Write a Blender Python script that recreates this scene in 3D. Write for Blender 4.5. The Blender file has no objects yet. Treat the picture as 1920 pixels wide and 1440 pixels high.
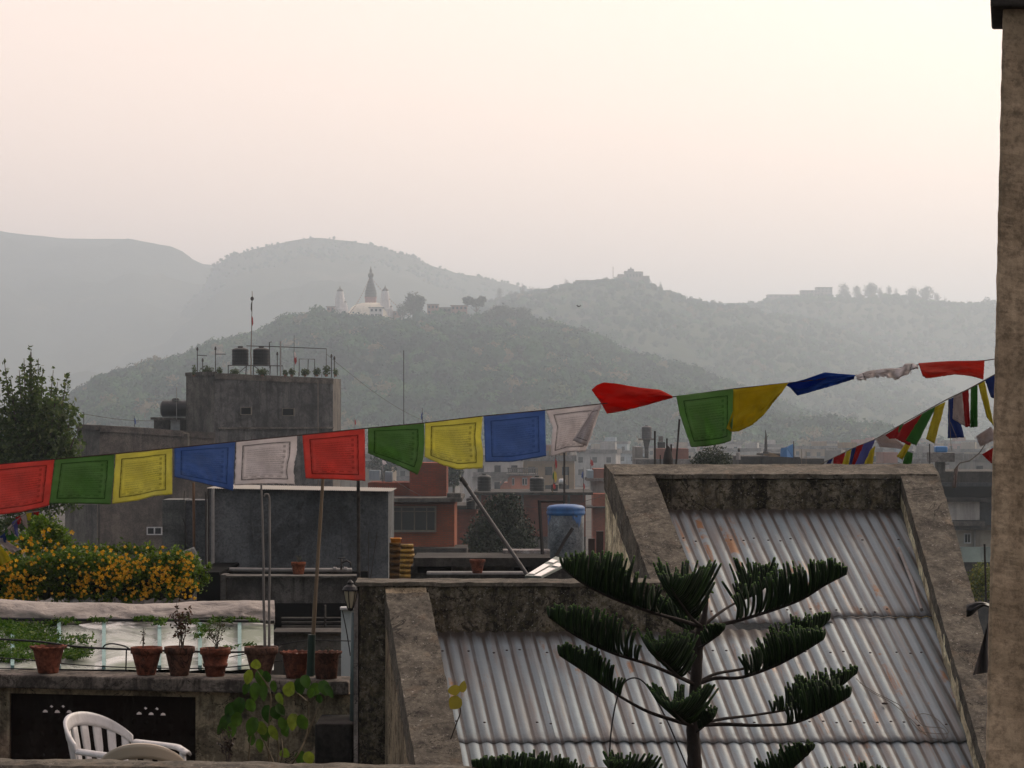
import bpy, bmesh, math, random
import numpy as np
from mathutils import Vector, Matrix, noise as mnoise

# ------------------------------------------------------------------ camera
SC = bpy.context.scene
COL = SC.collection
ZC = 14.0                      # eye height above the valley floor (m)
F = 4800.0                     # focal length in photo pixels (1920 wide)
PITCH = 80.0 / F
cam_d = bpy.data.cameras.new('camera')
cam = bpy.data.objects.new('camera', cam_d)
COL.objects.link(cam)
cam.location = (0, 0, ZC)
cam.rotation_euler = (math.pi / 2 + PITCH, 0, 0)
cam_d.sensor_width = 36.0
cam_d.lens = 36.0 * F / 1920.0
cam_d.clip_start = 0.1
cam_d.clip_end = 40000
SC.camera = cam

# ------------------------------------------------------------------ world, sun
SUN_EL, SUN_AZ = math.radians(38), math.radians(40)   # high, ahead and to the right
W = bpy.data.worlds.new("World")
SC.world = W
W.use_nodes = True
wn, wl = W.node_tree.nodes, W.node_tree.links
wn.clear()
wout = wn.new('ShaderNodeOutputWorld')
sky = wn.new('ShaderNodeTexSky')
sky.sky_type = 'NISHITA'
sky.sun_disc = False
sky.sun_elevation = SUN_EL
sky.sun_rotation = SUN_AZ
sky.air_density = 2.0
sky.dust_density = 6.0
bg1 = wn.new('ShaderNodeBackground')
bg1.inputs[1].default_value = 0.06
wl.new(sky.outputs[0], bg1.inputs[0])
# thin high overcast: a pale warm veil, a little brighter towards the sun
geo = wn.new('ShaderNodeNewGeometry')
dot = wn.new('ShaderNodeVectorMath'); dot.operation = 'DOT_PRODUCT'
wl.new(geo.outputs['Incoming'], dot.inputs[0])
dot.inputs[1].default_value = (-math.sin(SUN_AZ) * math.cos(SUN_EL), -math.cos(SUN_AZ) * math.cos(SUN_EL), -math.sin(SUN_EL))
rmp = wn.new('ShaderNodeMapRange')
rmp.inputs[1].default_value = -0.3; rmp.inputs[2].default_value = 0.60; rmp.interpolation_type = 'SMOOTHSTEP'
wl.new(dot.outputs['Value'], rmp.inputs[0])
veil = wn.new('ShaderNodeMix'); veil.data_type = 'RGBA'
veil.inputs['A'].default_value = (0.235, 0.24, 0.255, 1)
veil.inputs['B'].default_value = (1.38, 1.01, 0.895, 1)
wl.new(rmp.outputs[0], veil.inputs['Factor'])
bg2 = wn.new('ShaderNodeBackground')
sepz = wn.new('ShaderNodeSeparateXYZ'); wl.new(geo.outputs['Incoming'], sepz.inputs[0])
hor = wn.new('ShaderNodeMapRange')      # haze is thickest, so palest, towards the horizon
hor.inputs[1].default_value = -0.30; hor.inputs[2].default_value = 0.0; hor.inputs[3].default_value = 0.62; hor.inputs[4].default_value = 0.97
wl.new(sepz.outputs[2], hor.inputs[0]); wl.new(hor.outputs[0], bg2.inputs[1])
wl.new(veil.outputs['Result'], bg2.inputs[0])
addb = wn.new('ShaderNodeAddShader')
wl.new(bg1.outputs[0], addb.inputs[0]); wl.new(bg2.outputs[0], addb.inputs[1])
wl.new(addb.outputs[0], wout.inputs[0])

sun_d = bpy.data.lights.new('sun', 'SUN')
sun_d.energy = 1.1
sun_d.angle = math.radians(12)
sun_d.color = (1.0, 0.93, 0.82)
sun = bpy.data.objects.new('sun', sun_d)
COL.objects.link(sun)
sv = Vector((math.sin(SUN_AZ) * math.cos(SUN_EL), math.cos(SUN_AZ) * math.cos(SUN_EL), math.sin(SUN_EL)))
sun.rotation_euler = sv.to_track_quat('Z', 'Y').to_euler()

SC.view_settings.view_transform = 'Standard'
SC.view_settings.look = 'None'
SC.view_settings.exposure = 0.08
SC.view_settings.gamma = 1.0
SC.view_settings.use_curve_mapping = False
SC.render.engine = 'CYCLES'
SC.cycles.use_denoising = True
SC.cycles.max_bounces = 8
SC.cycles.diffuse_bounces = 3
SC.cycles.glossy_bounces = 3
SC.cycles.transmission_bounces = 4
SC.cycles.volume_bounces = 4
SC.cycles.transparent_max_bounces = 8
SC.cycles.sample_clamp_indirect = 4.0
SC.cycles.use_adaptive_sampling = True
SC.cycles.adaptive_threshold = 0.02

# ------------------------------------------------------------------ helpers
R = random.Random(7)
_c, _s = math.cos(PITCH), math.sin(PITCH)
def P(px, py, d):
    """world point seen at photo pixel (px, py) at forward distance d (m)"""
    u, v = (px - 960) / F, (720 - py) / F
    t = d / (_c - _s * v)
    return Vector((t * u, d, ZC + t * (_s + _c * v)))
def Zat(py, d):
    return P(960, py, d).z
def Xat(px, d):
    return P(px, 720, d).x
def m_px(n, d):
    """n photo pixels at distance d, in metres"""
    return n * d / F

class MB:
    def __init__(s):
        s.v, s.f, s.uv = [], [], None
    def add(s, vs, fs):
        b = len(s.v)
        s.v += [tuple(p) for p in vs]
        s.f += [tuple(i + b for i in f) for f in fs]
    def quad(s, a, b, c, d):
        s.add([a, b, c, d], [(0, 1, 2, 3)])
    def box(s, x0, x1, y0, y1, z0, z1):
        s.hexa([(x0, y0, z0), (x1, y0, z0), (x1, y1, z0), (x0, y1, z0)],
               [(x0, y0, z1), (x1, y0, z1), (x1, y1, z1), (x0, y1, z1)])
    def hexa(s, b, t):
        """b, t: four points each, counter-clockwise from above"""
        s.add(list(b) + list(t), [(3, 2, 1, 0), (4, 5, 6, 7), (0, 1, 5, 4), (1, 2, 6, 5), (2, 3, 7, 6), (3, 0, 4, 7)])
    def prism(s, pts, off):
        """polygon pts extruded by vector off"""
        n = len(pts); off = Vector(off)
        a = [Vector(p) for p in pts]; b = [p + off for p in a]
        s.add(a + b, [tuple(range(n))[::-1], tuple(range(n, 2 * n))] + [(i, (i + 1) % n, n + (i + 1) % n, n + i) for i in range(n)])
    def obox(s, c, ax, ay, az):
        """box centred at c with half axes ax, ay, az"""
        c, ax, ay, az = Vector(c), Vector(ax), Vector(ay), Vector(az)
        s.hexa([c - ax - ay - az, c + ax - ay - az, c + ax + ay - az, c - ax + ay - az],
               [c - ax - ay + az, c + ax - ay + az, c + ax + ay + az, c - ax + ay + az])
    def tube(s, pts, rad, n=8, cap=True):
        pts = [Vector(p) for p in pts]
        if not isinstance(rad, (list, tuple)): rad = [rad] * len(pts)
        up = None; b = len(s.v)
        for i, p in enumerate(pts):
            d = (pts[min(i + 1, len(pts) - 1)] - pts[max(i - 1, 0)])
            if d.length < 1e-9: d = Vector((0, 0, 1))
            d.normalize()
            if up is None:
                up = Vector((0, 0, 1)) if abs(d.z) < 0.9 else Vector((1, 0, 0))
            a = d.cross(up)
            if a.length < 1e-6: a = d.cross(Vector((0, 1, 0)))
            a.normalize(); c = a.cross(d).normalized(); up = c
            for k in range(n):
                t = 2 * math.pi * k / n
                s.v.append(tuple(p + (a * math.cos(t) + c * math.sin(t)) * rad[i]))
        for i in range(len(pts) - 1):
            for k in range(n):
                k2 = (k + 1) % n
                s.f.append((b + i * n + k, b + (i + 1) * n + k, b + (i + 1) * n + k2, b + i * n + k2))
        if cap:
            s.f.append(tuple(b + k for k in range(n)))
            s.f.append(tuple(b + (len(pts) - 1) * n + k for k in range(n))[::-1])
    def lathe(s, prof, c, n=24, ax=1.0, ay=1.0):
        """prof: list of (radius, z); closed at both ends if radius 0"""
        c = Vector(c); b = len(s.v)
        for r, z in prof:
            for k in range(n):
                t = 2 * math.pi * k / n
                s.v.append((c.x + r * math.cos(t) * ax, c.y + r * math.sin(t) * ay, c.z + z))
        for i in range(len(prof) - 1):
            for k in range(n):
                k2 = (k + 1) % n
                s.f.append((b + i * n + k, b + i * n + k2, b + (i + 1) * n + k2, b + (i + 1) * n + k))
    def blob(s, c, r, n=8, sc=(1, 1, 1)):
        prof = [(r * math.sin(math.pi * i / n), -r * math.cos(math.pi * i / n)) for i in range(n + 1)]
        c = Vector(c); b = len(s.v)
        s.lathe([(q, z * sc[2]) for q, z in prof], c, 2 * n, sc[0], sc[1])
    def build(s, name, mat, parent=None, smooth=False, bevel=0.0, origin=None):
        me = bpy.data.meshes.new(name)
        if origin is not None:
            o_ = Vector(origin); vs = [(x - o_.x, y - o_.y, z - o_.z) for x, y, z in s.v]
        else:
            vs = s.v
        me.from_pydata(vs, [], s.f)
        if smooth:
            me.polygons.foreach_set('use_smooth', [True] * len(me.polygons))
        me.materials.append(mat)
        me.update()
        o = bpy.data.objects.new(name, me)
        COL.objects.link(o)
        if origin is not None: o.location = origin
        if parent is not None:
            o.parent = parent
            o.matrix_parent_inverse = Matrix.Translation(-Vector(parent.location)) if origin is None and parent.type == 'EMPTY' else Matrix()
            if origin is not None: o.location = Vector(origin) - Vector(parent.location)
            elif parent.type != 'EMPTY':
                o.matrix_parent_inverse = Matrix.Translation(-Vector(parent.location))
        if bevel:
            md = o.modifiers.new('bevel', 'BEVEL'); md.width = bevel; md.segments = 2; md.limit_method = 'ANGLE'
            md.angle_limit = math.radians(50)
        return o

def npmesh(name, V, Fc, mat, parent=None, smooth=False, attr=None):
    """numpy mesh: V (n,3) float, Fc (m,k) int, k = 3 or 4; attr: per-face float attribute 'tint'"""
    V = np.asarray(V, dtype=np.float32); Fc = np.asarray(Fc, dtype=np.int32)
    me = bpy.data.meshes.new(name)
    me.vertices.add(len(V)); me.vertices.foreach_set('co', V.ravel())
    k = Fc.shape[1]
    me.loops.add(Fc.size); me.loops.foreach_set('vertex_index', Fc.ravel())
    me.polygons.add(len(Fc)); me.polygons.foreach_set('loop_start', np.arange(0, Fc.size, k, dtype=np.int32))
    me.polygons.foreach_set('use_smooth', np.full(len(Fc), smooth))
    if attr is not None:
        a = me.attributes.new('tint', 'FLOAT', 'FACE'); a.data.foreach_set('value', np.asarray(attr, dtype=np.float32))
    me.update(calc_edges=True)
    me.materials.append(mat)
    o = bpy.data.objects.new(name, me)
    COL.objects.link(o)
    if parent is not None:
        o.parent = parent
        o.matrix_parent_inverse = Matrix.Translation(-Vector(parent.location))
    return o

def tag(o, label=None, cat=None, group=None, kind=None):
    if label: o['label'] = label
    if cat: o['category'] = cat
    if group: o['group'] = group
    if kind: o['kind'] = kind
    return o
def thing(name, loc, label, cat, group=None, rz=0.0):
    o = bpy.data.objects.new(name, None); COL.objects.link(o)
    o.location = loc; o.rotation_euler = (0, 0, rz)
    o.empty_display_size = 0.2
    return tag(o, label, cat, group)
def copy_tree(o, parent=None):
    kids = [c for c in bpy.data.objects if c.parent == o]
    c = o.copy(); COL.objects.link(c)
    if parent is not None: c.parent = parent
    for ch in kids: copy_tree(ch, c)
    return c

# ------------------------------------------------------------------ materials
def nmat(name):
    m = bpy.data.materials.new(name); m.use_nodes = True
    n, l = m.node_tree.nodes, m.node_tree.links
    b = n['Principled BSDF']
    return m, n, l, b
def coords(n, l, kind='Object', scale=(1, 1, 1), rot=(0, 0, 0)):
    tc = n.new('ShaderNodeTexCoord'); mp = n.new('ShaderNodeMapping')
    mp.inputs['Scale'].default_value = scale; mp.inputs['Rotation'].default_value = rot
    l.new(tc.outputs[kind], mp.inputs['Vector'])
    return mp.outputs[0]
def noise(n, l, vec, scale, detail=4, rough=0.6, dist=0.0):
    t = n.new('ShaderNodeTexNoise'); t.inputs['Scale'].default_value = scale
    t.inputs['Detail'].default_value = detail; t.inputs['Roughness'].default_value = rough; t.inputs['Distortion'].default_value = dist
    l.new(vec, t.inputs['Vector'])
    return t.outputs['Fac']
def ramp(n, l, fac, stops):
    r = n.new('ShaderNodeValToRGB'); e = r.color_ramp.elements
    e[0].position, e[1].position = stops[0][0], stops[-1][0]
    for p, c in stops[1:-1]: e.new(p)
    es = sorted(e, key=lambda q: q.position)
    for q, (p, c) in zip(es, stops):
        q.color = (c[0], c[1], c[2], 1) if hasattr(c, '__len__') else (c, c, c, 1)
    l.new(fac, r.inputs[0])
    return r.outputs[0]
def mixc(n, l, fac, a, b, mode='MIX'):
    m = n.new('ShaderNodeMix'); m.data_type = 'RGBA'; m.blend_type = mode
    for key, v in (('Factor', fac), ('A', a), ('B', b)):
        if isinstance(v, (int, float)): m.inputs[key].default_value = v if key == 'Factor' else (v, v, v, 1)
        elif hasattr(v, '__len__'): m.inputs[key].default_value = (v[0], v[1], v[2], 1)
        else: l.new(v, m.inputs[key])
    return m.outputs['Result']
def math_(n, l, op, a, b=None):
    m = n.new('ShaderNodeMath'); m.operation = op
    for i, v in enumerate((a, b)):
        if v is None: continue
        if isinstance(v, (int, float)): m.inputs[i].default_value = v
        else: l.new(v, m.inputs[i])
    return m.outputs[0]
def bump(n, l, b, h, strength=0.3, dist=0.02):
    bp = n.new('ShaderNodeBump'); bp.inputs['Strength'].default_value = strength; bp.inputs['Distance'].default_value = dist
    l.new(h, bp.inputs['Height']); l.new(bp.outputs[0], b.inputs['Normal'])

def concrete(name, base, stain, s=1.0, streak=0.6, moss=None, patch=None, rough=0.9, light=None, con=1.0):
    """weathered concrete or plaster: mottled colour, dark vertical run-off streaks, fine grain. s: feature scale (per metre)"""
    m, n, l, b = nmat(name)
    v = coords(n, l); base = [x * 0.70 for x in base]; stain = [x * 0.55 for x in stain]
    c = ramp(n, l, noise(n, l, v, 1.3 * s, 8, 0.72, 0.4), [(0.38, [x * (1 - 0.55 * con) for x in base]), (0.5, base), (0.62, [min(1, x * (1 + 0.4 * con)) for x in base])])
    s2 = min(s, 1.5); vs = coords(n, l, scale=(3.2 * s2, 3.2 * s2, 0.35 * s2))
    st = ramp(n, l, noise(n, l, vs, 1.6, 6, 0.7, 0.2), [(0.49, 0.0), (0.62, streak)])
    c = mixc(n, l, st, c, stain)
    bl = ramp(n, l, noise(n, l, v, 3.1 * s, 8, 0.72, 0.6), [(0.50, 0.0), (0.57, streak * 0.9)])
    c = mixc(n, l, bl, c, stain)
    if moss:
        mm = ramp(n, l, noise(n, l, v, 6.0 * s, 8, 0.8), [(0.50, 0.0), (0.56, 0.75)])
        c = mixc(n, l, mm, c, moss)
    if patch:
        pp = ramp(n, l, noise(n, l, coords(n, l, scale=(1, 1, 0.6), rot=(0.3, 0.8, 0.2)), 2.2 * s, 3, 0.5, 0.3), [(0.58, 0.0), (0.70, 0.4)])
        c = mixc(n, l, pp, c, patch)
    if light:
        ll = ramp(n, l, noise(n, l, v, 14 * s, 6, 0.8), [(0.60, 0.0), (0.64, 0.85)])
        c = mixc(n, l, ll, c, light)
    if s >= 1.5:
        ck = math_(n, l, 'LESS_THAN', math_(n, l, 'ABSOLUTE', math_(n, l, 'SUBTRACT', noise(n, l, v, 1.7, 6, 0.62, 0.8), 0.5)), 0.0035)
        c = mixc(n, l, math_(n, l, 'MULTIPLY', ck, 0.75), c, [x * 0.3 for x in stain])
    g = noise(n, l, v, min(40 * s, 42), 6, 0.75)
    c = mixc(n, l, 0.6, c, ramp(n, l, g, [(0.38, 0.25), (0.56, 1.0)]), 'MULTIPLY')
    l.new(c, b.inputs['Base Color']); b.inputs['Roughness'].default_value = rough
    b.inputs['Specular IOR Level'].default_value = 0.2
    bump(n, l, b, math_(n, l, 'ADD', g, noise(n, l, v, 7 * s, 6, 0.7)), 0.28, 0.012 / s)
    return m
def paint(name, col, rough=0.6, var=0.25, s=4.0, metal=0.0, dirt=(0.06, 0.05, 0.045), dirt_amt=0.4, spec=0.4):
    m, n, l, b = nmat(name)
    v = coords(n, l)
    c = ramp(n, l, noise(n, l, v, s, 6, 0.65), [(0.3, [x * (1 - var) for x in col]), (0.7, [min(1, x * (1 + var)) for x in col])])
    d = ramp(n, l, noise(n, l, coords(n, l, scale=(1, 1, 0.35)), s * 2.3, 7, 0.7, 0.3), [(0.5, 0.0), (0.72, dirt_amt)])
    c = mixc(n, l, d, c, dirt)
    l.new(c, b.inputs['Base Color']); b.inputs['Roughness'].default_value = rough; b.inputs['Metallic'].default_value = metal
    b.inputs['Specular IOR Level'].default_value = spec
    bump(n, l, b, noise(n, l, v, s * 6, 5, 0.6), 0.25, 0.01)
    return m
def brickmat(name, c1, c2, mortar, s=1.0, stain=0.5):
    m, n, l, b = nmat(name)
    tc = n.new('ShaderNodeTexCoord')
    sep = n.new('ShaderNodeSeparateXYZ'); l.new(tc.outputs['Object'], sep.inputs[0])
    cmb = n.new('ShaderNodeCombineXYZ')
    l.new(math_(n, l, 'ADD', sep.outputs[0], sep.outputs[1]), cmb.inputs[0]); l.new(sep.outputs[2], cmb.inputs[1])
    br = n.new('ShaderNodeTexBrick'); l.new(cmb.outputs[0], br.inputs['Vector'])
    br.inputs['Scale'].default_value = s
    br.inputs['Brick Width'].default_value = 0.24; br.inputs['Row Height'].default_value = 0.075; br.inputs['Mortar Size'].default_value = 0.009
    br.inputs['Color1'].default_value = (*c1, 1); br.inputs['Color2'].default_value = (*c2, 1); br.inputs['Mortar'].default_value = (*mortar, 1)
    v = tc.outputs['Object']
    d = ramp(n, l, noise(n, l, v, 0.45, 7, 0.7, 0.5), [(0.42, 0.0), (0.7, stain)])
    c = mixc(n, l, d, br.outputs['Color'], (0.05, 0.038, 0.032))
    e = ramp(n, l, noise(n, l, v, 1.1, 6, 0.7), [(0.6, 0.0), (0.75, 0.45)])
    c = mixc(n, l, e, c, mortar)
    l.new(c, b.inputs['Base Color']); b.inputs['Roughness'].default_value = 0.92
    b.inputs['Specular IOR Level'].default_value = 0.15
    return m
def leafmat(name, c1, c2, c3=None, trans=0.3, rough=0.6, scale=1.0, per_object=False):
    """leaves: colour varies by clump (noise) and by leaf (random per island)"""
    m, n, l, b = nmat(name)
    g = n.new('ShaderNodeNewGeometry')
    v = coords(n, l)
    rnd = n.new('ShaderNodeObjectInfo').outputs['Random'] if per_object else g.outputs['Random Per Island']
    c = ramp(n, l, rnd, [(0.0, c1), (0.75, c2), (1.0, c3 or c2)])
    d = ramp(n, l, noise(n, l, v, scale, 3, 0.6), [(0.35, 0.55), (0.65, 1.0)])
    c = mixc(n, l, 1.0, c, d, 'MULTIPLY')
    l.new(c, b.inputs['Base Color']); b.inputs['Roughness'].default_value = rough; b.inputs['Specular IOR Level'].default_value = 0.25
    if trans:
        tr = n.new('ShaderNodeBsdfTranslucent'); l.new(c, tr.inputs[0])
        mx = n.new('ShaderNodeMixShader'); mx.inputs[0].default_value = trans
        l.new(b.outputs[0], mx.inputs[1]); l.new(tr.outputs[0], mx.inputs[2])
        l.new(mx.outputs[0], n['Material Output'].inputs[0])
    return m
def plain(name, col, rough=0.7, metal=0.0, spec=0.3):
    m, n, l, b = nmat(name)
    b.inputs['Base Color'].default_value = (*col, 1); b.inputs['Roughness'].default_value = rough
    b.inputs['Metallic'].default_value = metal; b.inputs['Specular IOR Level'].default_value = spec
    return m
def glassmat(name, col=(0.02, 0.025, 0.03)):
    return plain(name, col, 0.12, 0.0, 0.6)

# ------------------------------------------------------------------ ground and hills
def lerp_poly(pts, x):
    if x <= pts[0][0]: return pts[0][1]
    for (a, b), (c, d) in zip(pts, pts[1:]):
        if x <= c:
            t = (x - a) / (c - a); t = t * t * (3 - 2 * t) * 0.5 + t * 0.5
            return b + (d - b) * t
    return pts[-1][1]
def hmat(name, cols, scale):
    m, n, l, b = nmat(name)
    v = coords(n, l)
    f = noise(n, l, v, scale, 8, 0.72, 0.3)
    c = ramp(n, l, f, cols)
    l.new(c, b.inputs['Base Color']); b.inputs['Roughness'].default_value = 1.0; b.inputs['Specular IOR Level'].default_value = 0.0
    bump(n, l, b, noise(n, l, v, scale * 4, 8, 0.75), 1.0, 6.0)
    return m
M_ground = concrete('ground_earth', (0.10, 0.085, 0.07), (0.04, 0.035, 0.03), 0.05)
g = MB()
g.box(-9000, 9000, -300, 7600, -2.0, 0.0)
tag(g.build('ground', M_ground), kind='structure')

class Hill:
    def __init__(s, name, sky, d, front, back, wob, x0, x1, nx, ny, mat, power=1.25, lift=0.0, base=-1.0):
        s.sky, s.d, s.front, s.back, s.wob, s.power, s.lift, s.base = sky, d, front, back, wob, power, lift, base
        Vs = []; s.x0, s.x1 = x0, x1
        for j in range(ny + 1):
            t = -1 + 2.0 * j / ny
            for i in range(nx + 1):
                px = x0 + (x1 - x0) * i / nx
                Vs.append(s.at(px, t))
        Fc = [(j * (nx + 1) + i, j * (nx + 1) + i + 1, (j + 1) * (nx + 1) + i + 1, (j + 1) * (nx + 1) + i) for j in range(ny) for i in range(nx)]
        s.obj = tag(npmesh(name, Vs, Fc, mat, smooth=True), kind='structure')
    def at(s, px, t):
        """t: -1 front foot, 0 crest, 1 back foot"""
        X = Xat(px, s.d)
        h = Zat(lerp_poly(s.sky, px) + s.lift, s.d)
        Y = s.d + (t * s.front if t < 0 else t * s.back)
        k = 1 - abs(t) ** s.power if t < 0 else math.cos(t * math.pi / 2)
        nz = mnoise.fractal(Vector((X / 260.0, Y / 260.0, 3.3 + s.d)), 0.9, 2.1, 6)
        z = s.base + (h - s.base) * k + nz * s.wob * min(1, abs(t) * 5) * min(1.0, (1 - abs(t)) * 4)
        z += mnoise.fractal(Vector((X / 60.0, Y / 60.0, 1.3)), 0.9, 2.1, 4) * s.wob * 0.06
        return (X * (Y / s.d if t < 0 else 1.0), Y, z)

FOREST_COLS = [(0.32, (0.035, 0.050, 0.025)), (0.5, (0.060, 0.080, 0.038)), (0.62, (0.085, 0.095, 0.05)), (0.72, (0.13, 0.11, 0.075))]
M_hillgreen = hmat('hill_scrub', FOREST_COLS, 0.02)
M_hillfar = hmat('far_hill_scrub', [(0.35, (0.05, 0.06, 0.035)), (0.6, (0.09, 0.095, 0.06)), (0.72, (0.16, 0.14, 0.10))], 0.006)
SK1 = [(-400, 860), (-100, 850), (60, 800), (130, 775), (165, 748), (200, 722), (250, 708), (300, 696), (350, 682), (400, 662), (480, 645), (540, 612), (600, 600), (650, 600), (740, 600), (800, 600), (900, 605), (1000, 614), (1060, 625), (1130, 650), (1170, 674), (1230, 690), (1300, 706), (1360, 732), (1430, 760), (1500, 783), (1560, 795), (1640, 818), (1700, 850), (1800, 862), (2400, 864)]
SK2 = [(400, 800), (700, 640), (800, 600), (880, 575), (930, 562), (960, 551), (1050, 536), (1100, 531), (1160, 524), (1220, 532), (1250, 545), (1300, 563), (1380, 572), (1450, 585), (1520, 595), (1560, 608), (1620, 633), (1680, 660), (1750, 695), (1800, 722), (1860, 762), (2000, 810), (2500, 845)]
SK3 = [(900, 640), (1200, 600), (1380, 577), (1430, 572), (1440, 566), (1560, 556), (1700, 558), (1760, 568), (1800, 572), (1860, 568), (2000, 560), (2400, 600), (2800, 700)]
SK4 = [(-1000, 760), (0, 740), (300, 640), (375, 560), (400, 512), (418, 494), (440, 477), (500, 464), (590, 447), (640, 450), (700, 460), (760, 477), (820, 500), (870, 514), (950, 532), (1000, 545), (1200, 570), (1400, 583), (1700, 585), (2000, 570), (3000, 560)]
SK5 = [(-1500, 440), (-100, 425), (0, 433), (50, 439), (120, 447), (200, 449), (232, 447), (252, 450), (290, 465), (330, 476), (385, 496), (420, 499), (500, 520), (900, 560), (2000, 580), (3000, 560)]
H5 = Hill('far_hills', SK5, 4700, 1700, 900, 40, -1500, 3000, 220, 60, M_hillfar)
H4 = Hill('far_mountain', SK4, 3950, 1400, 900, 36, -1000, 3000, 220, 60, M_hillfar)
H3 = Hill('right_far_hill', SK3, 3200, 800, 500, 18, 900, 2800, 140, 50, M_hillfar, lift=1)
H2 = Hill('middle_hill', SK2, 2700, 1000, 500, 16, 400, 2500, 180, 70, M_hillgreen, lift=9)
H1 = Hill('temple_hill', SK1, 1600, 620, 350, 7, -400, 2400, 260, 90, M_hillgreen, lift=4)
# ------------------------------------------------------------------ forest (one mass: nobody could count it)
NPR = np.random.default_rng(11)
def ico(sub):
    bm = bmesh.new(); bmesh.ops.create_icosphere(bm, subdivisions=sub, radius=1.0)
    V = np.array([v.co[:] for v in bm.verts], dtype=np.float32); Fc = np.array([[v.index for v in f.verts] for f in bm.faces], dtype=np.int32)
    bm.free(); return V, Fc
def crown_variant(nleaf, leaf, sub=2, seed=0, squash=0.85, core=0.72):
    """a broadleaf crown of unit radius: lumpy core plus leaf clump triangles over overlapping lobes"""
    rg = np.random.default_rng(seed)
    V, Fc = ico(sub)
    k = np.array([core * (1 + 0.42 * mnoise.noise(Vector((float(a) * 1.7 + seed, float(b_) * 1.7, float(c_) * 1.7)))) for a, b_, c_ in V])
    V = V * k[:, None]; V[:, 2] *= squash
    nl = 7
    lc = rg.normal(size=(nl, 3)); lc /= np.linalg.norm(lc, axis=1)[:, None]; lc *= 0.5; lc[:, 2] = np.abs(lc[:, 2]) * squash
    which = rg.integers(0, nl, nleaf)
    d = rg.normal(size=(nleaf, 3)); d /= np.linalg.norm(d, axis=1)[:, None]
    c = lc[which] + d * (0.50 + 0.12 * rg.normal(size=(nleaf, 1))) * np.array([1, 1, 0.85])
    a = rg.normal(size=(nleaf, 3)); a -= d * (a * d).sum(1)[:, None] * 0.6; a /= np.linalg.norm(a, axis=1)[:, None]
    b_ = np.cross(d, a); b_ /= np.linalg.norm(b_, axis=1)[:, None] + 1e-9
    s = leaf * (0.6 + 0.8 * rg.random((nleaf, 1)))
    T = np.stack([c - a * s - b_ * s * 0.5, c + a * s - b_ * s * 0.5, c + b_ * s + d * s * 0.3], axis=1).reshape(-1, 3)
    F2 = np.arange(nleaf * 3, dtype=np.int32).reshape(-1, 3) + len(V)
    return np.vstack([V, T]).astype(np.float32), np.vstack([Fc, F2])
M_leafcore = None
def forest_mat(name, dark, mid, light, dry):
    m, n, l, b = nmat(name)
    at = n.new('ShaderNodeAttribute'); at.attribute_name = 'tint'
    c = ramp(n, l, at.outputs['Fac'], [(0.0, dark), (0.45, mid), (0.8, light), (1.0, dry)])
    g_ = n.new('ShaderNodeNewGeometry')
    c = mixc(n, l, 0.5, c, ramp(n, l, g_.outputs['Random Per Island'], [(0.0, 0.55), (1.0, 1.0)]), 'MULTIPLY')
    l.new(c, b.inputs['Base Color']); b.inputs['Roughness'].default_value = 0.9; b.inputs['Specular IOR Level'].default_value = 0.05
    return m
M_forest = forest_mat('forest_leaves', (0.005, 0.024, 0.012), (0.016, 0.065, 0.024), (0.050, 0.135, 0.035), (0.15, 0.12, 0.05))
def forest(name, spots, variants, label=None):
    """spots: list of (x, y, z, radius, tint)"""
    VV, FF, TT = [], [], []; b = 0
    for (x, y, z, r, tint) in spots:
        V, Fc = variants[R.randrange(len(variants))]
        a = R.uniform(0, 6.28); ca, sa = math.cos(a), math.sin(a)
        sz = R.uniform(0.8, 1.25)
        W_ = np.empty_like(V)
        W_[:, 0] = (V[:, 0] * ca - V[:, 1] * sa) * r + x; W_[:, 1] = (V[:, 0] * sa + V[:, 1] * ca) * r + y
        W_[:, 2] = V[:, 2] * r * sz + z + r * 0.55
        VV.append(W_); FF.append(Fc + b); TT.append(np.full(len(Fc), tint, dtype=np.float32)); b += len(V)
    return tag(npmesh(name, np.vstack(VV), np.vstack(FF), M_forest, attr=np.concatenate(TT)), label, kind='stuff')
VAR1 = [crown_variant(210, 0.15, 2, s) for s in range(8)]
VAR2 = [crown_variant(90, 0.2, 1, 20 + s) for s in range(5)]
def hill_spots(H, n, px0, px1, t0, t1, r0, r1, patch=0.35, skip=None):
    out = []
    for _ in range(n):
        px = R.uniform(px0, px1); t = t0 + (t1 - t0) * R.random()
        x, y, z = H.at(px, t)
        if skip and skip(px, t, z): continue
        f = mnoise.fractal(Vector((x / 90.0, y / 90.0, 7.7)), 0.9, 2.0, 4)
        if f < -patch and R.random() < 0.7: continue
        g2 = mnoise.noise(Vector((x / 35.0, y / 35.0, 1.7)))
        tint = min(0.97, max(0.0, 0.42 + 0.45 * g2 + R.gauss(0, 0.2)))
        if R.random() < 0.03: tint = 1.0
        r = R.uniform(r0, r1) * (1.0 + 0.25 * g2)
        out.append((x, y, z, r, tint))
    return out
sp1 = hill_spots(H1, 6800, -20, 1760, -0.98, 0.02, 2.6, 6.4, skip=lambda px, t, z: t > -0.10 and 585 < px < 765 or t > -0.04 and 765 < px < 900)
forest('hill_forest', sp1, VAR1, 'dense hazy green woodland covering the temple hill')
sp2 = hill_spots(H2, 5200, 700, 2050, -0.9, 0.01, 2.4, 4.6, 0.15)
forest('middle_hill_forest', sp2, VAR2, 'faint scrub and woodland on the middle hill')
sp3 = hill_spots(H3, 2500, 1150, 2050, -0.6, -0.01, 2.5, 5.0, 0.1)
sp4 = hill_spots(H4, 1800, 300, 1500, -0.25, -0.02, 1.8, 3.4, 0.2)
forest('far_forest', sp3 + sp4, VAR2, 'pale woodland along the farthest ridges')
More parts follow.
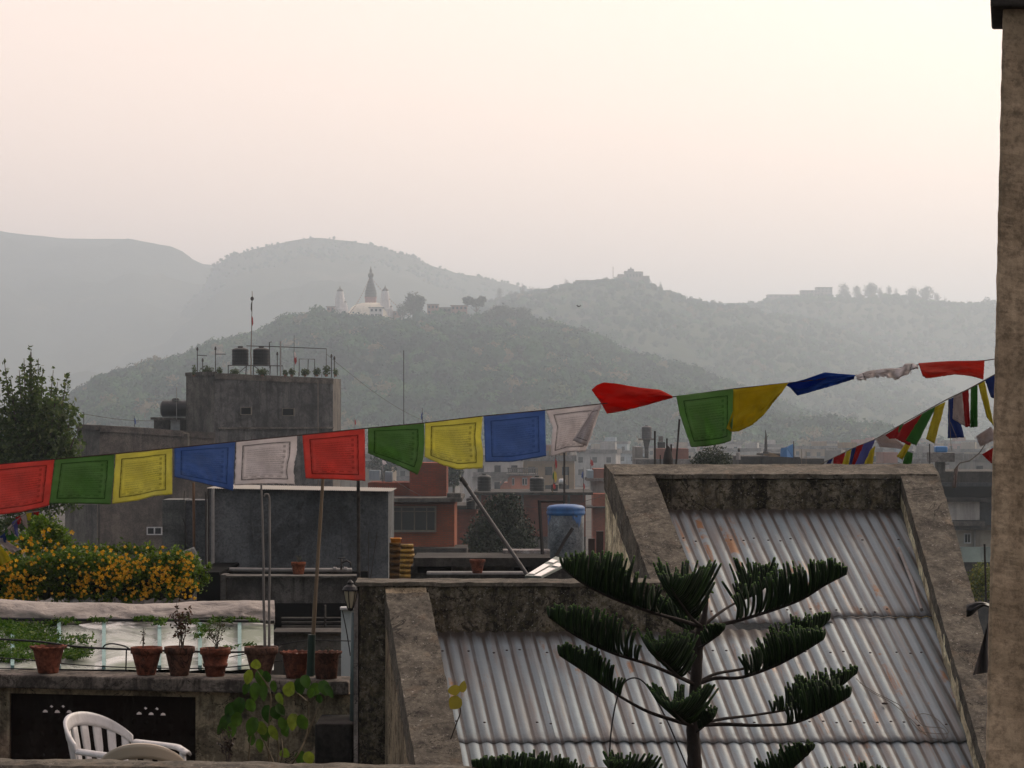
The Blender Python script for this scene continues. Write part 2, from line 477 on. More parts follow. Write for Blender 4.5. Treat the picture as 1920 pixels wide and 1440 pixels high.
# ------------------------------------------------------------------ things on the hills
M_dome = paint('whitewash_dome', (0.80, 0.72, 0.56), 0.8, 0.1, 0.2)
M_whitew = paint('whitewash', (0.66, 0.62, 0.60), 0.85, 0.15, 0.4, dirt=(0.25, 0.23, 0.22))
M_gilt = paint('dull_gilt', (0.07, 0.055, 0.04), 0.7, 0.3, 0.8, metal=0.1)
M_redband = paint('faded_red_band', (0.36, 0.15, 0.12), 0.85, 0.2, 0.6)
M_redbrickfar = paint('far_brick', (0.26, 0.13, 0.09), 0.9, 0.3, 0.5)
M_openshade = plain('opening_shade', (0.004, 0.004, 0.004), 0.9, spec=0.05)  # near-black: the shade inside openings is put into the colour
M_stone = concrete('grey_stone', (0.28, 0.26, 0.24), (0.08, 0.07, 0.06), 0.15)

dS = 1588.0
k = dS / F
def spts(cx, prof):     # (half width px, photo y) -> lathe profile in metres above Z of base
    return [(w * k, Zat(y, dS)) for w, y in prof]
stupa = thing('stupa', (Xat(695, dS), dS, Zat(606, dS)), 'great white domed stupa with dark ringed gilt spire on the hilltop', 'stupa')
m = MB(); m.lathe(spts(695, [(46, 612), (46, 596), (43, 593), (42, 586), (37, 577), (28, 571), (16, 568), (0, 567.5)]), (Xat(695, dS), dS, 0), 32)
m.build('dome', M_dome, stupa, True)
m = MB(); hw = 10 * k; X0 = Xat(695, dS)
m.box(X0 - hw, X0 + hw, dS - hw, dS + hw, Zat(570, dS), Zat(559, dS))
m.box(X0 - hw * 1.1, X0 + hw * 1.1, dS - hw * 1.1, dS + hw * 1.1, Zat(559, dS), Zat(557, dS))
m.build('harmika', M_redband, stupa)
m = MB(); prof = []
for i in range(13):
    t = i / 12; yb = 557 - t * 34; w = 11.4 * (1 - 0.68 * max(0.0, (t - 0.22) / 0.78) ** 1.05)
    prof += [(w * 0.84, yb), (w, yb - 0.5), (w, yb - 1.7), (w * 0.84, yb - 2.3)]
m.lathe(spts(695, prof + [(3, 521), (3.4, 519)]), (X0, dS, 0), 20)
m.build('spire_rings', M_gilt, stupa)
m = MB(); m.lathe(spts(695, [(2.5, 521), (5, 519), (5.4, 514), (3.5, 512), (2, 511), (2.6, 508), (1.2, 504), (0.5, 500), (0, 499)]), (X0, dS, 0), 16)
m.build('crown_umbrella', M_gilt, stupa, True)
def shikhara(cx, ytop, ybase, w, label, shr=1.0):
    t = thing('shikhara_shrine', (Xat(cx, dS), dS - 6, Zat(ybase, dS)), label, 'shrine', 'tall white curved shrines beside the stupa')
    H = ybase - ytop
    m = MB(); pr = [(w, ybase + 8), (w, ybase - 0.2 * H), (w * 1.08, ybase - 0.21 * H), (w * 0.95, ybase - 0.24 * H), (w * 0.88, ybase - 0.45 * H), (w * 0.72, ybase - 0.65 * H), (w * 0.55, ybase - 0.8 * H)]
    pr = [(q * k * 1.2, Zat(y, dS)) for q, y in pr]
    m.lathe(pr, (Xat(cx, dS), dS - 6, 0), 8)
    m.build('tower', M_whitew, t)
    m = MB(); m.lathe([(q * k, Zat(y, dS)) for q, y in [(w * 0.68, ybase - 0.8 * H), (w * 0.6, ybase - 0.84 * H), (w * 0.3, ybase - 0.88 * H), (w * 0.12, ybase - 0.92 * H), (0, ytop)]], (Xat(cx, dS), dS - 6, 0), 12)
    m.build('finial', M_gilt, t, True)
shikhara(638.5, 536, 592, 9.2, 'tall white curved shrine left of the great stupa')
shikhara(647.5, 562, 592, 5.5, 'short white shrine tucked behind the left tall shrine')
shikhara(723, 535, 592, 9.2, 'tall white curved shrine right of the great stupa')
shikhara(734, 572, 596, 4.5, 'small red and white shrine right of the tall right shrine')
def fbox(name, px0, px1, yt, yb, d, dep, mat, label, cat, group=None, rows=0, cols=0, roof=None, wmat=None, rz=0):
    """a far building: body, windows as near-black boxes, roof slab"""
    t = thing(name, P((px0 + px1) / 2, yb, d), label, cat, group)
    x0, x1, z1, z0 = Xat(px0, d), Xat(px1, d), Zat(yt, d), Zat(yb, d)
    m = MB(); m.box(x0, x1, d, d + dep, z0, z1)
    m.build('wall', mat, t)
    if roof:
        m = MB(); e = roof * d / F
        m.box(x0 - e, x1 + e, d - e, d + dep + e, z1, z1 + max(0.12, 0.9 * d / F))
        m.build('roof', M_stone, t)
    if rows:
        n_ = 0
        for r in range(rows):
            for c in range(cols):
                if n_ >= 100: break
                wx = (x1 - x0) / cols; wz = min(3.2, (z1 - z0) / rows)
                cx = x0 + wx * (c + 0.5); cz = z1 - wz * (r + 0.45)
                m = MB(); m.box(cx - wx * 0.24, cx + wx * 0.24, d - 0.05, d + 0.05, cz - wz * 0.24, cz + wz * 0.22)
                m.build('window', wmat or M_openshade, t); n_ += 1
    return t
fbox('temple_pavilion', 693, 717, 577, 625, dS - 30, 8, M_whitew, 'pale two-storey pavilion with columns on the slope below the stupa', 'pavilion', rows=3, cols=3, roof=2.5)
fbox('temple_pavilion', 612.5, 627, 575, 600, dS - 10, 6, M_redbrickfar, 'small brick pavilion with pale roof left of the white shrines', 'pavilion', rows=1, cols=2, roof=2)
fbox('retaining_wall', 588, 690, 591, 606, dS - 22, 3, M_stone, 'grey retaining wall along the hilltop left of the stupa', 'wall')
fbox('hilltop_house', 801, 822, 571, 606, dS - 18, 8, M_redbrickfar, 'reddish house beside the big round tree on the hilltop', 'house', rows=3, cols=3, roof=1)
fbox('hilltop_house', 822, 846, 577, 606, dS - 14, 8, M_stone, 'grey flat-roofed house in the middle of the hilltop row', 'house', rows=2, cols=3, roof=1.5)
fbox('hilltop_house', 846, 876, 573, 604, dS - 10, 8, M_redbrickfar, 'wide reddish house with pale roof below the flat-topped tree', 'house', rows=2, cols=4, roof=2)
fbox('hilltop_house', 738, 752, 584, 606, dS - 12, 8, M_redbrickfar, 'low reddish house between the right shrine and the big tree', 'house', rows=1, cols=2, roof=1)
# flag lines from the spire
for nm_, x2, y2, lb in (('prayer_flag_line', 652, 591, 'thin flag line running from the spire down the left of the dome'), ('prayer_flag_line', 768, 590, 'thin flag line running from the spire down to the right')):
    a, b_ = P(693 if x2 < 695 else 697, 521, dS - 3), P(x2, y2, dS - 12)
    pts = [a.lerp(b_, i / 20) - Vector((0, 0, 2.2 * math.sin(math.pi * i / 20))) for i in range(21)]
    m = MB(); m.tube(pts, 0.05, 5)
    for i in range(1, 40, 2):
        p = pts[i // 2].lerp(pts[i // 2 + 1], 0.5 * (i % 2))
        m.box(p.x - 0.3, p.x + 0.3, p.y - 0.02, p.y + 0.02, p.z - 0.55, p.z)
    tag(m.build(nm_, M_redbrickfar), lb, 'flag line')
# hill 2 monastery
d2 = 2690.0
mon = thing('monastery', P(1185, 530, d2), 'square monastery with stepped roof crowning the middle hill', 'monastery')
def part_box(parent, name, px0, px1, yt, yb, d, dep, mat):
    m = MB(); m.box(Xat(px0, d), Xat(px1, d), d, d + dep, Zat(yb, d), Zat(yt, d))
    return m.build(name, mat, parent)
M_farwall = paint('far_wall', (0.20, 0.15, 0.13), 0.9, 0.2, 0.1)
part_box(mon, 'wing', 1158.5, 1172, 514, 545, d2 + 2, 14, M_farwall)
part_box(mon, 'main_block', 1172, 1206, 509, 545, d2, 20, M_farwall)
part_box(mon, 'main_roof', 1171, 1189, 508, 509.2, d2 - 1, 22, M_stone)
part_box(mon, 'tower', 1177.5, 1189, 504, 510, d2 + 3, 8, M_farwall)
m = MB(); m.lathe([(1.6 * 0.56, Zat(504, d2)), (0.9, Zat(502, d2)), (0.0, Zat(499.5, d2))], (Xat(1183.5, d2), d2 + 6, 0), 8); m.build('finial', M_gilt, mon)
part_box(mon, 'side_wing', 1206, 1218, 517, 545, d2 + 4, 14, M_farwall)
for c in range(5):
    part_box(mon, 'window', 1175 + c * 6, 1177.5 + c * 6, 514, 519, d2 - 0.2, 0.4, M_openshade)
m = MB(); m.tube([P(1149.5, 528, d2), P(1149.5, 500, d2)], 0.35, 5); tag(m.build('radio_mast', M_farwall), 'thin radio mast left of the monastery', 'mast')
tag(part_box(None, 'boundary_wall', 1079, 1140, 525, 536, d2 - 5, 4, M_farwall), 'long low wall on the ridge left of the monastery', 'wall')
d3 = 3190.0
fbox('ridge_building', 1440, 1499, 553, 575, d3, 20, M_farwall, 'long flat-roofed building on the right far ridge', 'building', rows=1, cols=6, roof=1)
fbox('ridge_building', 1503, 1534, 545, 570, d3, 20, M_farwall, 'lower half of the stepped building on the right far ridge', 'building', rows=2, cols=4, roof=1)
fbox('ridge_building', 1532, 1561, 539, 570, d3 + 10, 20, M_farwall, 'taller pale block beside the ridge trees', 'building', rows=2, cols=4, roof=1)

# ------------------------------------------------------------------ trees one can tell apart
M_bark = paint('bark', (0.075, 0.058, 0.045), 0.95, 0.35, 3.0)
def leafcrown(name, lobes, nleaf, leaf, mat, parent, seed=0, flat=0.7, core=0.55, aspect=0.5):
    """crown of leaf cards spread through the volume of overlapping lobes; lobes: (centre, radius vec)"""
    rg = np.random.default_rng(seed)
    w = np.array([l[1][0] * l[1][1] * l[1][2] for l in lobes]) ** 0.8; w /= w.sum()
    wh = rg.choice(len(lobes), nleaf, p=w)
    C = np.array([tuple(l[0]) for l in lobes])[wh]; Rv = np.array([l[1] for l in lobes])[wh]
    d = rg.normal(size=(nleaf, 3)); d /= np.linalg.norm(d, axis=1)[:, None]
    rr = core + (1.04 - core) * rg.random((nleaf, 1)) ** 0.6
    c = C + d * rr * Rv * (1 + 0.10 * rg.normal(size=(nleaf, 1)))
    nrm = d * flat + rg.normal(size=(nleaf, 3)) * 0.6 + np.array([0, 0, 0.35]); nrm /= np.linalg.norm(nrm, axis=1)[:, None]
    a = np.cross(nrm, rg.normal(size=(nleaf, 3))); a /= np.linalg.norm(a, axis=1)[:, None]
    b_ = np.cross(nrm, a)
    s = leaf * (0.6 + 0.8 * rg.random((nleaf, 1)))
    V = np.stack([c - a * s, c - b_ * s * aspect + a * 0.1 * s, c + a * s, c + b_ * s * aspect + a * 0.1 * s], axis=1).reshape(-1, 3)
    return npmesh(name, V, np.arange(nleaf * 4, dtype=np.int32).reshape(-1, 4), mat, parent)
M_tree_far = leafmat('hill_tree_leaves', (0.012, 0.03, 0.012), (0.03, 0.055, 0.02), (0.05, 0.08, 0.03), 0.1, scale=0.15)
def round_tree(px, ytop, ybase, wpx, d, label, group=None, name='broadleaf_tree', nleaf=900, shape='round', mat=None, seed=0):
    q = d / F; x = Xat(px, d); zt, zb = Zat(ytop, d), Zat(ybase, d); H = zt - zb; r = wpx * q / 2
    t = thing(name, (x, d, zb), label, 'tree', group)
    m = MB(); m.tube([(x, d, zb - 3), (x + r * 0.05, d, zb + H * 0.35), (x - r * 0.04, d, zb + H * 0.8)], [H * 0.045, H * 0.035, H * 0.012], 6)
    for i in range(5):
        a = i * 1.3 + seed; m.tube([(x, d, zb + H * 0.3), (x + r * 0.5 * math.cos(a), d + r * 0.5 * math.sin(a), zb + H * (0.5 + 0.06 * i))], [H * 0.02, H * 0.006], 5)
    m.build('trunk', M_bark, t)
    rg = random.Random(seed + int(px))
    lobes = []
    if shape == 'round':
        for i in range(9):
            a = rg.uniform(0, 6.28); rr = rg.uniform(0.25, 0.6) * r
            lobes.append(((x + math.cos(a) * rr, d + math.sin(a) * rr, zb + H * rg.uniform(0.42, 0.78)), (r * rg.uniform(0.35, 0.52),) * 2 + (H * rg.uniform(0.16, 0.24),)))
        lobes.append(((x, d, zb + H * 0.6), (r * 0.65, r * 0.65, H * 0.38)))
    elif shape == 'flat':
        for i in range(10):
            a = rg.uniform(0, 6.28); rr = rg.uniform(0.2, 0.72) * r
            lobes.append(((x + math.cos(a) * rr, d + math.sin(a) * rr, zb + H * rg.uniform(0.68, 0.86)), (r * rg.uniform(0.28, 0.42),) * 2 + (H * 0.14,)))
    elif shape == 'cone':
        for i in range(9):
            f = i / 8; lobes.append(((x, d, zb + H * (0.2 + 0.74 * f)), (r * (1 - 0.8 * f), r * (1 - 0.8 * f), H * 0.10)))
    elif shape == 'bush':
        for i in range(9):
            f = rg.uniform(0.12, 0.80); rr = rg.uniform(0.1, 0.55) * r * (1.1 - 0.5 * f); a = rg.uniform(0, 6.28)
            lobes.append(((x + math.cos(a) * rr, d + math.sin(a) * rr, zb + H * f), (r * 0.5, r * 0.5, H * 0.18)))
        lobes.append(((x, d, zb + H * 0.45), (r * 0.8, r * 0.8, H * 0.42)))
    elif shape == 'puff':
        for i in range(5):
            lobes.append(((x + rg.uniform(-0.4, 0.4) * r, d, zb + H * rg.uniform(0.6, 0.8)), (r * 0.6, r * 0.6, H * 0.2)))
    leafcrown('crown', lobes, nleaf, max(0.25, r * 0.11), mat or M_tree_far, t, seed, core=0.35)
    return t
dT = 1575.0
round_tree(774, 545, 604, 50, dT, 'big round dark tree right of the temple shrines', nleaf=2200, seed=1)
round_tree(893, 556, 598, 50, dT + 5, 'flat-topped spreading tree on the hilltop ridge', nleaf=1500, shape='flat', seed=2)
round_tree(946, 570, 612, 52, dT, 'broad tree on the hilltop right of the flat-topped one', nleaf=1800, seed=3)
round_tree(980, 574, 616, 42, dT + 8, 'rounded tree at the right end of the hilltop clump', nleaf=1400, seed=4)
for i, (px, yt, yb, w, lb) in enumerate([(755, 566, 606, 26, 'smaller dark tree tucked left of the big round hilltop tree'), (668, 590, 614, 20, 'low tree in front of the left side of the stupa dome'), (684, 592, 618, 16, 'dark bush at the foot of the stupa dome'), (648, 594, 616, 18, 'low tree below the left tall shrine'), (730, 592, 620, 18, 'low tree below the right tall shrine'), (812, 588, 616, 26, 'rounded tree below the reddish hilltop house'), (846, 590, 618, 30, 'wide tree below the middle of the hilltop row'), (872, 586, 616, 24, 'tree under the left edge of the flat-topped crown'), (918, 578, 612, 30, 'tree linking the flat-topped tree and the broad one'), (1010, 596, 630, 34, 'tree stepping down right of the hilltop clump'), (1050, 604, 640, 34, 'rounded tree on the descending right ridge'), (1090, 610, 650, 36, 'second rounded tree on the descending right ridge'), (560, 598, 622, 26, 'tree at the left end of the retaining wall'), (530, 606, 634, 24, 'tree left of the retaining wall on the slope')]):
    round_tree(px, yt, yb, w, 1556 - i % 3 * 4, lb, 'dark trees along the temple hill crest', nleaf=800, seed=80 + i)
round_tree(222, 688, 722, 32, dT, 'dark lump of a tree low on the left hill shoulder', nleaf=1300, seed=5)
round_tree(344, 668, 690, 20, dT, 'small spreading tree on the left skyline of the temple hill', 'small trees on the left skyline', nleaf=350, shape='flat', seed=6)
round_tree(322, 674, 695, 13, dT, 'smallest of the skyline trees left of the concrete tower', 'small trees on the left skyline', nleaf=250, shape='flat', seed=7)
round_tree(424, 650, 668, 22, dT, 'thin tree on the skyline behind the tower water tanks', 'small trees on the left skyline', nleaf=300, shape='flat', seed=8)
round_tree(495, 622, 650, 22, dT, 'sparse pale tree on the slope right of the bamboo flag pole', 'small trees on the left skyline', nleaf=180, shape='flat', seed=9)
round_tree(1547, 760, 800, 12, 1560, 'narrow pointed conifer on the right shoulder of the temple hill', name='conifer', nleaf=700, shape='cone', seed=10)
round_tree(1597, 773, 812, 30, 1560, 'round tree right of the pointed conifer on the hill shoulder', nleaf=900, seed=11)
round_tree(1505, 762, 800, 30, 1565, 'wide tree left of the pointed conifer on the hill shoulder', nleaf=900, seed=12)
for i, (px, yt, w, lb) in enumerate([(1583, 527, 20, 'ball-shaped ridge tree nearest the far ridge building'), (1607, 530, 17, 'second ball-shaped tree from the ridge building'), (1633, 527, 28, 'largest dome-crowned tree in the ridge row'), (1651, 534, 12, 'small narrow tree right of the largest ridge tree'), (1667, 533, 13, 'narrow tree in the middle of the ridge row'), (1681, 536, 11, 'short tree before the gap in the ridge row'), (1711, 532, 24, 'wide tree right of the gap in the ridge row'), (1737, 534, 27, 'broad rounded tree near the right end of the ridge row'), (1758, 546, 14, 'low tree stepping down at the right of the ridge row'), (1772, 553, 9, 'tiny tree at the right end of the ridge row'), (1816, 560, 12, 'lone small tree on the low right ridge'), (1851, 555, 20, 'tree beside the cream post on the far ridge')]):
    round_tree(px, yt, yt + 34, w * 1.35, 3180, lb, 'trees standing in a row on the right far ridge', nleaf=700, shape='bush', seed=30 + i)
for i, (px, yt, w, lb) in enumerate([(937, 537, 16, 'leftmost ragged tree on the middle hill skyline'), (957, 540, 22, 'wide low tree near the left end of the middle hill'), (980, 529, 15, 'tall thin tree on the left of the middle hill skyline'), (995, 536, 16, 'tree right of the tall thin tree on the middle hill'), (1063, 521, 14, 'bushy tree where the ridge wall of the middle hill starts'), (1120, 517, 10, 'small tree behind the ridge wall left of the monastery'), (1138, 517, 9, 'tiny tree nearest the radio mast'), (1212, 515, 22, 'dark tree leaning against the right side of the monastery'), (1239, 525, 9, 'small pointed tree right of the monastery')]):
    round_tree(px, yt, yt + 34, w * 1.2, 2670, lb, 'trees on the skyline of the middle hill', nleaf=600, shape='bush', seed=50 + i)
# bird
bd = 350.0; bc = P(1085, 575, bd)
M_bird = plain('dark_feathers', (0.02, 0.02, 0.022), 0.8)
m = MB()
m.tube([bc + Vector(v_) for v_ in ((-0.22, 0, 0.0), (-0.1, 0, 0.02), (0.05, 0, 0.02), (0.17, 0, 0.03), (0.24, 0, 0.02))], [0.02, 0.06, 0.07, 0.045, 0.008], 8)
for sgn, dx in ((1, 0.42), (-1, -0.36)):
    m.prism([bc + Vector((0.06 * 1, 0, 0.04)), bc + Vector((dx * 0.5, sgn * 0.15, 0.22)), bc + Vector((dx, sgn * 0.3, 0.12)), bc + Vector((dx * 0.55, sgn * 0.12, 0.10)), bc + Vector((-0.08, 0, 0.0))], (0, 0.0, 0.015))
tag(m.build('bird', M_bird), 'dark bird flying with raised wings in front of the middle hill', 'bird')
# ------------------------------------------------------------------ town in the haze
def housemat(name, col):
    m, n, l, b = nmat(name)
    v = coords(n, l)
    c = ramp(n, l, noise(n, l, v, 0.35, 6, 0.7), [(0.3, [x * 0.6 for x in col]), (0.7, [min(1, x * 1.15) for x in col])])
    st = ramp(n, l, noise(n, l, coords(n, l, scale=(1.5, 1.5, 0.2)), 1.0, 6, 0.7), [(0.5, 0.0), (0.75, 0.6)])
    c = mixc(n, l, st, c, (0.07, 0.06, 0.055))
    l.new(c, b.inputs['Base Color']); b.inputs['Roughness'].default_value = 0.95; b.inputs['Specular IOR Level'].default_value = 0.1
    return m
HM = {'cream': housemat('house_cream', (0.33, 0.28, 0.22)), 'white': housemat('house_white', (0.42, 0.40, 0.38)), 'brick-red': housemat('house_brick', (0.25, 0.11, 0.08)),
      'pink': housemat('house_pink', (0.34, 0.18, 0.15)), 'grey': housemat('house_grey', (0.24, 0.23, 0.21)), 'ochre': housemat('house_ochre', (0.26, 0.18, 0.10)), 'pale blue': housemat('house_blue', (0.30, 0.36, 0.40))}
M_tankblack = plain('black_plastic', (0.005, 0.006, 0.007), 0.45, spec=0.3)
M_tankblue = plain('blue_plastic', (0.03, 0.17, 0.42), 0.4, spec=0.4)
M_metaltank = plain('steel_tank', (0.5, 0.5, 0.5), 0.35, 0.8)
def tank_mesh(x, y, z, r, h, n=20):
    m = MB(); pr = [(0, 0), (r, 0)]
    nr = 5
    for i in range(nr):
        z0, z1 = h * 0.86 * i / nr, h * 0.86 * (i + 1) / nr
        pr += [(r, z0 + 0.02 * h), (r, z1 - 0.03 * h), (r * 0.96, z1 - 0.015 * h)]
    pr += [(r * 0.97, h * 0.87), (r * 0.55, h * 0.95), (r * 0.3, h * 0.955), (r * 0.3, h), (0, h)]
    m.lathe(pr, (x, y, z), n); return m
def tower_tank(px0, px1, yt, yb, d, label, mat=None, group='black round water tanks on the rooftops', name='water_tank'):
    x0, x1 = Xat(px0, d), Xat(px1, d); z0, z1 = Zat(yb, d), Zat(yt, d)
    x, r = (x0 + x1) / 2, (x1 - x0) / 2
    t = thing(name, (x, d + r, z0), label, 'water tank', group)
    tank_mesh(x, d + r, z0, r, (z1 - z0) * 0.97).build('tank_body', mat or M_tankblack, t, False)
    m = MB(); m.lathe([(r * 0.34, 0), (r * 0.34, (z1 - z0) * 0.05), (r * 0.1, (z1 - z0) * 0.07), (0, (z1 - z0) * 0.07)], (x, d + r, z0 + (z1 - z0) * 0.955), 14)
    m.build('lid', mat or M_tankblack, t)
    return t
def town_house(px, d, wpx, ytop, colname, label, seed):
    rg = random.Random(seed)
    q = d / F; w = wpx * q; x = Xat(px, d); zt = Zat(ytop, d); rz = rg.uniform(-0.35, 0.35)
    zb = min(0.0, zt - 9) if zt < 12 else 0.0
    t = thing('town_house', (x, d, max(0, zb)), label, 'house', 'houses of the town fading into the haze', rz)
    dep = w * rg.uniform(0.7, 1.1)
    z0 = -max(0, zb); zz = zt - max(0, zb)
    def cb(name, mat, *boxes):
        m = MB()
        for b_ in boxes: m.box(*b_)
        o = m.build(name, mat); o.parent = t; return o
    cb('wall', HM[colname], (-w / 2, w / 2, 0, dep, min(z0, zz - 9.5), zz))
    e = 0.35
    cb('roof', M_stone, (-w / 2 - e, w / 2 + e, -e, dep + e, zz - 0.15, zz), (-w / 2 - e, w / 2 + e, -e, -e + 0.15, zz, zz + 0.75), (-w / 2 - e, -w / 2 - e + 0.15, -e, dep, zz, zz + 0.75), (w / 2 + e - 0.15, w / 2 + e, -e, dep, zz, zz + 0.75))
    if rg.random() < 0.6:
        s0 = rg.uniform(-0.4, 0.1) * w; cb('stair_room', HM[colname], (s0, s0 + w * 0.35, dep * 0.4, dep * 0.8, zz, zz + rg.uniform(1.8, 2.6)))
    nc = max(2, int(w / 2.6)); fl = 2 if d > 380 else 3
    for r in range(fl):
        for c in range(nc):
            cx = -w / 2 + w * (c + 0.5) / nc; cz = zz - 1.7 - 2.9 * r
            cb('window', M_openshade, (cx - 0.55, cx + 0.55, -0.06, 0.06, cz - 0.65, cz + 0.65))
        if rg.random() < 0.4:
            cb('balcony', M_stone, (-w / 2, w / 2, -1.0, 0, zz - 3.2 - 2.9 * r, zz - 3.0 - 2.9 * r), (-w / 2, w / 2, -1.0, -0.92, zz - 3.0 - 2.9 * r, zz - 2.2 - 2.9 * r))
    if rg.random() < 0.5 and d < 700:
        m = tank_mesh(w * 0.2, dep * 0.5, zz, 0.6, 1.4, 12); o = m.build('roof_tank', M_tankblack); o.parent = t
    return t
def where(px):
    for a, b_, s_ in ((-200, 420, 'behind the left concrete tower'), (420, 690, 'behind the metal water box'), (690, 800, 'under the middle green flag'), (800, 905, 'under the middle yellow flag'), (905, 960, 'under the left half of the blue flag'), (960, 1022, 'under the right half of the blue flag'), (1022, 1075, 'under the folded white flag'), (1075, 1140, 'just left of the sloping concrete parapet'), (1140, 1260, 'above the left end of the concrete parapet'), (1260, 1400, 'under the hanging green flag'), (1400, 1600, 'above the middle of the concrete parapet'), (1600, 1760, 'behind the small bunting'), (1760, 2200, 'near the cream post')):
        if a <= px < b_: return s_
rt = random.Random(5); used_lb = set()
cn = list(HM)
hid = 0
for row, (d, yt0, yt1, w0, w1, step) in enumerate([(1040, 822, 832, 34, 56, 46), (860, 829, 842, 40, 66, 52), (700, 836, 852, 44, 76, 60), (560, 846, 862, 55, 95, 74), (450, 856, 880, 70, 115, 95)]):
    px = 640 + rt.uniform(0, step)
    while px < 1900:
        if not (1135 < px < 1560 and row > 2):
            c = rt.choice(['cream', 'white', 'white', 'brick-red', 'pink', 'grey', 'ochre', 'cream', 'pale blue'])
            yt = rt.uniform(yt0, yt1)
            lb = lambda adj: f"{adj} {('farthest', 'far', 'middle-distance', 'nearer', 'nearest')[row]} {'tall' if yt < (yt0 + yt1) / 2 else 'low'} {c} flat-roofed house {where(px)}"
            lb = next((q for q in (lb(a_) for a_ in rt.sample(['plain', 'wide', 'boxy', 'weathered', 'narrow', 'small'], 6)) if q not in used_lb), lb('plain')); used_lb.add(q) if (q := lb) else None
            town_house(px, d + rt.uniform(-60, 60), rt.uniform(w0, w1), yt, c, lb, 100 + hid); hid += 1
        px += step * rt.uniform(0.85, 1.5)
round_tree(1000, 838, 880, 60, 640, 'hazy tree among the far houses under the blue flag', nleaf=700, seed=71)
round_tree(720, 850, 900, 70, 380, 'dark tree among roofs under the middle green flag', nleaf=700, seed=72)
round_tree(850, 862, 930, 46, 260, 'dark tree behind the brick rooftop tanks', nleaf=700, seed=73)
round_tree(1108, 842, 875, 40, 800, 'small hazy tree left of the concrete parapet corner', nleaf=300, seed=74)

# ------------------------------------------------------------------ middle distance, left: concrete house and tower
M_towerconc = concrete('tower_concrete', (0.155, 0.155, 0.155), (0.05, 0.05, 0.05), 0.7, 0.6)
M_towerlight = concrete('tower_side_concrete', (0.21, 0.19, 0.165), (0.08, 0.07, 0.06), 0.35, 0.5)
M_wingconc = concrete('wing_concrete', (0.17, 0.145, 0.125), (0.07, 0.06, 0.055), 0.35, 0.5)
def wallquad(mb, A, B, thick=Vector((0, 1, 0)), zb=0.0, zt_off=0.0):
    a, b_ = A.copy(), B.copy()
    mb.hexa([(a.x, a.y, zb), (b_.x, b_.y, zb), (b_.x + thick.x, b_.y + thick.y, zb), (a.x + thick.x, a.y + thick.y, zb)],
            [(a.x, a.y, a.z), (b_.x, b_.y, b_.z), (b_.x + thick.x, b_.y + thick.y, b_.z), (a.x + thick.x, a.y + thick.y, a.z)])
tw = thing('concrete_house', (Xat(400, 140), 142, 0), 'tall bare concrete house with a square rooftop tower and long lower wing', 'house')
A, B, C_, D_ = P(402, 700, 140), P(349, 702, 143), P(624, 710, 145), P(631, 710, 148)
back = Vector((0.4, 9, 0))
m = MB(); m.hexa([(A.x, A.y, 0), (C_.x, C_.y, 0), (C_.x, C_.y + 7, 0), (A.x, A.y + 7, 0)], [A, C_, C_ + Vector((0, 7, 0.1)), A + Vector((0, 7, 0))])
m.build('tower_wall', M_towerconc, tw)
m = MB(); m.hexa([(B.x, B.y, 0), (A.x - 0.01, A.y, 0), (A.x - 0.01, A.y + 7, 0), (B.x, B.y + 7, 0)], [B, A + Vector((-0.01, 0, 0)), A + Vector((-0.01, 7, 0)), B + Vector((0, 7, 0))])
m.hexa([(C_.x + 0.01, C_.y + .2, 0), (D_.x, D_.y, 0), (D_.x, D_.y + 3, 0), (C_.x + 0.01, C_.y + 3, 0)], [C_ + Vector((.01, .2, 0)), D_, D_ + Vector((0, 3, 0)), C_ + Vector((.01, 3, 0))])
m.build('side_wall', M_towerlight, tw)
def rimbox(mb, p, q, h0, h1, out=0.06, th=0.25):
    dv = (q - p); dv.z = 0; n_ = Vector((dv.y, -dv.x, 0)).normalized()
    a, b_ = p + n_ * out, q + n_ * out; c, e = q - n_ * th, p - n_ * th
    mb.hexa([v + Vector((0, 0, h0)) for v in (a, b_, c, e)], [v + Vector((0, 0, h1)) for v in (a, b_, c, e)])
m = MB(); rimbox(m, A, C_, -0.30, 0.02); rimbox(m, B, A + Vector((-0.08, 0, 0)), -0.10, 0.10)
m.build('parapet_rim', M_towerlight, tw)
E, G_, H_ = P(187, 799, 136), P(145, 797, 139), P(402, 813, 139.7)
m = MB(); m.hexa([(E.x, E.y, 0), (H_.x, H_.y, 0), (H_.x, H_.y + 8, 0), (E.x, E.y + 8, 0)], [E, H_, H_ + Vector((0, 8, 0)), E + Vector((0, 8, 0))])
m.build('wing_wall', M_wingconc, tw)
m = MB(); m.hexa([(G_.x, G_.y, 0), (E.x - .01, E.y, 0), (E.x - .01, E.y + 7, 0), (G_.x, G_.y + 7, 0)], [G_, E + Vector((-.01, 0, 0)), E + Vector((-.01, 7, 0)), G_ + Vector((0, 7, 0))])
g2 = P(122, 946, 138.4); h2 = P(182, 946, 135.6)
m.hexa([(g2.x, g2.y, 0), (h2.x, h2.y, 0), (h2.x, h2.y + 3, 0), (g2.x, g2.y + 3, 0)], [g2, h2, h2 + Vector((0, 3, 0)), g2 + Vector((0, 3, 0))])
m.build('wing_side_wall', M_towerlight, tw)
m = MB(); rimbox(m, E, H_, -0.28, 0.05, 0.1); rimbox(m, G_, E + Vector((-0.12, 0, 0)), -0.2, 0.05, 0.1)
m.build('coping', M_wingconc, tw)
m = MB(); z_ = Zat(799 + 30, 140)
for (x0, x1, y0, off) in ((410, 625, 803, 0), ):
    a, b_ = P(x0, y0, 140.1), P(x1, y0 - 1, 144.9); rimbox(m, a, b_, -0.05, 0.05, 0.05, 0.1)
m.build('string_course', M_towerlight, tw)
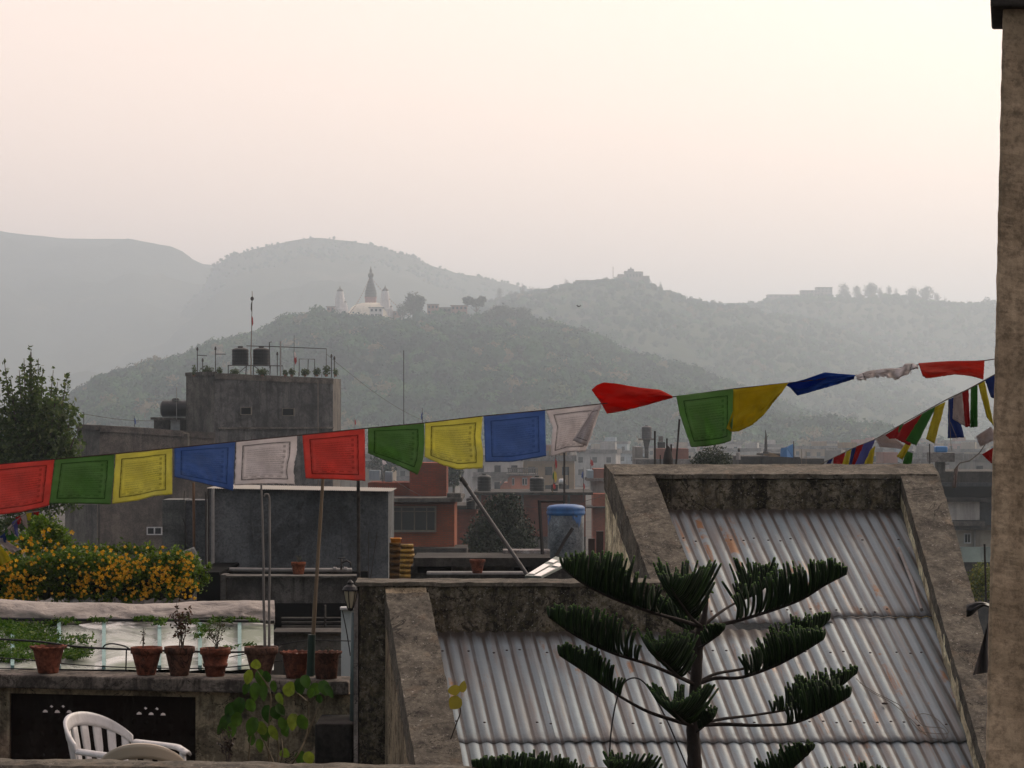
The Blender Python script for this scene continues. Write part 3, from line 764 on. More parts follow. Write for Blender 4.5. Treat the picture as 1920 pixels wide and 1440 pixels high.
def small_window(px0, px1, y0, y1, d, parent, fm, panes=1):
    x0, x1, z1, z0 = Xat(px0, d), Xat(px1, d), Zat(y0, d), Zat(y1, d); e = (x1 - x0) * 0.07
    m = MB()
    for bx in ((x0, x1, z1 - e, z1), (x0, x1, z0, z0 + e), (x0, x0 + e, z0 + e, z1 - e), (x1 - e, x1, z0 + e, z1 - e)):
        m.box(bx[0], bx[1], d - 0.10, d + 0.1, bx[2], bx[3])
    for i in range(1, panes):
        xx = x0 + (x1 - x0) * i / panes; m.box(xx - e * 0.6, xx + e * 0.6, d - 0.09, d + 0.1, z0 + e, z1 - e)
    w = m.build('window', fm, parent)
    m = MB(); m.box(x0 + e, x1 - e, d - 0.03, d + 0.1, z0 + e, z1 - e)
    m.build('pane', M_openshade, w)
M_oldframe = paint('old_frame', (0.16, 0.14, 0.11), 0.8)
M_wframe = paint('white_frame', (0.5, 0.5, 0.5), 0.6)
small_window(451, 472, 763, 778, 140.9, tw, M_oldframe)
small_window(529, 552, 765, 780, 142.6, tw, M_oldframe)
small_window(276, 305, 988, 1003, 137.3, tw, M_wframe, 2)
m = MB(); a, b_ = P(429, 841, 140.0), P(463, 841, 140.8); m.obox((a + b_) / 2, (b_ - a) / 2, (0, 0.5, 0), (0, 0, 0.09)); m.tube([P(462, 842, 140.5), P(464, 862, 140.5)], 0.07, 5)
m.build('door_hood', M_towerlight, tw)
m = MB(); m.tube([P(343, 812, 137.5), P(353, 813, 137.7), P(353, 850, 137.7)], 0.06, 6); m.build('drain_pipe', M_oldframe, tw)
# rooftop things
M_iron = paint('rusty_iron', (0.03, 0.026, 0.024), 0.7, 0.4, 8.0)
M_greypipe = paint('grey_pipe', (0.25, 0.24, 0.23), 0.55, 0.2, 6)
M_bamboo = paint('bamboo_pole', (0.12, 0.085, 0.05), 0.7, 0.4, 3.0)
dR = 143.0
tower_tank(433, 464.5, 649, 684, dR, 'left of the twin black water tanks on the concrete tower')
tower_tank(472.5, 504, 649, 684, dR, 'right of the twin black water tanks on the concrete tower')
def stick(name, pts, rpx, d, mat, label, cat, parent=None, group=None, n=6):
    m = MB(); m.tube([P(x, y, d) for x, y in pts], rpx * d / F, n)
    o = m.build(name, mat, parent)
    if parent is None: tag(o, label, cat, group)
    return o
ts = thing('tank_stand', P(468, 700, dR), 'iron stand carrying the twin black tanks on the tower', 'stand')
for i, x in enumerate((428, 462, 475, 507)):
    stick('leg', [(x, 685), (x - 1 if i % 2 else x, 703)], 1.0, dR, M_iron, None, None, ts)
stick('rail', [(427, 685), (530, 686), (532, 702)], 1.0, dR - 0.4, M_iron, None, None, ts)
stick('brace', [(463, 686), (445, 701)], 0.7, dR, M_iron, None, None, ts); stick('brace', [(476, 686), (496, 701)], 0.7, dR, M_iron, None, None, ts)
def flagpole(px, yb, yt, d, rpx, label, flags, mat=M_bamboo, knot=None, dx=0, group=None, wob=1.2):
    """flags: list of (y0, y1, width px, material, side)"""
    rg = random.Random(int(px * 7 + yt))
    t = thing('flag_pole', P(px, yb, d), label, 'flag pole', group)
    n_ = 12; pts = [(px + dx * i / n_ + rg.uniform(-wob, wob) * 0.5, yb + (yt - yb) * i / n_) for i in range(n_ + 1)]
    m = MB(); m.tube([P(x, y, d) for x, y in pts], [rpx * d / F * (1 - 0.5 * i / n_) for i in range(n_ + 1)], 6)
    m.build('pole', mat, t)
    if knot:
        m = MB(); m.blob(P(px + dx * (knot - yb) / (yt - yb), knot, d - 0.05), 3.3 * d / F, 6, (1, 1, 1.25)); m.build('knot', M_iron, t)
    for (y0, y1, w, mt, sd) in flags:
        xx = px + dx * ((y0 + y1) / 2 - yb) / (yt - yb)
        m = MB(); q = [(xx, y0), (xx + sd * w * 0.8, y0 + (y1 - y0) * 0.3), (xx + sd * w, y1 - (y1 - y0) * 0.25), (xx + sd * w * 0.35, y1), (xx, y1 - (y1 - y0) * 0.4)]
        m.prism([P(a_, b2, d - 0.03 * i) for i, (a_, b2) in enumerate(q)], (0, 0.02, 0))
        m.build('flag', mt, t)
    return t
M_cr, M_cg, M_cy, M_cb, M_cw = [plain('old_cloth_' + n_, c) for n_, c in (('red', (0.30, 0.03, 0.03)), ('green', (0.04, 0.15, 0.04)), ('yellow', (0.42, 0.33, 0.05)), ('blue', (0.05, 0.09, 0.24)), ('white', (0.5, 0.45, 0.44)))]
flagpole(470, 702, 546, dR - 1, 1.1, 'tallest wavering bamboo pole with a dark knot on the concrete tower', [(590, 612, 3, M_cr, 1), (563, 585, 2.5, M_iron, -1)], knot=560, dx=3)
flagpole(551.5, 703, 628, dR, 0.7, 'thin rooftop antenna pole with red and white flags right of the tanks', [(660, 684, 5, M_cr, 1), (658, 672, 4, M_cw, 1)], mat=M_iron, wob=0)
def torch(px, y0, y1, d, label):
    t = thing('roof_post', P(px, y1, d), label, 'post', 'thin posts along the tower roof edge')
    stick('post', [(px, y1), (px, y0 + 4)], 0.9, d, M_iron, None, None, t)
    m = MB(); m.lathe([(0, -0.02), (1.8 * d / F, 0), (2.0 * d / F, 3 * d / F), (1.0 * d / F, 6 * d / F), (0, 6.5 * d / F)], P(px, y0 + 6, d), 8); m.build('cap', M_iron, t)
    return t
t_ = torch(370, 651, 700, 142, 'leftmost capped post with a short side arm on the tower roof'); stick('arm', [(370, 666), (388, 667)], 0.8, 142, M_iron, None, None, t_)
t_ = torch(404, 650, 700, 141, 'second capped post with a side arm left of the tanks'); stick('arm', [(404, 664), (423, 664)], 0.8, 141, M_iron, None, None, t_)
torch(380, 672, 699, 142, 'short capped post between the two armed posts')
torch(520, 660, 704, 143, 'capped post leaning on the grey pipe right of the tanks')
torch(621.5, 664, 708, 145, 'capped post at the right corner of the tower roof')
torch(627, 668, 708, 145.5, 'last capped post at the far right corner of the tower roof')
tag(stick('vent_pipe', [(526, 640), (526, 706)], 1.5, 142, M_greypipe, None, None), 'tall grey vent pipe standing right of the tanks', 'pipe')
tag(stick('vent_pipe', [(506, 690), (505, 642), (509, 641)], 1.0, 142.5, M_iron, None, None), 'dark hooked pipe beside the right black tank', 'pipe')
tag(stick('water_pipe', [(462, 648.5), (520, 650), (612, 654), (611.5, 706)], 0.9, 142, M_iron, None, None), 'long horizontal iron pipe bent down at the tower corner', 'pipe')
tag(stick('pipe_stand', [(561, 705), (561, 673), (590, 673.5), (590, 704)], 0.9, 144, M_iron, None, None), 'small iron frame among the plants on the tower roof', 'frame')
tag(stick('pipe_stand', [(578, 674), (577, 704)], 0.9, 143.4, M_iron, None, None), 'single upright bar inside the small tower roof frame', 'frame')
M_potleaf = leafmat('pot_plant_leaves', (0.03, 0.055, 0.015), (0.06, 0.10, 0.025), (0.10, 0.13, 0.04), 0.3, scale=2)
for i, (px, w, yt, lb) in enumerate([(364, 9, 683, 'spiky green plant at the left corner of the tower roof'), (388, 26, 685, 'row of low grassy plants left of the second post'), (412, 12, 687, 'dark leafy plant under the second post arm'), (440, 20, 691, 'green plants below the left black tank'), (492, 24, 690, 'green plants below the right black tank'), (535, 10, 693, 'small plant right of the grey vent pipe'), (547, 14, 690, 'round dark bush in a pot right of the vent pipe'), (572, 18, 690, 'bushy plant under the small roof frame'), (594, 16, 688, 'leafy plant right of the small roof frame'), (612, 16, 684, 'tall sprawling plant at the right end of the tower roof'), (629, 11, 690, 'plant hanging over the right corner of the tower')]):
    d = 141.5; q = d / F
    t = thing('roof_plant', P(px, 704, d), lb, 'plant', 'plants growing along the tower roof edge')
    m = MB(); m.lathe([(2.4 * q, 0), (3.2 * q, 4 * q), (0, 4 * q)], P(px, 706, d), 8); m.build('pot', M_redbrickfar, t)
    leafcrown('leaves', [(P(px, (yt + 703) / 2 + 1, d), (w * q / 2, 0.3, (703 - yt) * q * 0.55))], int(16 * w), 0.055, M_potleaf, t, 200 + i, core=0.05)
# lower roof: horizontal tank on a slab
dL = 144.0
lt = thing('rooftop_tank', P(329, 783, dL), 'fat black horizontal water tank on the lower wing roof', 'water tank')
m = MB()
r_ = 15.5 * dL / F
pr = [(0, -27), (0.75, -27), (0.98, -24), (1.0, -20), (0.97, -12), (1.0, -8), (0.97, 0), (1.0, 8), (0.97, 12), (1.0, 20), (0.98, 24), (0.75, 27), (0, 27)]
c0 = P(329, 766.5, dL); b0 = len(m.v)
for r, xx in pr:
    for kk in range(20):
        a = 2 * math.pi * kk / 20; m.v.append((c0.x + xx * dL / F, c0.y + r * r_ * math.cos(a), c0.z + r * r_ * math.sin(a)))
for i in range(len(pr) - 1):
    for kk in range(20):
        k2 = (kk + 1) % 20; m.f.append((b0 + i * 20 + kk, b0 + i * 20 + k2, b0 + (i + 1) * 20 + k2, b0 + (i + 1) * 20 + kk))
m.build('tank_body', M_tankblack, lt)
m = MB(); m.lathe([(7 * dL / F, 0), (7 * dL / F, 3 * dL / F), (4.5 * dL / F, 4.6 * dL / F), (0, 4.6 * dL / F)], P(329, 751, dL), 12); m.build('lid', M_tankblack, lt)
ls = thing('tank_shelter', P(332, 804, dL), 'concrete slab shelter under the horizontal black tank', 'shelter')
m = MB(); m.box(Xat(286, dL), Xat(376, dL), dL - 0.8, dL + 2, Zat(787, dL), Zat(782.5, dL)); m.build('slab', M_towerlight, ls)
for a, b_ in ((290, 320), (339, 374)):
    m = MB(); m.box(Xat(a, dL), Xat(b_, dL), dL - 0.3, dL + 1.6, Zat(812, dL), Zat(787, dL) - 0.003); m.build('wall', M_wingconc, ls)
m = MB(); m.box(Xat(321, dL), Xat(338.5, dL), dL - 0.25, dL + 1.4, Zat(812, dL), Zat(787, dL) - 0.003); m.build('door', M_wframe, ls)
tag(stick('pipe_stand', [(290, 750), (386, 750), (385, 800)], 0.6, dL - 1, M_greypipe, None, None), 'thin pipe frame over the horizontal tank', 'frame')
tag(stick('vent_pipe', [(331, 725), (331, 790)], 0.7, dL - 1.1, M_greypipe, None, None), 'thin vertical pipe in front of the horizontal tank', 'pipe')
flagpole(252, 800, 780, 139, 0.8, 'tiny pole with blue and red flags on the low wing roof', [(783, 797, 3, M_cb, 1)], mat=M_iron)
lp = thing('roof_lamp', P(155, 800, 138), 'white globe lamp beside a dark post at the left end of the wing roof', 'lamp')
stick('post', [(157, 800), (157, 773), (153, 773)], 0.8, 138, M_iron, None, None, lp)
m = MB(); m.blob(P(150, 778, 138), 3.0 * 138 / F, 8); m.build('globe', paint('globe_glass', (0.6, 0.56, 0.5), 0.3), lp, True)

# ------------------------------------------------------------------ middle distance, centre: brick houses, tanks, poles
M_brick = brickmat('orange_brick', (0.33, 0.08, 0.035), (0.25, 0.065, 0.03), (0.15, 0.09, 0.055), 1.0, 0.35)
M_brickd = brickmat('old_red_brick', (0.26, 0.062, 0.036), (0.18, 0.048, 0.03), (0.12, 0.07, 0.05), 1.0, 0.6)
M_darkconc = concrete('dark_concrete', (0.075, 0.068, 0.06), (0.025, 0.023, 0.022), 0.5, 0.7)
M_midconc = concrete('mid_concrete', (0.16, 0.15, 0.135), (0.06, 0.055, 0.05), 0.5, 0.6)
def bx(mb, px0, px1, yt, yb, d, dep):
    zb = 0.0 if d > 60 and (yb == 930 or yb > 960 and yb > 1100) else Zat(yb, d)      # walls that leave the view run down to the ground
    mb.box(Xat(px0, d), Xat(px1, d), d, d + dep, zb, Zat(yt, d))
def bpart(parent, name, mat, *boxes, bevel=0.0):
    m = MB()
    for b_ in boxes: bx(m, *b_)
    return m.build(name, mat, parent, bevel=bevel)
oh = thing('brick_house', P(790, 1028, 100), 'orange brick house with a wide dark grid window right of the metal box', 'house')
bpart(oh, 'wall', M_brick, (728, 852, 945, 1200, 100, 5))
bpart(oh, 'upper_wall', M_brickd, (768, 837, 868, 934, 102, 3), (690, 768, 905, 934, 102.5, 3))
bpart(oh, 'floor_slab', M_midconc, (726, 866, 934, 941, 99.2, 7), (838, 864, 925, 934, 99.6, 1))
bpart(oh, 'lower_slab', M_darkconc, (690, 875, 1028, 1046, 98.6, 3))
w_ = bpart(oh, 'window', M_oldframe, (736, 818, 949, 952, 99.8, 0.3), (736, 818, 994, 998, 99.8, 0.3), (736, 739, 952, 994, 99.8, 0.3), (815, 818, 952, 994, 99.8, 0.3), (752, 754, 952, 994, 99.85, 0.2), (776, 778, 952, 994, 99.85, 0.2), (799, 801, 952, 994, 99.85, 0.2), (739, 815, 958, 960, 99.86, 0.2))
bpart(w_, 'pane', glassmat('dark_pane', (0.03, 0.04, 0.04)), (739, 815, 952, 994, 99.95, 0.1))
bpart(oh, 'roof_junk', HM['pale blue'], (692, 712, 882, 900, 103, 1), (722, 735, 885, 903, 103.4, 1))
# second brick house with tanks
bh = thing('brick_house', P(990, 1010, 168), 'long dark red brick house with concrete columns carrying black tanks', 'house')
bpart(bh, 'wall', M_brickd, (893, 1098, 928, 1006, 170, 8))
bpart(bh, 'lower_wall', M_midconc, (893, 1098, 1006, 1120, 170.2, 8))
bpart(bh, 'roof_slab', M_darkconc, (888, 1112, 923, 928, 169.4, 9))
for a in (897, 977, 1064):
    bpart(bh, 'column', M_midconc, (a, a + 5, 928, 1040, 169.6, 0.6))
fb = thing('brick_house', P(848, 1010, 130), 'small brick wall section squeezed between the orange house and the dark tree', 'house')
bpart(fb, 'wall', M_brickd, (852, 894, 955, 1120, 135, 6)); bpart(fb, 'roof_slab', M_darkconc, (850, 898, 948, 955, 134.5, 6))
tower_tank(895, 921, 888, 924, 172, 'black water tank standing alone under the middle yellow flag')
tower_tank(993, 1021, 892, 924, 172, 'black water tank right of the pink house')
tower_tank(1033, 1047, 906, 924, 173, 'half-sized dark tank right of the big brick roof tank')
tower_tank(874, 892, 931, 955, 128, 'dark tank behind the top of the leaning pipe')
mt = thing('water_tank', P(1055, 920, 230), 'shiny small steel tank on a stand under the white flag', 'water tank')
m = MB(); m.lathe([(0, 0), (0.27, 0.0), (0.3, 0.1), (0.3, 0.4), (0.2, 0.5), (0, 0.5)], P(1054, 908, 230), 12, 1.0, 1.0); m.build('tank_body', M_metaltank, mt, True); bpart(mt, 'stand', M_midconc, (1048, 1062, 908, 930, 230, 0.5))
ph = thing('pink_house', P(970, 924, 320), 'salmon pink house with white windows and a balustraded roof terrace', 'house')
bpart(ph, 'wall', paint('salmon_paint', (0.52, 0.20, 0.13), 0.85, 0.12, 0.5), (952, 998, 892, 960, 320, 6), (938, 952, 905, 960, 320.2, 6))
bpart(ph, 'terrace_slab', M_stone, (950, 1008, 889, 892, 319.4, 7))
bpart(ph, 'balustrade', M_stone, *[(952 + 3.4 * i, 954 + 3.4 * i, 879, 889, 319.5, 0.2) for i in range(17)], (951, 1008, 877, 879, 319.4, 0.4))
m = MB(); m.prism([P(936, 908, 319), P(952, 890, 319), P(956, 890, 319), P(956, 893, 319), P(938, 912, 319)], (0, 1, 0)); m.build('stair', M_stone, ph)
for a in (960, 979, 984):
    w_ = bpart(ph, 'window', M_wframe, (a, a + 4.5, 896, 910, 319.9, 0.2)); bpart(w_, 'pane', M_openshade, (a + 1, a + 3.5, 898, 908.5, 319.8, 0.1))
rhs = thing('corner_house', P(1125, 960, 190), 'small brick and blue house against the left side of the sloping parapet', 'house')
bpart(rhs, 'upper_wall', HM['brick-red'], (1113, 1140, 879, 897, 192, 4)); bpart(rhs, 'blue_wall', HM['pale blue'], (1102, 1112.7, 882, 897, 192, 4))
bpart(rhs, 'slab', M_stone, (1100, 1142, 897, 902, 191, 5)); bpart(rhs, 'wall', HM['white'], (1108, 1140, 902, 926, 192, 4)); bpart(rhs, 'lower_wall', M_brick, (1112, 1140, 926, 1200, 189, 4)); bpart(rhs, 'lower_roof', M_midconc, (1098, 1140, 950, 953, 188, 4))
for i, (pts, r, d, lb) in enumerate([([(757, 800), (757, 657)], 0.8, 180, 'tall thin dark mast rising in front of the temple hill'), ([(1058, 1000), (1058, 846)], 2.2, 60, 'straight dark pole under the folded white flag'), ([(1066, 925), (1066, 880)], 0.6, 180, 'thin aerial right of the straight dark pole')]):
    tag(stick('mast', pts, r, d, M_iron, None, None), lb, 'mast')
flagpole(1036, 925, 835, 95, 1.0, 'leaning bamboo pole with frayed coloured cloths under the white flag', [(858, 880, -4, M_cr, -1), (880, 905, -6, M_cy, -1), (905, 918, 5, M_cr, 1), (884, 900, 3, M_cg, -1)], dx=8)
flagpole(1094, 940, 876, 150, 0.9, 'pole with a drooping blue flag left of the parapet', [(882, 898, 4, M_cb, -1), (905, 918, 3, M_cr, 1)], mat=M_iron)
flagpole(1107, 895, 856, 200, 0.7, 'short pole with a dark pennant on the small corner house', [(860, 875, 6, M_cr, 1)], mat=M_iron)
flagpole(792, 800, 765, 160, 0.8, 'pole with a blue flag peeping above the middle green flag', [(772, 788, 3, M_cb, -1)], mat=M_iron)
flagpole(665, 810, 779, 160, 0.7, 'thin pole with red streamer above the red flag', [(785, 798, 2.5, M_cr, 1)], mat=M_greypipe)
flagpole(717, 925, 862, 104, 1.8, 'grey post with white bird-like top under the middle green flag', [(862, 872, 8, M_cw, 1)], mat=M_greypipe, wob=0)
# dark conical tree and shrubs
M_treed = leafmat('dark_conifer_leaves', (0.012, 0.024, 0.010), (0.024, 0.042, 0.016), (0.04, 0.06, 0.02), 0.1, scale=1.2)
dd = 110.0; q = dd / F
t = thing('bushy_tree', P(935, 1100, dd), 'dark dense feathery tree growing in front of the red brick house', 'tree')
m = MB(); m.tube([P(938, 1400, dd), P(938, 1060, dd), P(935, 960, dd)], [0.2, 0.15, 0.05], 7); m.build('trunk', M_bark, t)
leafcrown('crown', [(P(x, y, dd), (w * q, w * q * 0.8, h * q)) for x, y, w, h in ((938, 1030, 62, 40), (925, 985, 42, 35), (955, 965, 30, 35), (930, 950, 24, 22), (960, 1010, 45, 45), (905, 1015, 38, 36), (985, 1040, 30, 26), (940, 940, 14, 16), (962, 938, 12, 14))], 15000, 0.075, M_treed, t, 301, core=0.3, flat=0.3)
t = thing('shrub', P(1000, 1045, 90), 'small dark shrub at the foot of the brick house', 'shrub')
leafcrown('foliage', [(P(985, 1050, 90), (22 * 90 / F, 0.5, 14 * 90 / F)), (P(1003, 1045, 90), (14 * 90 / F, 0.5, 10 * 90 / F))], 1200, 0.05, M_treed, t, 302)
# ---- above the concrete parapet
M_hz = HM
wt = thing('water_tower', P(1213, 868, 245), 'grey water tank on a flared concrete column above the parapet', 'water tower')
bpart(wt, 'slab', M_stone, (1198, 1226, 822, 825.5, 245, 1.6)); m = MB(); m.prism([P(1206, 825.5, 245.3), P(1219, 825.5, 245.3), P(1216, 840, 245.3), P(1216, 905, 245.3), P(1209, 905, 245.3), P(1209, 840, 245.3)], (0, 0.5, 0)); m.build('column', M_midconc, wt)
tank_mesh(Xat(1212.5, 245.8), 245.8, Zat(822, 245.8), 9.5 * 245 / F, 24.5 * 245 / F).build('tank_body', paint('grey_tank', (0.05, 0.05, 0.055), 0.5), wt)
hh = thing('rooftop_house', P(1250, 868, 240), 'brick rooftop room with a small tank beside the water tower', 'house')
bpart(hh, 'wall', HM['grey'], (1190, 1205, 838, 930, 248, 5)); bpart(hh, 'brick_wall', HM['brick-red'], (1231, 1291, 841, 930, 240, 5)); bpart(hh, 'base', M_stone, (1192, 1300, 861, 930, 239, 6)); bpart(hh, 'tank', M_tankblack, (1233, 1247, 829, 840, 241, 0.5)); bpart(hh, 'vent', M_stone, (1235, 1243, 818, 828.5, 241, 0.4))
for i, (pts, r, lb) in enumerate([([(1228, 880), (1228, 808)], 2.0, 'left dark iron bar sticking up behind the parapet'), ([(1267, 880), (1274, 786)], 2.0, 'leaning dark iron bar reaching the hanging green flag'), ([(1250, 880), (1250.5, 822)], 1.8, 'dark iron bar rising out of the cone basket'), ([(1259, 880), (1258.5, 833)], 1.6, 'short iron bar right of the cone basket'), ([(1238, 880), (1238, 853)], 1.2, 'shortest iron bar between the left bar and the basket')]):
    tag(stick('iron_bar', pts, r, 30, M_iron, None, None), lb, 'iron bar', 'dark bars standing behind the parapet')
m = MB(); m.lathe([(10 * 30 / F, -0.1), (9.5 * 30 / F, 6 * 30 / F), (7 * 30 / F, 20 * 30 / F), (3 * 30 / F, 30 * 30 / F), (0, 33 * 30 / F)], P(1252.5, 868, 30), 14)
tag(m.build('cone_basket', M_iron, None), 'dark cone-shaped basket bristling between the iron bars', 'basket')
t = thing('round_bush', P(1336, 875, 78), 'dark dome-shaped bush behind the parapet under the green flag', 'bush')
leafcrown('foliage', [(P(1336, 872, 78), (38 * 78 / F, 0.6, 36 * 78 / F)), (P(1320, 868, 78), (22 * 78 / F, 0.5, 22 * 78 / F)), (P(1352, 868, 78), (22 * 78 / F, 0.5, 20 * 78 / F))], 5000, 0.04, M_treed, t, 303, core=0.3)
sb = thing('low_rooftop', P(1450, 868, 175), 'low dark rooftop with clutter above the parapet middle', 'rooftop')
bpart(sb, 'wall', M_darkconc, (1385, 1425, 857, 930, 176, 6), (1430, 1500, 857, 930, 178, 6), (1495, 1545, 860, 930, 180, 6)); bpart(sb, 'ledge', M_midconc, (1383, 1440, 855, 857, 175, 6), (1426, 1470, 850, 856.8, 178.2, 3))
m = MB(); m.prism([P(1436, 846, 178), P(1455, 852, 178), P(1465, 856.5, 178), P(1430, 856.5, 178)], (0, 1, 0)); m.build('lean_to', HM['ochre'], sb)
t = thing('rooftop_stack', P(1436, 850, 177), 'tapered dark chimney stack with a bent wire on the low rooftop', 'chimney')
m = MB(); m.tube([P(1436, 850, 177), P(1436, 826, 177), P(1436, 814, 177), P(1435, 806, 177)], [0.12, 0.09, 0.05, 0.02], 7); m.lathe([(0.24, 0), (0.2, 0.14), (0.1, 0.2)], P(1436, 851, 177), 8); m.build('stack', M_iron, t)
m = MB(); m.tube([P(1436, 822, 177), P(1441, 816, 177)], 0.015, 4); m.build('wire', M_iron, t)
t = thing('rooftop_shrine', P(1385, 868, 174), 'small white rooftop pillar with a dark top left of the low roof', 'pillar')
m = MB(); m.lathe([(4.5 * 174 / F, 0), (4 * 174 / F, 12 * 174 / F), (2.4 * 174 / F, 14 * 174 / F)], P(1384, 862, 174), 10); m.build('pillar', HM['white'], t); m = MB(); m.blob(P(1385.5, 844, 174), 2.6 * 174 / F, 6, (1, 1, 1.5)); m.build('top', M_iron, t)
t = thing('blue_tarpaulin', P(1478, 858, 176), 'bright blue tarpaulin pulled to a pole above the parapet', 'tarpaulin')
m = MB(); m.prism([P(1463, 856, 176), P(1464, 841, 176), P(1475, 838, 175.6), P(1487, 832, 176), P(1487.5, 858, 176), P(1476, 857, 175.5)], (0, 0.05, 0)); m.build('sheet', M_tankblue, t)
stick('pole', [(1488.5, 862), (1488, 827)], 1.0, 176, M_iron, None, None, t)
for x_, y_, lb in ((1503, 842, 'thin stick right of the blue tarpaulin'), (1511.5, 846, 'second thin stick right of the blue tarpaulin')):
    tag(stick('stick', [(x_, 870), (x_, y_)], 0.6, 176, M_bamboo, None, None), lb, 'stick')
# ---- right: building between the parapet and the post
rb = thing('apartment_building', P(1810, 1055, 150), 'grey and cream house with dark upper storey between parapet and post', 'building')
bpart(rb, 'roof', M_darkconc, (1757, 1900, 884, 905, 150, 8)); bpart(rb, 'upper_wall', concrete('slate_wall', (0.09, 0.10, 0.11), (0.04, 0.04, 0.045), 0.4), (1762, 1900, 905, 912, 149.6, 9), (1765, 1900, 934, 990, 150.5, 6))
bpart(rb, 'balcony_shade', M_openshade, (1764, 1900, 912, 934, 151, 6)); bpart(rb, 'white_wall', housemat('white_render', (0.50, 0.47, 0.44)), (1774, 1836, 941, 975, 149.8, 1)); bpart(rb, 'upper_slab', M_darkconc, (1765, 1900, 934, 941, 149.3, 3))
bpart(rb, 'balcony', M_midconc, (1780, 1846, 978, 986, 149, 2)); bpart(rb, 'balcony_band', M_darkconc, (1778, 1900, 986, 994, 149.4, 3)); bpart(rb, 'lower_wall', housemat('cream_render', (0.42, 0.38, 0.32)), (1785, 1900, 994, 1026, 150.2, 6)); bpart(rb, 'green_wall', housemat('green_render', (0.32, 0.40, 0.36)), (1780, 1900, 1026, 1054, 149.6, 6)); bpart(rb, 'base_band', M_darkconc, (1780, 1900, 1054, 1300, 149.9, 6)); bpart(rb, 'drain_pipe', M_greypipe, (1826, 1828.5, 994, 1026, 150.0, 0.18))
w_ = bpart(rb, 'window', M_wframe, (1807, 1820, 1000, 1019, 150.1, 0.2)); bpart(w_, 'pane', M_openshade, (1809, 1812.6, 1002, 1017, 150.05, 0.1), (1814.4, 1818, 1002, 1017, 150.05, 0.1))
rt_ = thing('water_tower', P(1767, 884, 148), 'box-like concrete water tank on a stub column right of the parapet', 'water tower')
bpart(rt_, 'tank_box', M_stone, (1745, 1790, 848.5, 866, 148, 1.5), bevel=0.03); bpart(rt_, 'column', M_midconc, (1756, 1772, 866, 900, 148.4, 0.6))
bt = bpart(None, 'blue_tank', M_tankblue, (1754, 1777, 836.5, 848.5, 148.4, 0.7), bevel=0.08); tag(bt, 'bright blue water tank on the box-like concrete water tower', 'water tank')
tag(stick('iron_bar', [(1743.5, 870), (1743, 832)], 1.2, 60, M_iron, None, None), 'dark rod beside the box-like water tower', 'iron bar')
t = thing('shrub', P(1830, 1110, 62), 'yellow-green shrub in the gap beside the cream post', 'shrub')
leafcrown('foliage', [(P(x, y, 62), (w * 62 / F, 0.5, h * 62 / F)) for x, y, w, h in ((1828, 1092, 26, 22), (1842, 1075, 22, 22), (1820, 1110, 24, 20), (1850, 1105, 22, 25))], 3000, 0.035, leafmat('yellow_green_leaves', (0.08, 0.12, 0.02), (0.16, 0.19, 0.03), (0.32, 0.28, 0.03), 0.3), t, 304, core=0.1)

# clutter on the concrete house and between the roofs
for px, y0, y1, d, lb in ((596, 712, 1040, 144.2, 'rusty drain pipe running down the right part of the tower front'), (430, 842, 1000, 139.9, 'thin pipe dropping from the door hood of the tower')):
    tag(stick('drain_pipe', [(px, y0), (px + 1, (y0 + y1) / 2), (px, y1)], 0.9, d - 0.4, M_oldframe, None, None), lb, 'pipe')
def cable(pts, d0, d1, sag, label, r=0.012):
    a, b_ = P(*pts[0], d0), P(*pts[1], d1); m = MB()
    m.tube([a.lerp(b_, i / 24) - Vector((0, 0, sag * math.sin(math.pi * i / 24))) for i in range(25)], r, 4)
    tag(m.build('cable', M_iron), label, 'cable')
cable(((612, 664), (870, 812)), 144, 180, 0.8, 'thin cable sagging from the tower roof corner towards the right')
cable(((157, 776), (352, 784)), 138, 144, 0.25, 'cable strung along the low wing roof to the horizontal tank')
cable(((898, 925), (1130, 930)), 165, 150, 0.8, 'dark cable sagging in front of the long red brick house')
cable(((738, 900), (895, 935)), 95, 120, 0.5, 'cable sagging from the orange brick house to the tree', 0.01)
for i, px in enumerate((560, 572, 590, 603)):
    tag(stick('rebar', [(px, 707), (px + (i % 2), 698 - 2 * (i % 3))], 0.5, 146, M_iron, None, None), ('first', 'second', 'third', 'fourth')[i] + ' stub of reinforcing bar from the left on the tower roof edge', 'rebar', 'stubs of reinforcing bar on the tower')
# ------------------------------------------------------------------ near roof with corrugated sheets and sloping parapets
RO = P(1255, 955, 16.7)
SL = 0.504; SK = 0.148
def RP(u, v, h=0.0):
    return Vector((RO.x + u + SK * v, RO.y - v, RO.z - SL * v + h))
M_par = concrete('parapet_concrete', (0.24, 0.205, 0.155), (0.022, 0.02, 0.017), 5.0, 0.95, moss=(0.075, 0.065, 0.035), patch=(0.19, 0.145, 0.085), light=(0.42, 0.40, 0.36))
M_partop = concrete('parapet_top', (0.195, 0.172, 0.134), (0.06, 0.052, 0.045), 3.2, 0.55, con=0.55, patch=(0.18, 0.13, 0.085), light=(0.38, 0.35, 0.31))
M_cream = concrete('stained_cream_plaster', (1.1, 0.93, 0.62), (0.10, 0.085, 0.07), 1.3, 0.6, patch=(0.42, 0.29, 0.20), light=(0.55, 0.50, 0.42))
M_creamd = concrete('mouldy_cream_plaster', (0.46, 0.37, 0.245), (0.03, 0.026, 0.022), 2.0, 0.6, con=0.6, patch=(0.26, 0.16, 0.12))
rh = thing('roof_house', (RO.x, RO.y, 0.0), 'house with a steep corrugated metal roof framed by mouldy concrete parapets', 'house')
RO0 = Vector(rh.location)
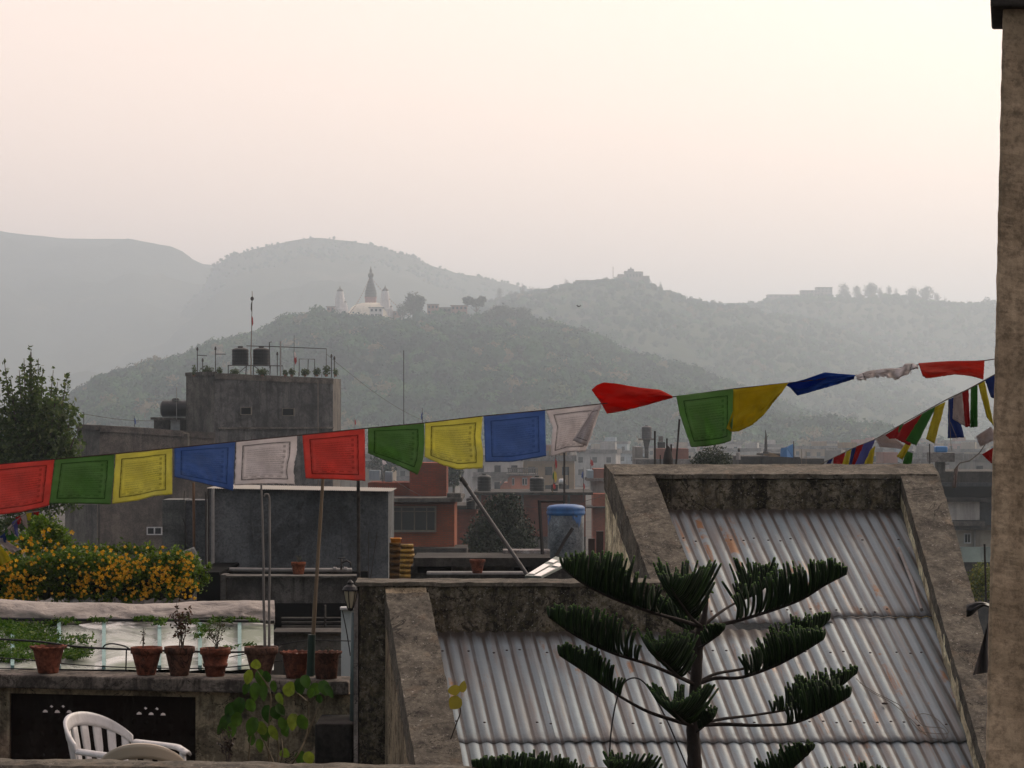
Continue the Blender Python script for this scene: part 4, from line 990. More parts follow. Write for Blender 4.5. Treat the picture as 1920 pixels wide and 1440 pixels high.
def noisy(o, amt, size, lv=0):
    """roughen the edges of old concrete"""
    tx = bpy.data.textures.new('rough_' + o.name, 'CLOUDS'); tx.noise_scale = size; tx.noise_depth = 3
    md = o.modifiers.new('sub', 'SUBSURF'); md.subdivision_type = 'SIMPLE'; md.levels = lv; md.render_levels = lv
    d_ = o.modifiers.new('rough', 'DISPLACE'); d_.texture = tx; d_.strength = amt; d_.mid_level = 0.5; d_.texture_coords = 'GLOBAL'
def strip_prism(name, mat, us0, us1, v0, v1, hb, ht, n, parent, rough=0.012, zbot=None, htb=None):
    """wall following the slope from v0 to v1, between u edges us0(v), us1(v)"""
    Vv, Ff = [], []
    nu, nh = 8, 5
    ring = []
    for i in range(n + 1):
        v = v0 + (v1 - v0) * i / n
        a, b_ = us0(v), us1(v)
        pts = []
        zb_ = (lambda u: Vector((RP(u, v).x, RP(u, v).y, zbot))) if zbot is not None else (lambda u: RP(u, v, hb))
        T = ht(v)
        la, lb = zb_(a), zb_(b_); ta, tb = RP(a, v, T), RP(b_, v, T)
        for j in range(nh): pts.append(la.lerp(ta, j / nh))
        for j in range(nu): pts.append(ta.lerp(tb, j / nu))
        for j in range(nh + 1): pts.append(tb.lerp(lb, j / nh))
        ring.append(pts)
    k_ = len(ring[0])
    for r_ in ring: Vv += [tuple(p) for p in r_]
    for i in range(n):
        for j in range(k_ - 1):
            Ff.append((i * k_ + j, i * k_ + j + 1, (i + 1) * k_ + j + 1, (i + 1) * k_ + j))
    # close ends
    Vv = [Vector(p) for p in Vv]
    for i, p in enumerate(Vv):
        nz = mnoise.fractal(p * 9.0, 1.0, 2.0, 5) * rough
        Vv[i] = p + Vector((nz, nz * 0.6, mnoise.fractal(p * 7.0 + Vector((5, 5, 5)), 1.0, 2.0, 5) * rough))
    Vv = [tuple(p) for p in Vv]
    for e in (0, n):
        f = [e * k_ + j for j in range(k_)]
        Ff.append(tuple(f if e == 0 else f[::-1]))
    m = MB(); m.v, m.f = Vv, Ff
    return m.build(name, mat, parent)
H0 = 0.23
hz_ = lambda v: H0 + (0.06 * (-v) / 0.3 - SL * (-v) if v < 0 else 0.0)
# sloping side walls: outer faces cream, tops grey -> two bodies, the top slab 3 mm proud
strip_prism('side_wall', M_cream, lambda v: -0.365, lambda v: -0.105, -0.295, 1.355, 0, lambda v: hz_(v) - 0.02, 60, rh, 0.006, zbot=ZC - 9.0)
strip_prism('parapet', M_partop, lambda v: -0.37, lambda v: -0.10, -0.30, 1.36, -0.02, hz_, 60, rh, 0.005)
bk = lambda v: 0.0
strip_prism('side_wall', M_cream, lambda v: 1.513 - .15 * v, lambda v: 1.755 - .17 * v, -0.295, 4.3, 0, lambda v: hz_(v) - 0.02, 90, rh, 0.012, zbot=ZC - 9.0)
strip_prism('parapet', M_partop, lambda v: 1.507 - .15 * v, lambda v: 1.76 - .17 * v, -0.30, 4.3, 0.12, hz_, 120, rh, 0.006)
strip_prism('side_wall', M_creamd, lambda v: -1.99, lambda v: -1.745, 1.372, 4.3, 0, lambda v: 0.27, 80, rh, 0.008, zbot=ZC - 9.0)
strip_prism('parapet', M_partop, lambda v: -1.995, lambda v: -1.739, 1.42, 4.3, 0.10, lambda v: 0.30 - max(0, 0.05 - (v - 1.42)) * 2, 90, rh, 0.005)
def back_wall(name, mat, x0, x1, yf, yb, zbot, zf, zb2, n, parent, rough=0.012, nh=8):
    m = MB(); k_ = None; rows = []
    for i in range(n + 1):
        x = x0 + (x1 - x0) * i / n; r_ = []
        for j in range(nh + 1): r_.append(Vector((x, yf, zbot + (zf - zbot) * j / nh)))
        for j in range(1, 6): r_.append(Vector((x, yf + (yb - yf) * j / 5, zf + (zb2 - zf) * j / 5)))
        r_.append(Vector((x, yb, zbot))); rows.append(r_)
    k_ = len(rows[0])
    for r_ in rows:
        for p in r_:
            a_ = mnoise.fractal(p * 8.0, 1.0, 2.0, 5) * rough; b_ = mnoise.fractal(p * 6.0 + Vector((9, 2, 4)), 1.0, 2.0, 5) * rough
            m.v.append((p.x, p.y + a_, p.z + b_))
    for i in range(n):
        for j in range(k_ - 1): m.f.append((i * k_ + j, (i + 1) * k_ + j, (i + 1) * k_ + j + 1, i * k_ + j + 1))
    m.f.append(tuple(range(k_))[::-1]); m.f.append(tuple((n * k_) + j for j in range(k_)))
    return m.build(name, mat, parent)
u0, u1 = RP(-0.099, 0), RP(1.503, 0)
zf, zb2 = RP(0, 0, H0).z, RP(0, -0.3, hz_(-0.3)).z
back_wall('back_parapet', M_par, u0.x, u1.x, RO.y - 0.003, RO.y + 0.23, RO.z - 0.2, zf - 0.035, zf - 0.03, 120, rh)
back_wall('coping', M_partop, u0.x - 0.26, u1.x + 0.24, RO.y - 0.02, RO.y + 0.30, zf - 0.03, zf, zb2, 120, rh, 0.006, 2)
vL = 1.369
lz = Zat(1092, RO.y - vL); pL = RO.y - vL
back_wall('back_parapet', M_par, Xat(674, pL), RP(-0.095, vL).x, pL, pL + 0.2, ZC - 8.0, lz - 0.025, lz - 0.02, 130, rh, 0.006, 40)
back_wall('coping', M_partop, Xat(667, pL), RP(-0.09, vL).x, pL - 0.02, pL + 0.22, lz - 0.022, lz, lz + 0.012, 130, rh, 0.007, 2)
m = MB(); m.box(Xat(664, pL), Xat(672, pL) , pL - 0.01, pL + 0.6, ZC - 8.0, lz - 0.03); m.build('corner_render', concrete('pale_render', (0.40, 0.36, 0.33), (0.15, 0.13, 0.12), 1.5, 0.4), rh)
# corrugated sheets
def metalmat():
    m, n, l, b = nmat('galvanised_sheet')
    v = coords(n, l)
    g_ = noise(n, l, v, 2.0, 5, 0.6)
    c = ramp(n, l, g_, [(0.3, (0.19, 0.25, 0.28)), (0.7, (0.28, 0.33, 0.35))])
    oi = n.new('ShaderNodeObjectInfo'); c = mixc(n, l, 1.0, c, ramp(n, l, oi.outputs['Random'], [(0.0, (0.72, 0.72, 0.73)), (1.0, (1.08, 1.06, 1.04))]), 'MULTIPLY')
    # dirt and rust run down the slope
    sh = n.new('ShaderNodeVectorMath'); sh.operation = 'ADD'
    sep = n.new('ShaderNodeSeparateXYZ'); l.new(v, sep.inputs[0])
    xx = math_(n, l, 'ADD', sep.outputs[0], math_(n, l, 'MULTIPLY', sep.outputs[1], SK))
    cmb = n.new('ShaderNodeCombineXYZ'); l.new(math_(n, l, 'MULTIPLY', xx, 14.0), cmb.inputs[0]); l.new(math_(n, l, 'MULTIPLY', sep.outputs[1], 1.1), cmb.inputs[1])
    st = noise(n, l, cmb.outputs[0], 1.0, 6, 0.65, 0.1)
    c = mixc(n, l, ramp(n, l, st, [(0.48, 0.0), (0.66, 0.8)]), c, (0.17, 0.15, 0.135))
    rb_ = math_(n, l, 'MULTIPLY', ramp(n, l, noise(n, l, cmb.outputs[0], 0.7, 6, 0.7, 0.3), [(0.54, 0.0), (0.62, 1.0)]), ramp(n, l, noise(n, l, v, 2.4, 5, 0.7), [(0.50, 0.0), (0.56, 1.0)]))
    c = mixc(n, l, rb_, c, (0.22, 0.11, 0.05))
    # darker colour in the valleys of the corrugation
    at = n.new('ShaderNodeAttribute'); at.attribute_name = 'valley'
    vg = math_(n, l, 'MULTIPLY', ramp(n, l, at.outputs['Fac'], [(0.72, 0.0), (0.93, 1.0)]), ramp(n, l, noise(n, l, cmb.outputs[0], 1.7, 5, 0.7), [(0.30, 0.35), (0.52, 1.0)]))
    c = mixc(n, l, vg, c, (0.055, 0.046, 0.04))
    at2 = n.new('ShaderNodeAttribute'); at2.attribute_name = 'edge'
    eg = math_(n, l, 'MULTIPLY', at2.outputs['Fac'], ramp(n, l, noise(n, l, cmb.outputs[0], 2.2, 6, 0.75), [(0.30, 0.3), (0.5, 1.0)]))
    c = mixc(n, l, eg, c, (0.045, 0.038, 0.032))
    sp = ramp(n, l, noise(n, l, v, 38.0, 4, 0.7), [(0.68, 0.0), (0.72, 0.6)])
    c = mixc(n, l, sp, c, (0.08, 0.06, 0.05))
    l.new(c, b.inputs['Base Color'])
    b.inputs['Metallic'].default_value = 0.22
    l.new(ramp(n, l, g_, [(0.3, 0.46), (0.7, 0.6)]), b.inputs['Roughness'])
    bump(n, l, b, noise(n, l, v, 5.0, 6, 0.6), 0.35, 0.02)
    return m
M_sheet = metalmat()
PITCHW = 0.0762; AMP = 0.0048
def sheet(ua, ub, va, vb, lift, right=False, jit=0.0, topdirt=0.0):
    """one corrugated sheet; crests run down the slope"""
    nu = max(8, int((ub - ua) / PITCHW * 10)); nv = 26
    Vv = []; val = []; edg = []
    for j in range(nv + 1):
        v = va + (vb - va) * j / nv
        for i in range(nu + 1):
            u = ua + (ub - ua) * i / nu
            if right: u = min(u, 1.512 - 0.15 * v)
            ph = math.cos(2 * math.pi * u / PITCHW)
            sag = 0.004 * mnoise.fractal(Vector((u * 1.7, v * 1.3, jit * 9)), 1.0, 2.0, 4)
            end = (0.004 * mnoise.noise(Vector((u * 6, v, jit))) if j == nv else 0)
            h = lift * (0.15 + 0.85 * (v - va) / max(0.2, (vb - va))) + AMP * ph + sag
            p = RP(u, v + end, h + 0.0 * jit)
            Vv.append(tuple(p)); val.append(0.5 - 0.5 * ph)
            dv_ = max(0.0, 1 - (vb - v) / 0.10) * 0.75
            dt_ = max(0.0, 1 - (v - va) / 0.16) * topdirt
            edg.append(max(dv_, dt_))
    Fc = [(j * (nu + 1) + i, (j + 1) * (nu + 1) + i, (j + 1) * (nu + 1) + i + 1, j * (nu + 1) + i + 1) for j in range(nv) for i in range(nu)]
    # visible lower edge: 1.2 mm of steel turned down
    b_ = len(Vv)
    for i in range(nu + 1):
        p = Vector(Vv[nv * (nu + 1) + i]); Vv.append((p.x, p.y + 0.001, p.z - 0.006)); val.append(val[nv * (nu + 1) + i]); edg.append(1.0)
    Fc += [(nv * (nu + 1) + i, b_ + i, b_ + i + 1, nv * (nu + 1) + i + 1) for i in range(nu)]
    Vv = [(x - RO0.x, y - RO0.y, z - RO0.z) for x, y, z in Vv]
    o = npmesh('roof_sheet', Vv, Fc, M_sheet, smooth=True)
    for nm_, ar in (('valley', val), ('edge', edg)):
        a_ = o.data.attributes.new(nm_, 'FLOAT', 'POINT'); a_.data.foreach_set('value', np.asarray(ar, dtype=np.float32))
    o.parent = rh
    return o
W_ = PITCHW * 10
jj = 0
for (va, vb, ustart, uend, base) in ((-0.02, 1.30, -0.10, 1.60, 0.016), (1.22, 2.43, -1.90, 1.50, 0.009), (2.36, 3.55, -1.90, 1.40, 0.003)):
    u = ustart
    while u < uend:
        ub = min(u + W_ + 0.045, uend + 0.02); jj += 1
        va2 = va
        if ustart < -1 and va < 2 and u < -0.2: va2 = 1.345
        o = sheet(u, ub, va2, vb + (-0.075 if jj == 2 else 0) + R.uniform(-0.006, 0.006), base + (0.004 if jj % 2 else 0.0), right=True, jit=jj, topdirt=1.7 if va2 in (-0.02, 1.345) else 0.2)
        u += W_
# nails with dark washers along the purlin lines
M_nail = plain('rusty_washer', (0.03, 0.022, 0.02), 0.7)
m = MB()
for v in (0.42, 1.20, 1.62, 2.30, 2.9):
    for i in range(-24, 20):
        if R.random() < 0.45: continue
        u = i * PITCHW
        if v < 1.37 and u < -0.05 or u > 1.45 - 0.15 * v or u < -1.7: continue
        p = RP(u + R.uniform(-.006, .006), v + R.uniform(-0.02, 0.02), 0.034); m.blob(p, 0.009, 4, (1, 1, 0.5))
m.build('roof_nails', M_nail, rh)['kind'] = 'stuff'
# loose things on the roof
M_pvc = paint('dirty_pvc', (0.30, 0.27, 0.25), 0.6, 0.2, 6)
def roofpt(px, py, h=0.02):
    """point of the roof plane seen at a photo pixel"""
    o_ = Vector((0, 0, ZC)); r_ = P(px, py, 10) - o_; n_ = Vector((0, 0, 1)) - Vector((0, SL, 0))   # plane: z = z0 + SL*(y-y0)
    z0 = RO.z + h
    t = (z0 - ZC - SL * RO.y) / (r_.z - SL * r_.y)
    return o_ + r_ * t
m = MB(); m.tube([roofpt(1685, 1028, .03), roofpt(1710, 1090, .03), roofpt(1728, 1143, .03)], 0.011, 8)
tag(m.build('plastic_pipe', M_pvc), 'dirty pale plastic pipe lying along the right edge of the tin roof', 'pipe')
M_wire = plain('old_wire', (0.10, 0.085, 0.065), 0.6)
def loops(name, pts, r, label, cat, h=0.025, mat=None):
    P_ = [roofpt(x, y, h) for x, y in pts]; out = []
    for i in range(len(P_) - 1):
        p0, p1, p2, p3 = P_[max(0, i - 1)], P_[i], P_[i + 1], P_[min(len(P_) - 1, i + 2)]
        for s_ in range(6):
            t = s_ / 6; out.append(0.5 * ((2 * p1) + (p2 - p0) * t + (2 * p0 - 5 * p1 + 4 * p2 - p3) * t * t + (3 * p1 - p0 - 3 * p2 + p3) * t ** 3))
    out.append(P_[-1]); m = MB(); m.tube(out, r, 5); return tag(m.build(name, mat or M_wire), label, cat)
loops('loose_wire', [(1605, 1272), (1632, 1296), (1672, 1318), (1712, 1352), (1742, 1382), (1774, 1384), (1768, 1366), (1735, 1362), (1722, 1352), (1716, 1345), (1730, 1338), (1752, 1345), (1776, 1368), (1772, 1376), (1730, 1372), (1716, 1362), (1704, 1346), (1690, 1325), (1668, 1312), (1640, 1298), (1612, 1280)], 0.0018, 'tangled loops of thin wire lying on the lower right of the tin roof', 'wire')
m = MB(); m.blob(roofpt(1659, 1319, .03), 0.012, 5, (1.6, 1, 0.6)); tag(m.build('wire_knot', M_nail), 'small dark knot in the wire tangle on the tin roof', 'knot')

# ------------------------------------------------------------------ cream post, near terrace parapet
M_post = concrete('post_plaster', (0.66, 0.50, 0.34), (0.50, 0.37, 0.24), 1.45, 0.6, rough=0.95, con=0.4)
dp = 6.0
cp = thing('post', P(1900, 1800, dp), 'rough cream plastered post with a dark cap at the right edge', 'post')
Vv = []; Ff = []
n_ = 240
for i in range(n_ + 1):
    t = i / n_; y = 14 + (1800 - 14) * t
    xl = 1880 - 32 * t * (1786 / 1430)
    for (xx, dd_) in ((xl + 4, dp + .22), (xl, dp + 0.008), (xl + 1.5, dp - 0.006), (xl + 6, dp - .01), (xl + 30, dp - .01), (xl + 60, dp - .01), (xl + 90, dp - .01), (xl + 200, dp - .01), (xl + 200, dp + 0.22)):
        p = P(xx, y, dd_); nz = mnoise.fractal(p * 22.0, 1.0, 2.0, 5) * 0.0035
        Vv.append((p.x + nz * 0.8, p.y + nz, p.z))
for i in range(n_):
    for j in range(8): Ff.append((i * 9 + j, (i + 1) * 9 + j, (i + 1) * 9 + j + 1, i * 9 + j + 1))
m = MB(); m.v, m.f = Vv, Ff; m.f.append(tuple(range(9))); m.build('shaft', M_post, cp)
m = MB(); a = P(1857, 12, dp - .05); b_ = P(2110, 12, dp - .05); c_ = P(2110, 12, dp + .3); e_ = P(1859, 12, dp + .3); c_.z = e_.z = a.z; U_ = Vector((0, 0, .12)); m.hexa([a, b_, c_, e_], [a + U_, b_ + U_, c_ + U_, e_ + U_]); m.build('cap', M_darkconc, cp, bevel=0.006)
A, B = P(-60, 1421, 12.25), P(1230, 1440, 11.82)
tp = thing('terrace_parapet', P(500, 1500, 12), 'long low concrete parapet running across the bottom edge', 'parapet')
m = MB(); n_ = 160
for i in range(n_ + 1):
    p = A.lerp(B, i / n_); p.z = A.z + (B.z - A.z) * i / n_
    for (dy, dz) in ((0, -3.0), (0, -0.02), (0, 0.0), (-0.06, 0.004), (-0.12, 0.004), (-0.19, -0.004), (-0.205, -0.02), (-0.2, -0.06), (-0.17, -0.07), (-0.17, -3.0)):
        q_ = Vector((p.x, p.y + dy, p.z + dz)); nz = mnoise.fractal(q_ * 7, 1.0, 2.0, 5) * 0.008
        m.v.append((q_.x, q_.y + nz, q_.z + nz))
for i in range(n_):
    for j in range(9): m.f.append((i * 10 + j, i * 10 + j + 1, (i + 1) * 10 + j + 1, (i + 1) * 10 + j))
m.build('wall', M_partop, tp)
M_floor = concrete('terrace_floor', (0.17, 0.15, 0.13), (0.06, 0.05, 0.045), 1.0, 0.5)
FZ = ZC - 2.52
tf = thing('terrace', (Xat(300, 14.5), 14.3, 0), 'concrete terrace floor where the plastic chairs stand', 'terrace')
m = MB(); m.box(Xat(-200, 14.4), Xat(664, 14.4), 12.05, 16.6, FZ - 0.25, FZ); m.build('floor', M_floor, tf)
m = MB(); m.box(Xat(-200, 14.4), Xat(664, 14.4), 12.06, 16.55, 0, FZ - 0.26); m.build('building_wall', M_creamd, tf)

# ------------------------------------------------------------------ left terrace: perforated parapet with flower pots
def LD(px): return 16.5 - 0.46 * px / 655.0     # the wall is nearer at its right end
def lbox(mb, px0, px1, z0, z1, y0, y1, n=1):
    """box along the skewed wall line; y0,y1 offsets from the front plane (negative = nearer)"""
    for i in range(n):
        a, b_ = px0 + (px1 - px0) * i / n, px0 + (px1 - px0) * (i + 1) / n
        xa, xb = Xat(a, LD(a)), Xat(b_, LD(b_)); da, db = LD(a), LD(b_)
        mb.hexa([(xa, da + y0, z0), (xb, db + y0, z0), (xb, db + y1, z0), (xa, da + y1, z0)], [(xa, da + y0, z1), (xb, db + y0, z1), (xb, db + y1, z1), (xa, da + y1, z1)])
zt = Zat(1262, 16.5)
lp_ = thing('terrace_wall', P(330, 1420, 16.3), 'mouldy cream terrace wall with a ledge and dark pierced screen', 'wall')
m = MB(); lbox(m, -120, 656, zt - 0.085, zt, -0.10, 0.26)
o = m.build('ledge', concrete('ledge_concrete', (0.23, 0.195, 0.165), (0.05, 0.042, 0.038), 2.2, 0.8), lp_, bevel=0.012)
zS1, zS0 = Zat(1304, 16.35), FZ + 0.04
m = MB()
lbox(m, -120, 20, FZ - 0.1, zt - 0.087, 0, 0.15); lbox(m, 368, 664, FZ - 0.1, zt - 0.087, 0, 0.15)
lbox(m, 20, 368, zS1, zt - 0.087, 0, 0.15); lbox(m, 20, 368, FZ - 0.1, zS0, 0, 0.15)
m.build('wall', M_creamd, lp_)
# pierced screen: a plate with real holes (faces left out of a fine grid), 2 cm thick
M_screen = paint('dark_brown_screen', (0.012, 0.007, 0.005), 0.9, 0.3, 5, spec=0.1)
holes = []
for cx, cy in ((85, 1333), (107.5, 1333.5), (130, 1334), (261, 1337), (283.5, 1338), (306, 1339)):
    holes.append((cx, cy, 5.8, 'm'))
for cx, cy, sg in ((96.5, 1324.5, 1), (118.5, 1324.5, -1), (273, 1328, 1), (294.5, 1329, -1)):
    holes.append((cx, cy, 4.2, 'p'))
px_a, px_b, py_a, py_b = 20.0, 368.0, 1300.0, 1425.0
step = 0.8
nx_, ny_ = int((px_b - px_a) / step), int(45 / step)
Vv, Ff, idx = [], [], {}
def inhole(x, y):
    for cx, cy, r_, kd in holes:
        if kd == 'm' and (x - cx) ** 2 + (y - cy - 3) ** 2 < r_ * r_ and y < cy + 3: return True
        if kd == 'p' and abs(x - cx) + abs(y - cy) * 1.2 < r_: return True
    return False
for j in range(ny_ + 1):
    for i in range(nx_ + 1):
        x, y = px_a + i * step, py_a + j * step
        Vv.append(tuple(P(x, y, LD(x) + 0.06)))
for j in range(ny_):
    for i in range(nx_):
        if not inhole(px_a + (i + .5) * step, py_a + (j + .5) * step):
            a = j * (nx_ + 1) + i; Ff.append((a, a + nx_ + 1, a + nx_ + 2, a + 1))
yb2 = py_a + ny_ * step
m = MB(); m.v, m.f = Vv, Ff
m.quad(P(px_a, yb2, LD(px_a) + .06), P(px_a, py_b + 60, LD(px_a) + .06), P(px_b, py_b + 60, LD(px_b) + .06), P(px_b, yb2, LD(px_b) + .06))
o = m.build('screen', M_screen, lp_)
sd = o.modifiers.new('thick', 'SOLIDIFY'); sd.thickness = 0.02; sd.offset = 0
# lattice relief on the screen
m = MB()
for i in range(15):
    x = 32 + i * 23.5
    for yy in (1352, 1374, 1396, 1418):
        p = P(x + (8 if (yy // 22) % 2 else 0), yy, LD(x) + 0.045); m.blob(p, 0.022, 5, (1, 0.3, 1))
m.build('screen_relief', M_screen, lp_)['kind'] = 'stuff'
m = MB(); a, b_ = P(594, 1352, 15.6), P(664, 1352, 15.6); m.box(a.x, b_.x, 15.45, 15.97, FZ, a.z); o = m.build('plinth', M_darkconc, None, bevel=0.01); tag(o, 'low grey concrete block at the foot of the lamp pole', 'block')

# pots
M_terra = [concrete('terracotta_%s' % n_, c, (0.06, 0.035, 0.028), 7.0, 0.5) for n_, c in (('red', (0.28, 0.088, 0.05)), ('brown', (0.19, 0.085, 0.055)), ('dusty', (0.25, 0.125, 0.085)))]
M_soil = plain('soil', (0.035, 0.026, 0.02), 1.0)
def pot(px, yt, yb, wt, wb, d, label, mat, rim='plain', group='terracotta pots along the terrace ledge', z0=None):
    q = d / F; zb = z0 if z0 is not None else Zat(yb, d); h = (yb - yt) * q
    c = Vector((Xat(px, d), d + 0.02, zb)); rt_, rb_ = wt * q, wb * q
    t = thing('flower_pot', c, label, 'flower pot', group)
    m = MB()
    if rim == 'scallop':
        n_ = 60; b0 = 0
        prof = [(rb_ * 0.98, 0), (rb_, 0.004), (rt_ * 0.86, h * 0.86), (rt_ * 1.0, h * 0.94), (rt_ * 1.04, h), (rt_ * 0.9, h), (rt_ * 0.82, h * 0.86), (rt_ * 0.75, h * 0.8)]
        m.lathe(prof, c, n_)
        for i in range(len(m.v)):
            row = i // n_
            if row in (3, 4, 5):
                a = 2 * math.pi * (i % n_) / n_; f = 1 + 0.045 * math.cos(a * 15); x, y, z = m.v[i]
                m.v[i] = (c.x + (x - c.x) * f, c.y + (y - c.y) * f, z + (0.005 * math.cos(a * 15) if row == 4 else 0))
    else:
        prof = [(rb_ * 0.97, 0), (rb_, 0.005), (rt_ * 0.88, h * 0.74), (rt_ * 0.90, h * 0.765), (rt_ * 0.985, h * 0.78), (rt_, h * 0.985), (rt_ * 0.98, h), (rt_ * 0.88, h), (rt_ * 0.85, h * 0.9), (rt_ * 0.8, h * 0.86)]
        if rim == 'band': prof[2:2] = [(rb_ + (rt_ * .88 - rb_) * .38, h * .33), (rb_ + (rt_ * .88 - rb_) * .38 + .008, h * .34), (rb_ + (rt_ * .88 - rb_) * .52 + .008, h * .44), (rb_ + (rt_ * .88 - rb_) * .55, h * .46)]
        m.lathe(prof, c, 40)
    m.f.append(tuple(range(40 if rim != 'scallop' else 60))[::-1])
    m.build('pot', mat, t, True)
    m = MB(); m.lathe([(rt_ * 0.82, 0), (rt_ * 0.5, 0.008), (0, 0.01)], c + Vector((0, 0, h * 0.87)), 24); m.build('soil', M_soil, t)
    return t, c, h, rt_
pd = lambda px: LD(px) + 0.06
for i, (px, yt, yb, wt_, wb_, lb, mt_, rim) in enumerate([(91, 1208, 1258, 33, 19, 'scalloped terracotta pot standing alone at the left', 0, 'scallop'), (275, 1211, 1263, 30, 17, 'reddish pot holding a few thin spikes', 0, 'plain'), (337, 1210, 1264, 29, 17, 'brown pot holding the tall red-leaved shrub', 1, 'plain'), (404, 1213, 1266, 29, 17, 'banded red pot with a wispy drying shrub', 0, 'band'), (490, 1209, 1266, 32, 17, 'dusty pot with two bamboo sticks rising from it', 2, 'plain'), (555, 1219, 1268, 29, 18, 'wavy-rimmed pot left of the thick bamboo pole', 0, 'scallop'), (612, 1218, 1268, 28, 20, 'wavy-rimmed pot right of the thick bamboo pole', 1, 'scallop')]):
    d = pd(px); t, c, h, r = pot(px, yt, yb, wt_, wb_, d, lb, M_terra[mt_], rim, z0=zt + 0.0)
# shrubs
def twigs(name, base, n, hgt, spread, label, cat, leafm, nleaf, leaf, seed, stemm=None, curl=0.3, group=None):
    rg = random.Random(seed); t = thing(name, base, label, cat, group); m = MB(); tips = []
    for i in range(n):
        a = rg.uniform(0, 6.28); sp = rg.uniform(0.1, 1) * spread; hh_ = hgt * rg.uniform(0.55, 1.0)
        pts = [base]
        for j in range(1, 7):
            f = j / 6; pts.append(base + Vector((math.cos(a) * sp * f ** 1.3 + rg.uniform(-1, 1) * spread * 0.12, math.sin(a) * sp * f ** 1.3, hh_ * f)))
        m.tube(pts, [0.0045 * (1 - 0.75 * j / 6) for j in range(7)], 5)
        for j in range(3, 7):
            p = pts[j]; q_ = p + Vector((rg.uniform(-1, 1), rg.uniform(-1, 1), rg.uniform(0.2, 1))) * spread * 0.35
            m.tube([p, q_], [0.002, 0.001], 4); tips += [p, q_, p.lerp(q_, .5)]
    m.build('stem', stemm or M_bark, t)
    vs = []; fs = []
    for i in range(nleaf):
        p = rg.choice(tips) + Vector((rg.uniform(-1, 1), rg.uniform(-1, 1), rg.uniform(-1, 1))) * leaf * 0.6
        d_ = Vector((rg.uniform(-1, 1), rg.uniform(-1, 1), rg.uniform(-1.2, 0.5))).normalized() * leaf * rg.uniform(.7, 1.3); s_ = d_.cross(Vector((rg.uniform(-1, 1), rg.uniform(-1, 1), rg.uniform(-1, 1)))).normalized() * leaf * 0.28
        b0 = len(vs); vs += [tuple(p), tuple(p + d_ * .5 + s_), tuple(p + d_), tuple(p + d_ * .5 - s_)]; fs.append((b0, b0 + 1, b0 + 2, b0 + 3))
    m = MB(); m.v, m.f = vs, fs; m.build('leaves', leafm, t)
    return t
M_redleaf = leafmat('red_shrub_leaves', (0.10, 0.03, 0.02), (0.07, 0.07, 0.025), (0.26, 0.11, 0.07), 0.3)
M_wisp = leafmat('wispy_leaves', (0.05, 0.08, 0.02), (0.09, 0.12, 0.04), (0.16, 0.09, 0.06), 0.3)
twigs('shrub', Vector((Xat(341, pd(337)), pd(337) + .02, zt + 0.15)), 5, 0.36, 0.075, 'upright shrub with small reddish leaves in the brown pot', 'shrub', M_redleaf, 230, 0.026, 401)
twigs('shrub', Vector((Xat(408, pd(404)), pd(404) + .02, zt + 0.15)), 6, 0.20, 0.12, 'wispy green and brown shrub in the banded pot', 'shrub', M_wisp, 170, 0.018, 402)
twigs('spiky_plant', Vector((Xat(268, pd(275)), pd(275) + .02, zt + 0.15)), 4, 0.15, 0.02, 'thin spike plant in the reddish pot', 'plant', M_wisp, 16, 0.018, 403)
twigs('dry_stick_plant', Vector((Xat(614, pd(612)), pd(612) + .02, zt + 0.14)), 2, 0.10, 0.04, 'bare cut twig in the right wavy-rimmed pot', 'plant', M_wisp, 4, 0.012, 404)
M_herb = leafmat('low_herb_leaves', (0.03, 0.085, 0.008), (0.07, 0.15, 0.012), (0.14, 0.20, 0.02), 0.35, scale=3)
# poles
def bamboo(name, pts, r, d0, label, mat=M_bamboo, n=9, taper=0.7):
    P_ = [P(x, y, dd_) for x, y, dd_ in pts]; m = MB()
    full = []
    for i in range(len(P_) - 1):
        for s_ in range(5): full.append(P_[i].lerp(P_[i + 1], s_ / 5))
    full.append(P_[-1])
    full = [p + Vector((0.004 * mnoise.noise(p * 3), 0, 0)) for p in full]
    rad = [r * (1 - (1 - taper) * i / (len(full) - 1)) * (1.12 if i % 4 == 0 else 1.0) for i in range(len(full))]
    m.tube(full, rad, n); return tag(m.build(name, mat), label, 'pole')
M_greystick = paint('weathered_stick', (0.15, 0.14, 0.13), 0.8, 0.3, 5)
bamboo('bamboo_pole', [(496, 1212, pd(490)), (494, 1060, pd(490)), (490, 905, pd(490) + .05)], 0.009, 0, 'left thin grey stick rising from the dusty pot', M_greystick)
bamboo('bamboo_pole', [(504, 1212, pd(490)), (506, 1060, pd(490) + .02), (505, 934, pd(490) + .05), (503, 927, pd(490) + .05), (497, 927, pd(490) + .05), (495, 931, pd(490) + .05)], 0.008, 0, 'right thin stick with a hooked top rising from the dusty pot', M_greystick)
bamboo('bamboo_pole', [(583, 1266, 15.95), (592, 1110, 15.95), (606, 890, 16.0)], 0.014, 0, 'thick brown bamboo pole leaning between the two wavy-rimmed pots')
m = MB(); m.tube([P(582, 1268, 15.93), P(584.5, 1190, 15.93)], 0.024, 12); tag(m.build('pole_sleeve', plain('dark_green_pipe', (0.012, 0.03, 0.022), 0.5)), 'dark green pipe sleeve holding the thick bamboo pole', 'pipe')
bamboo('iron_pole', [(672, 1090, 24), (672, 895, 24)], 0.016, 0, 'grey pole standing in front of the right part of the metal box', M_darkconc, taper=0.95)
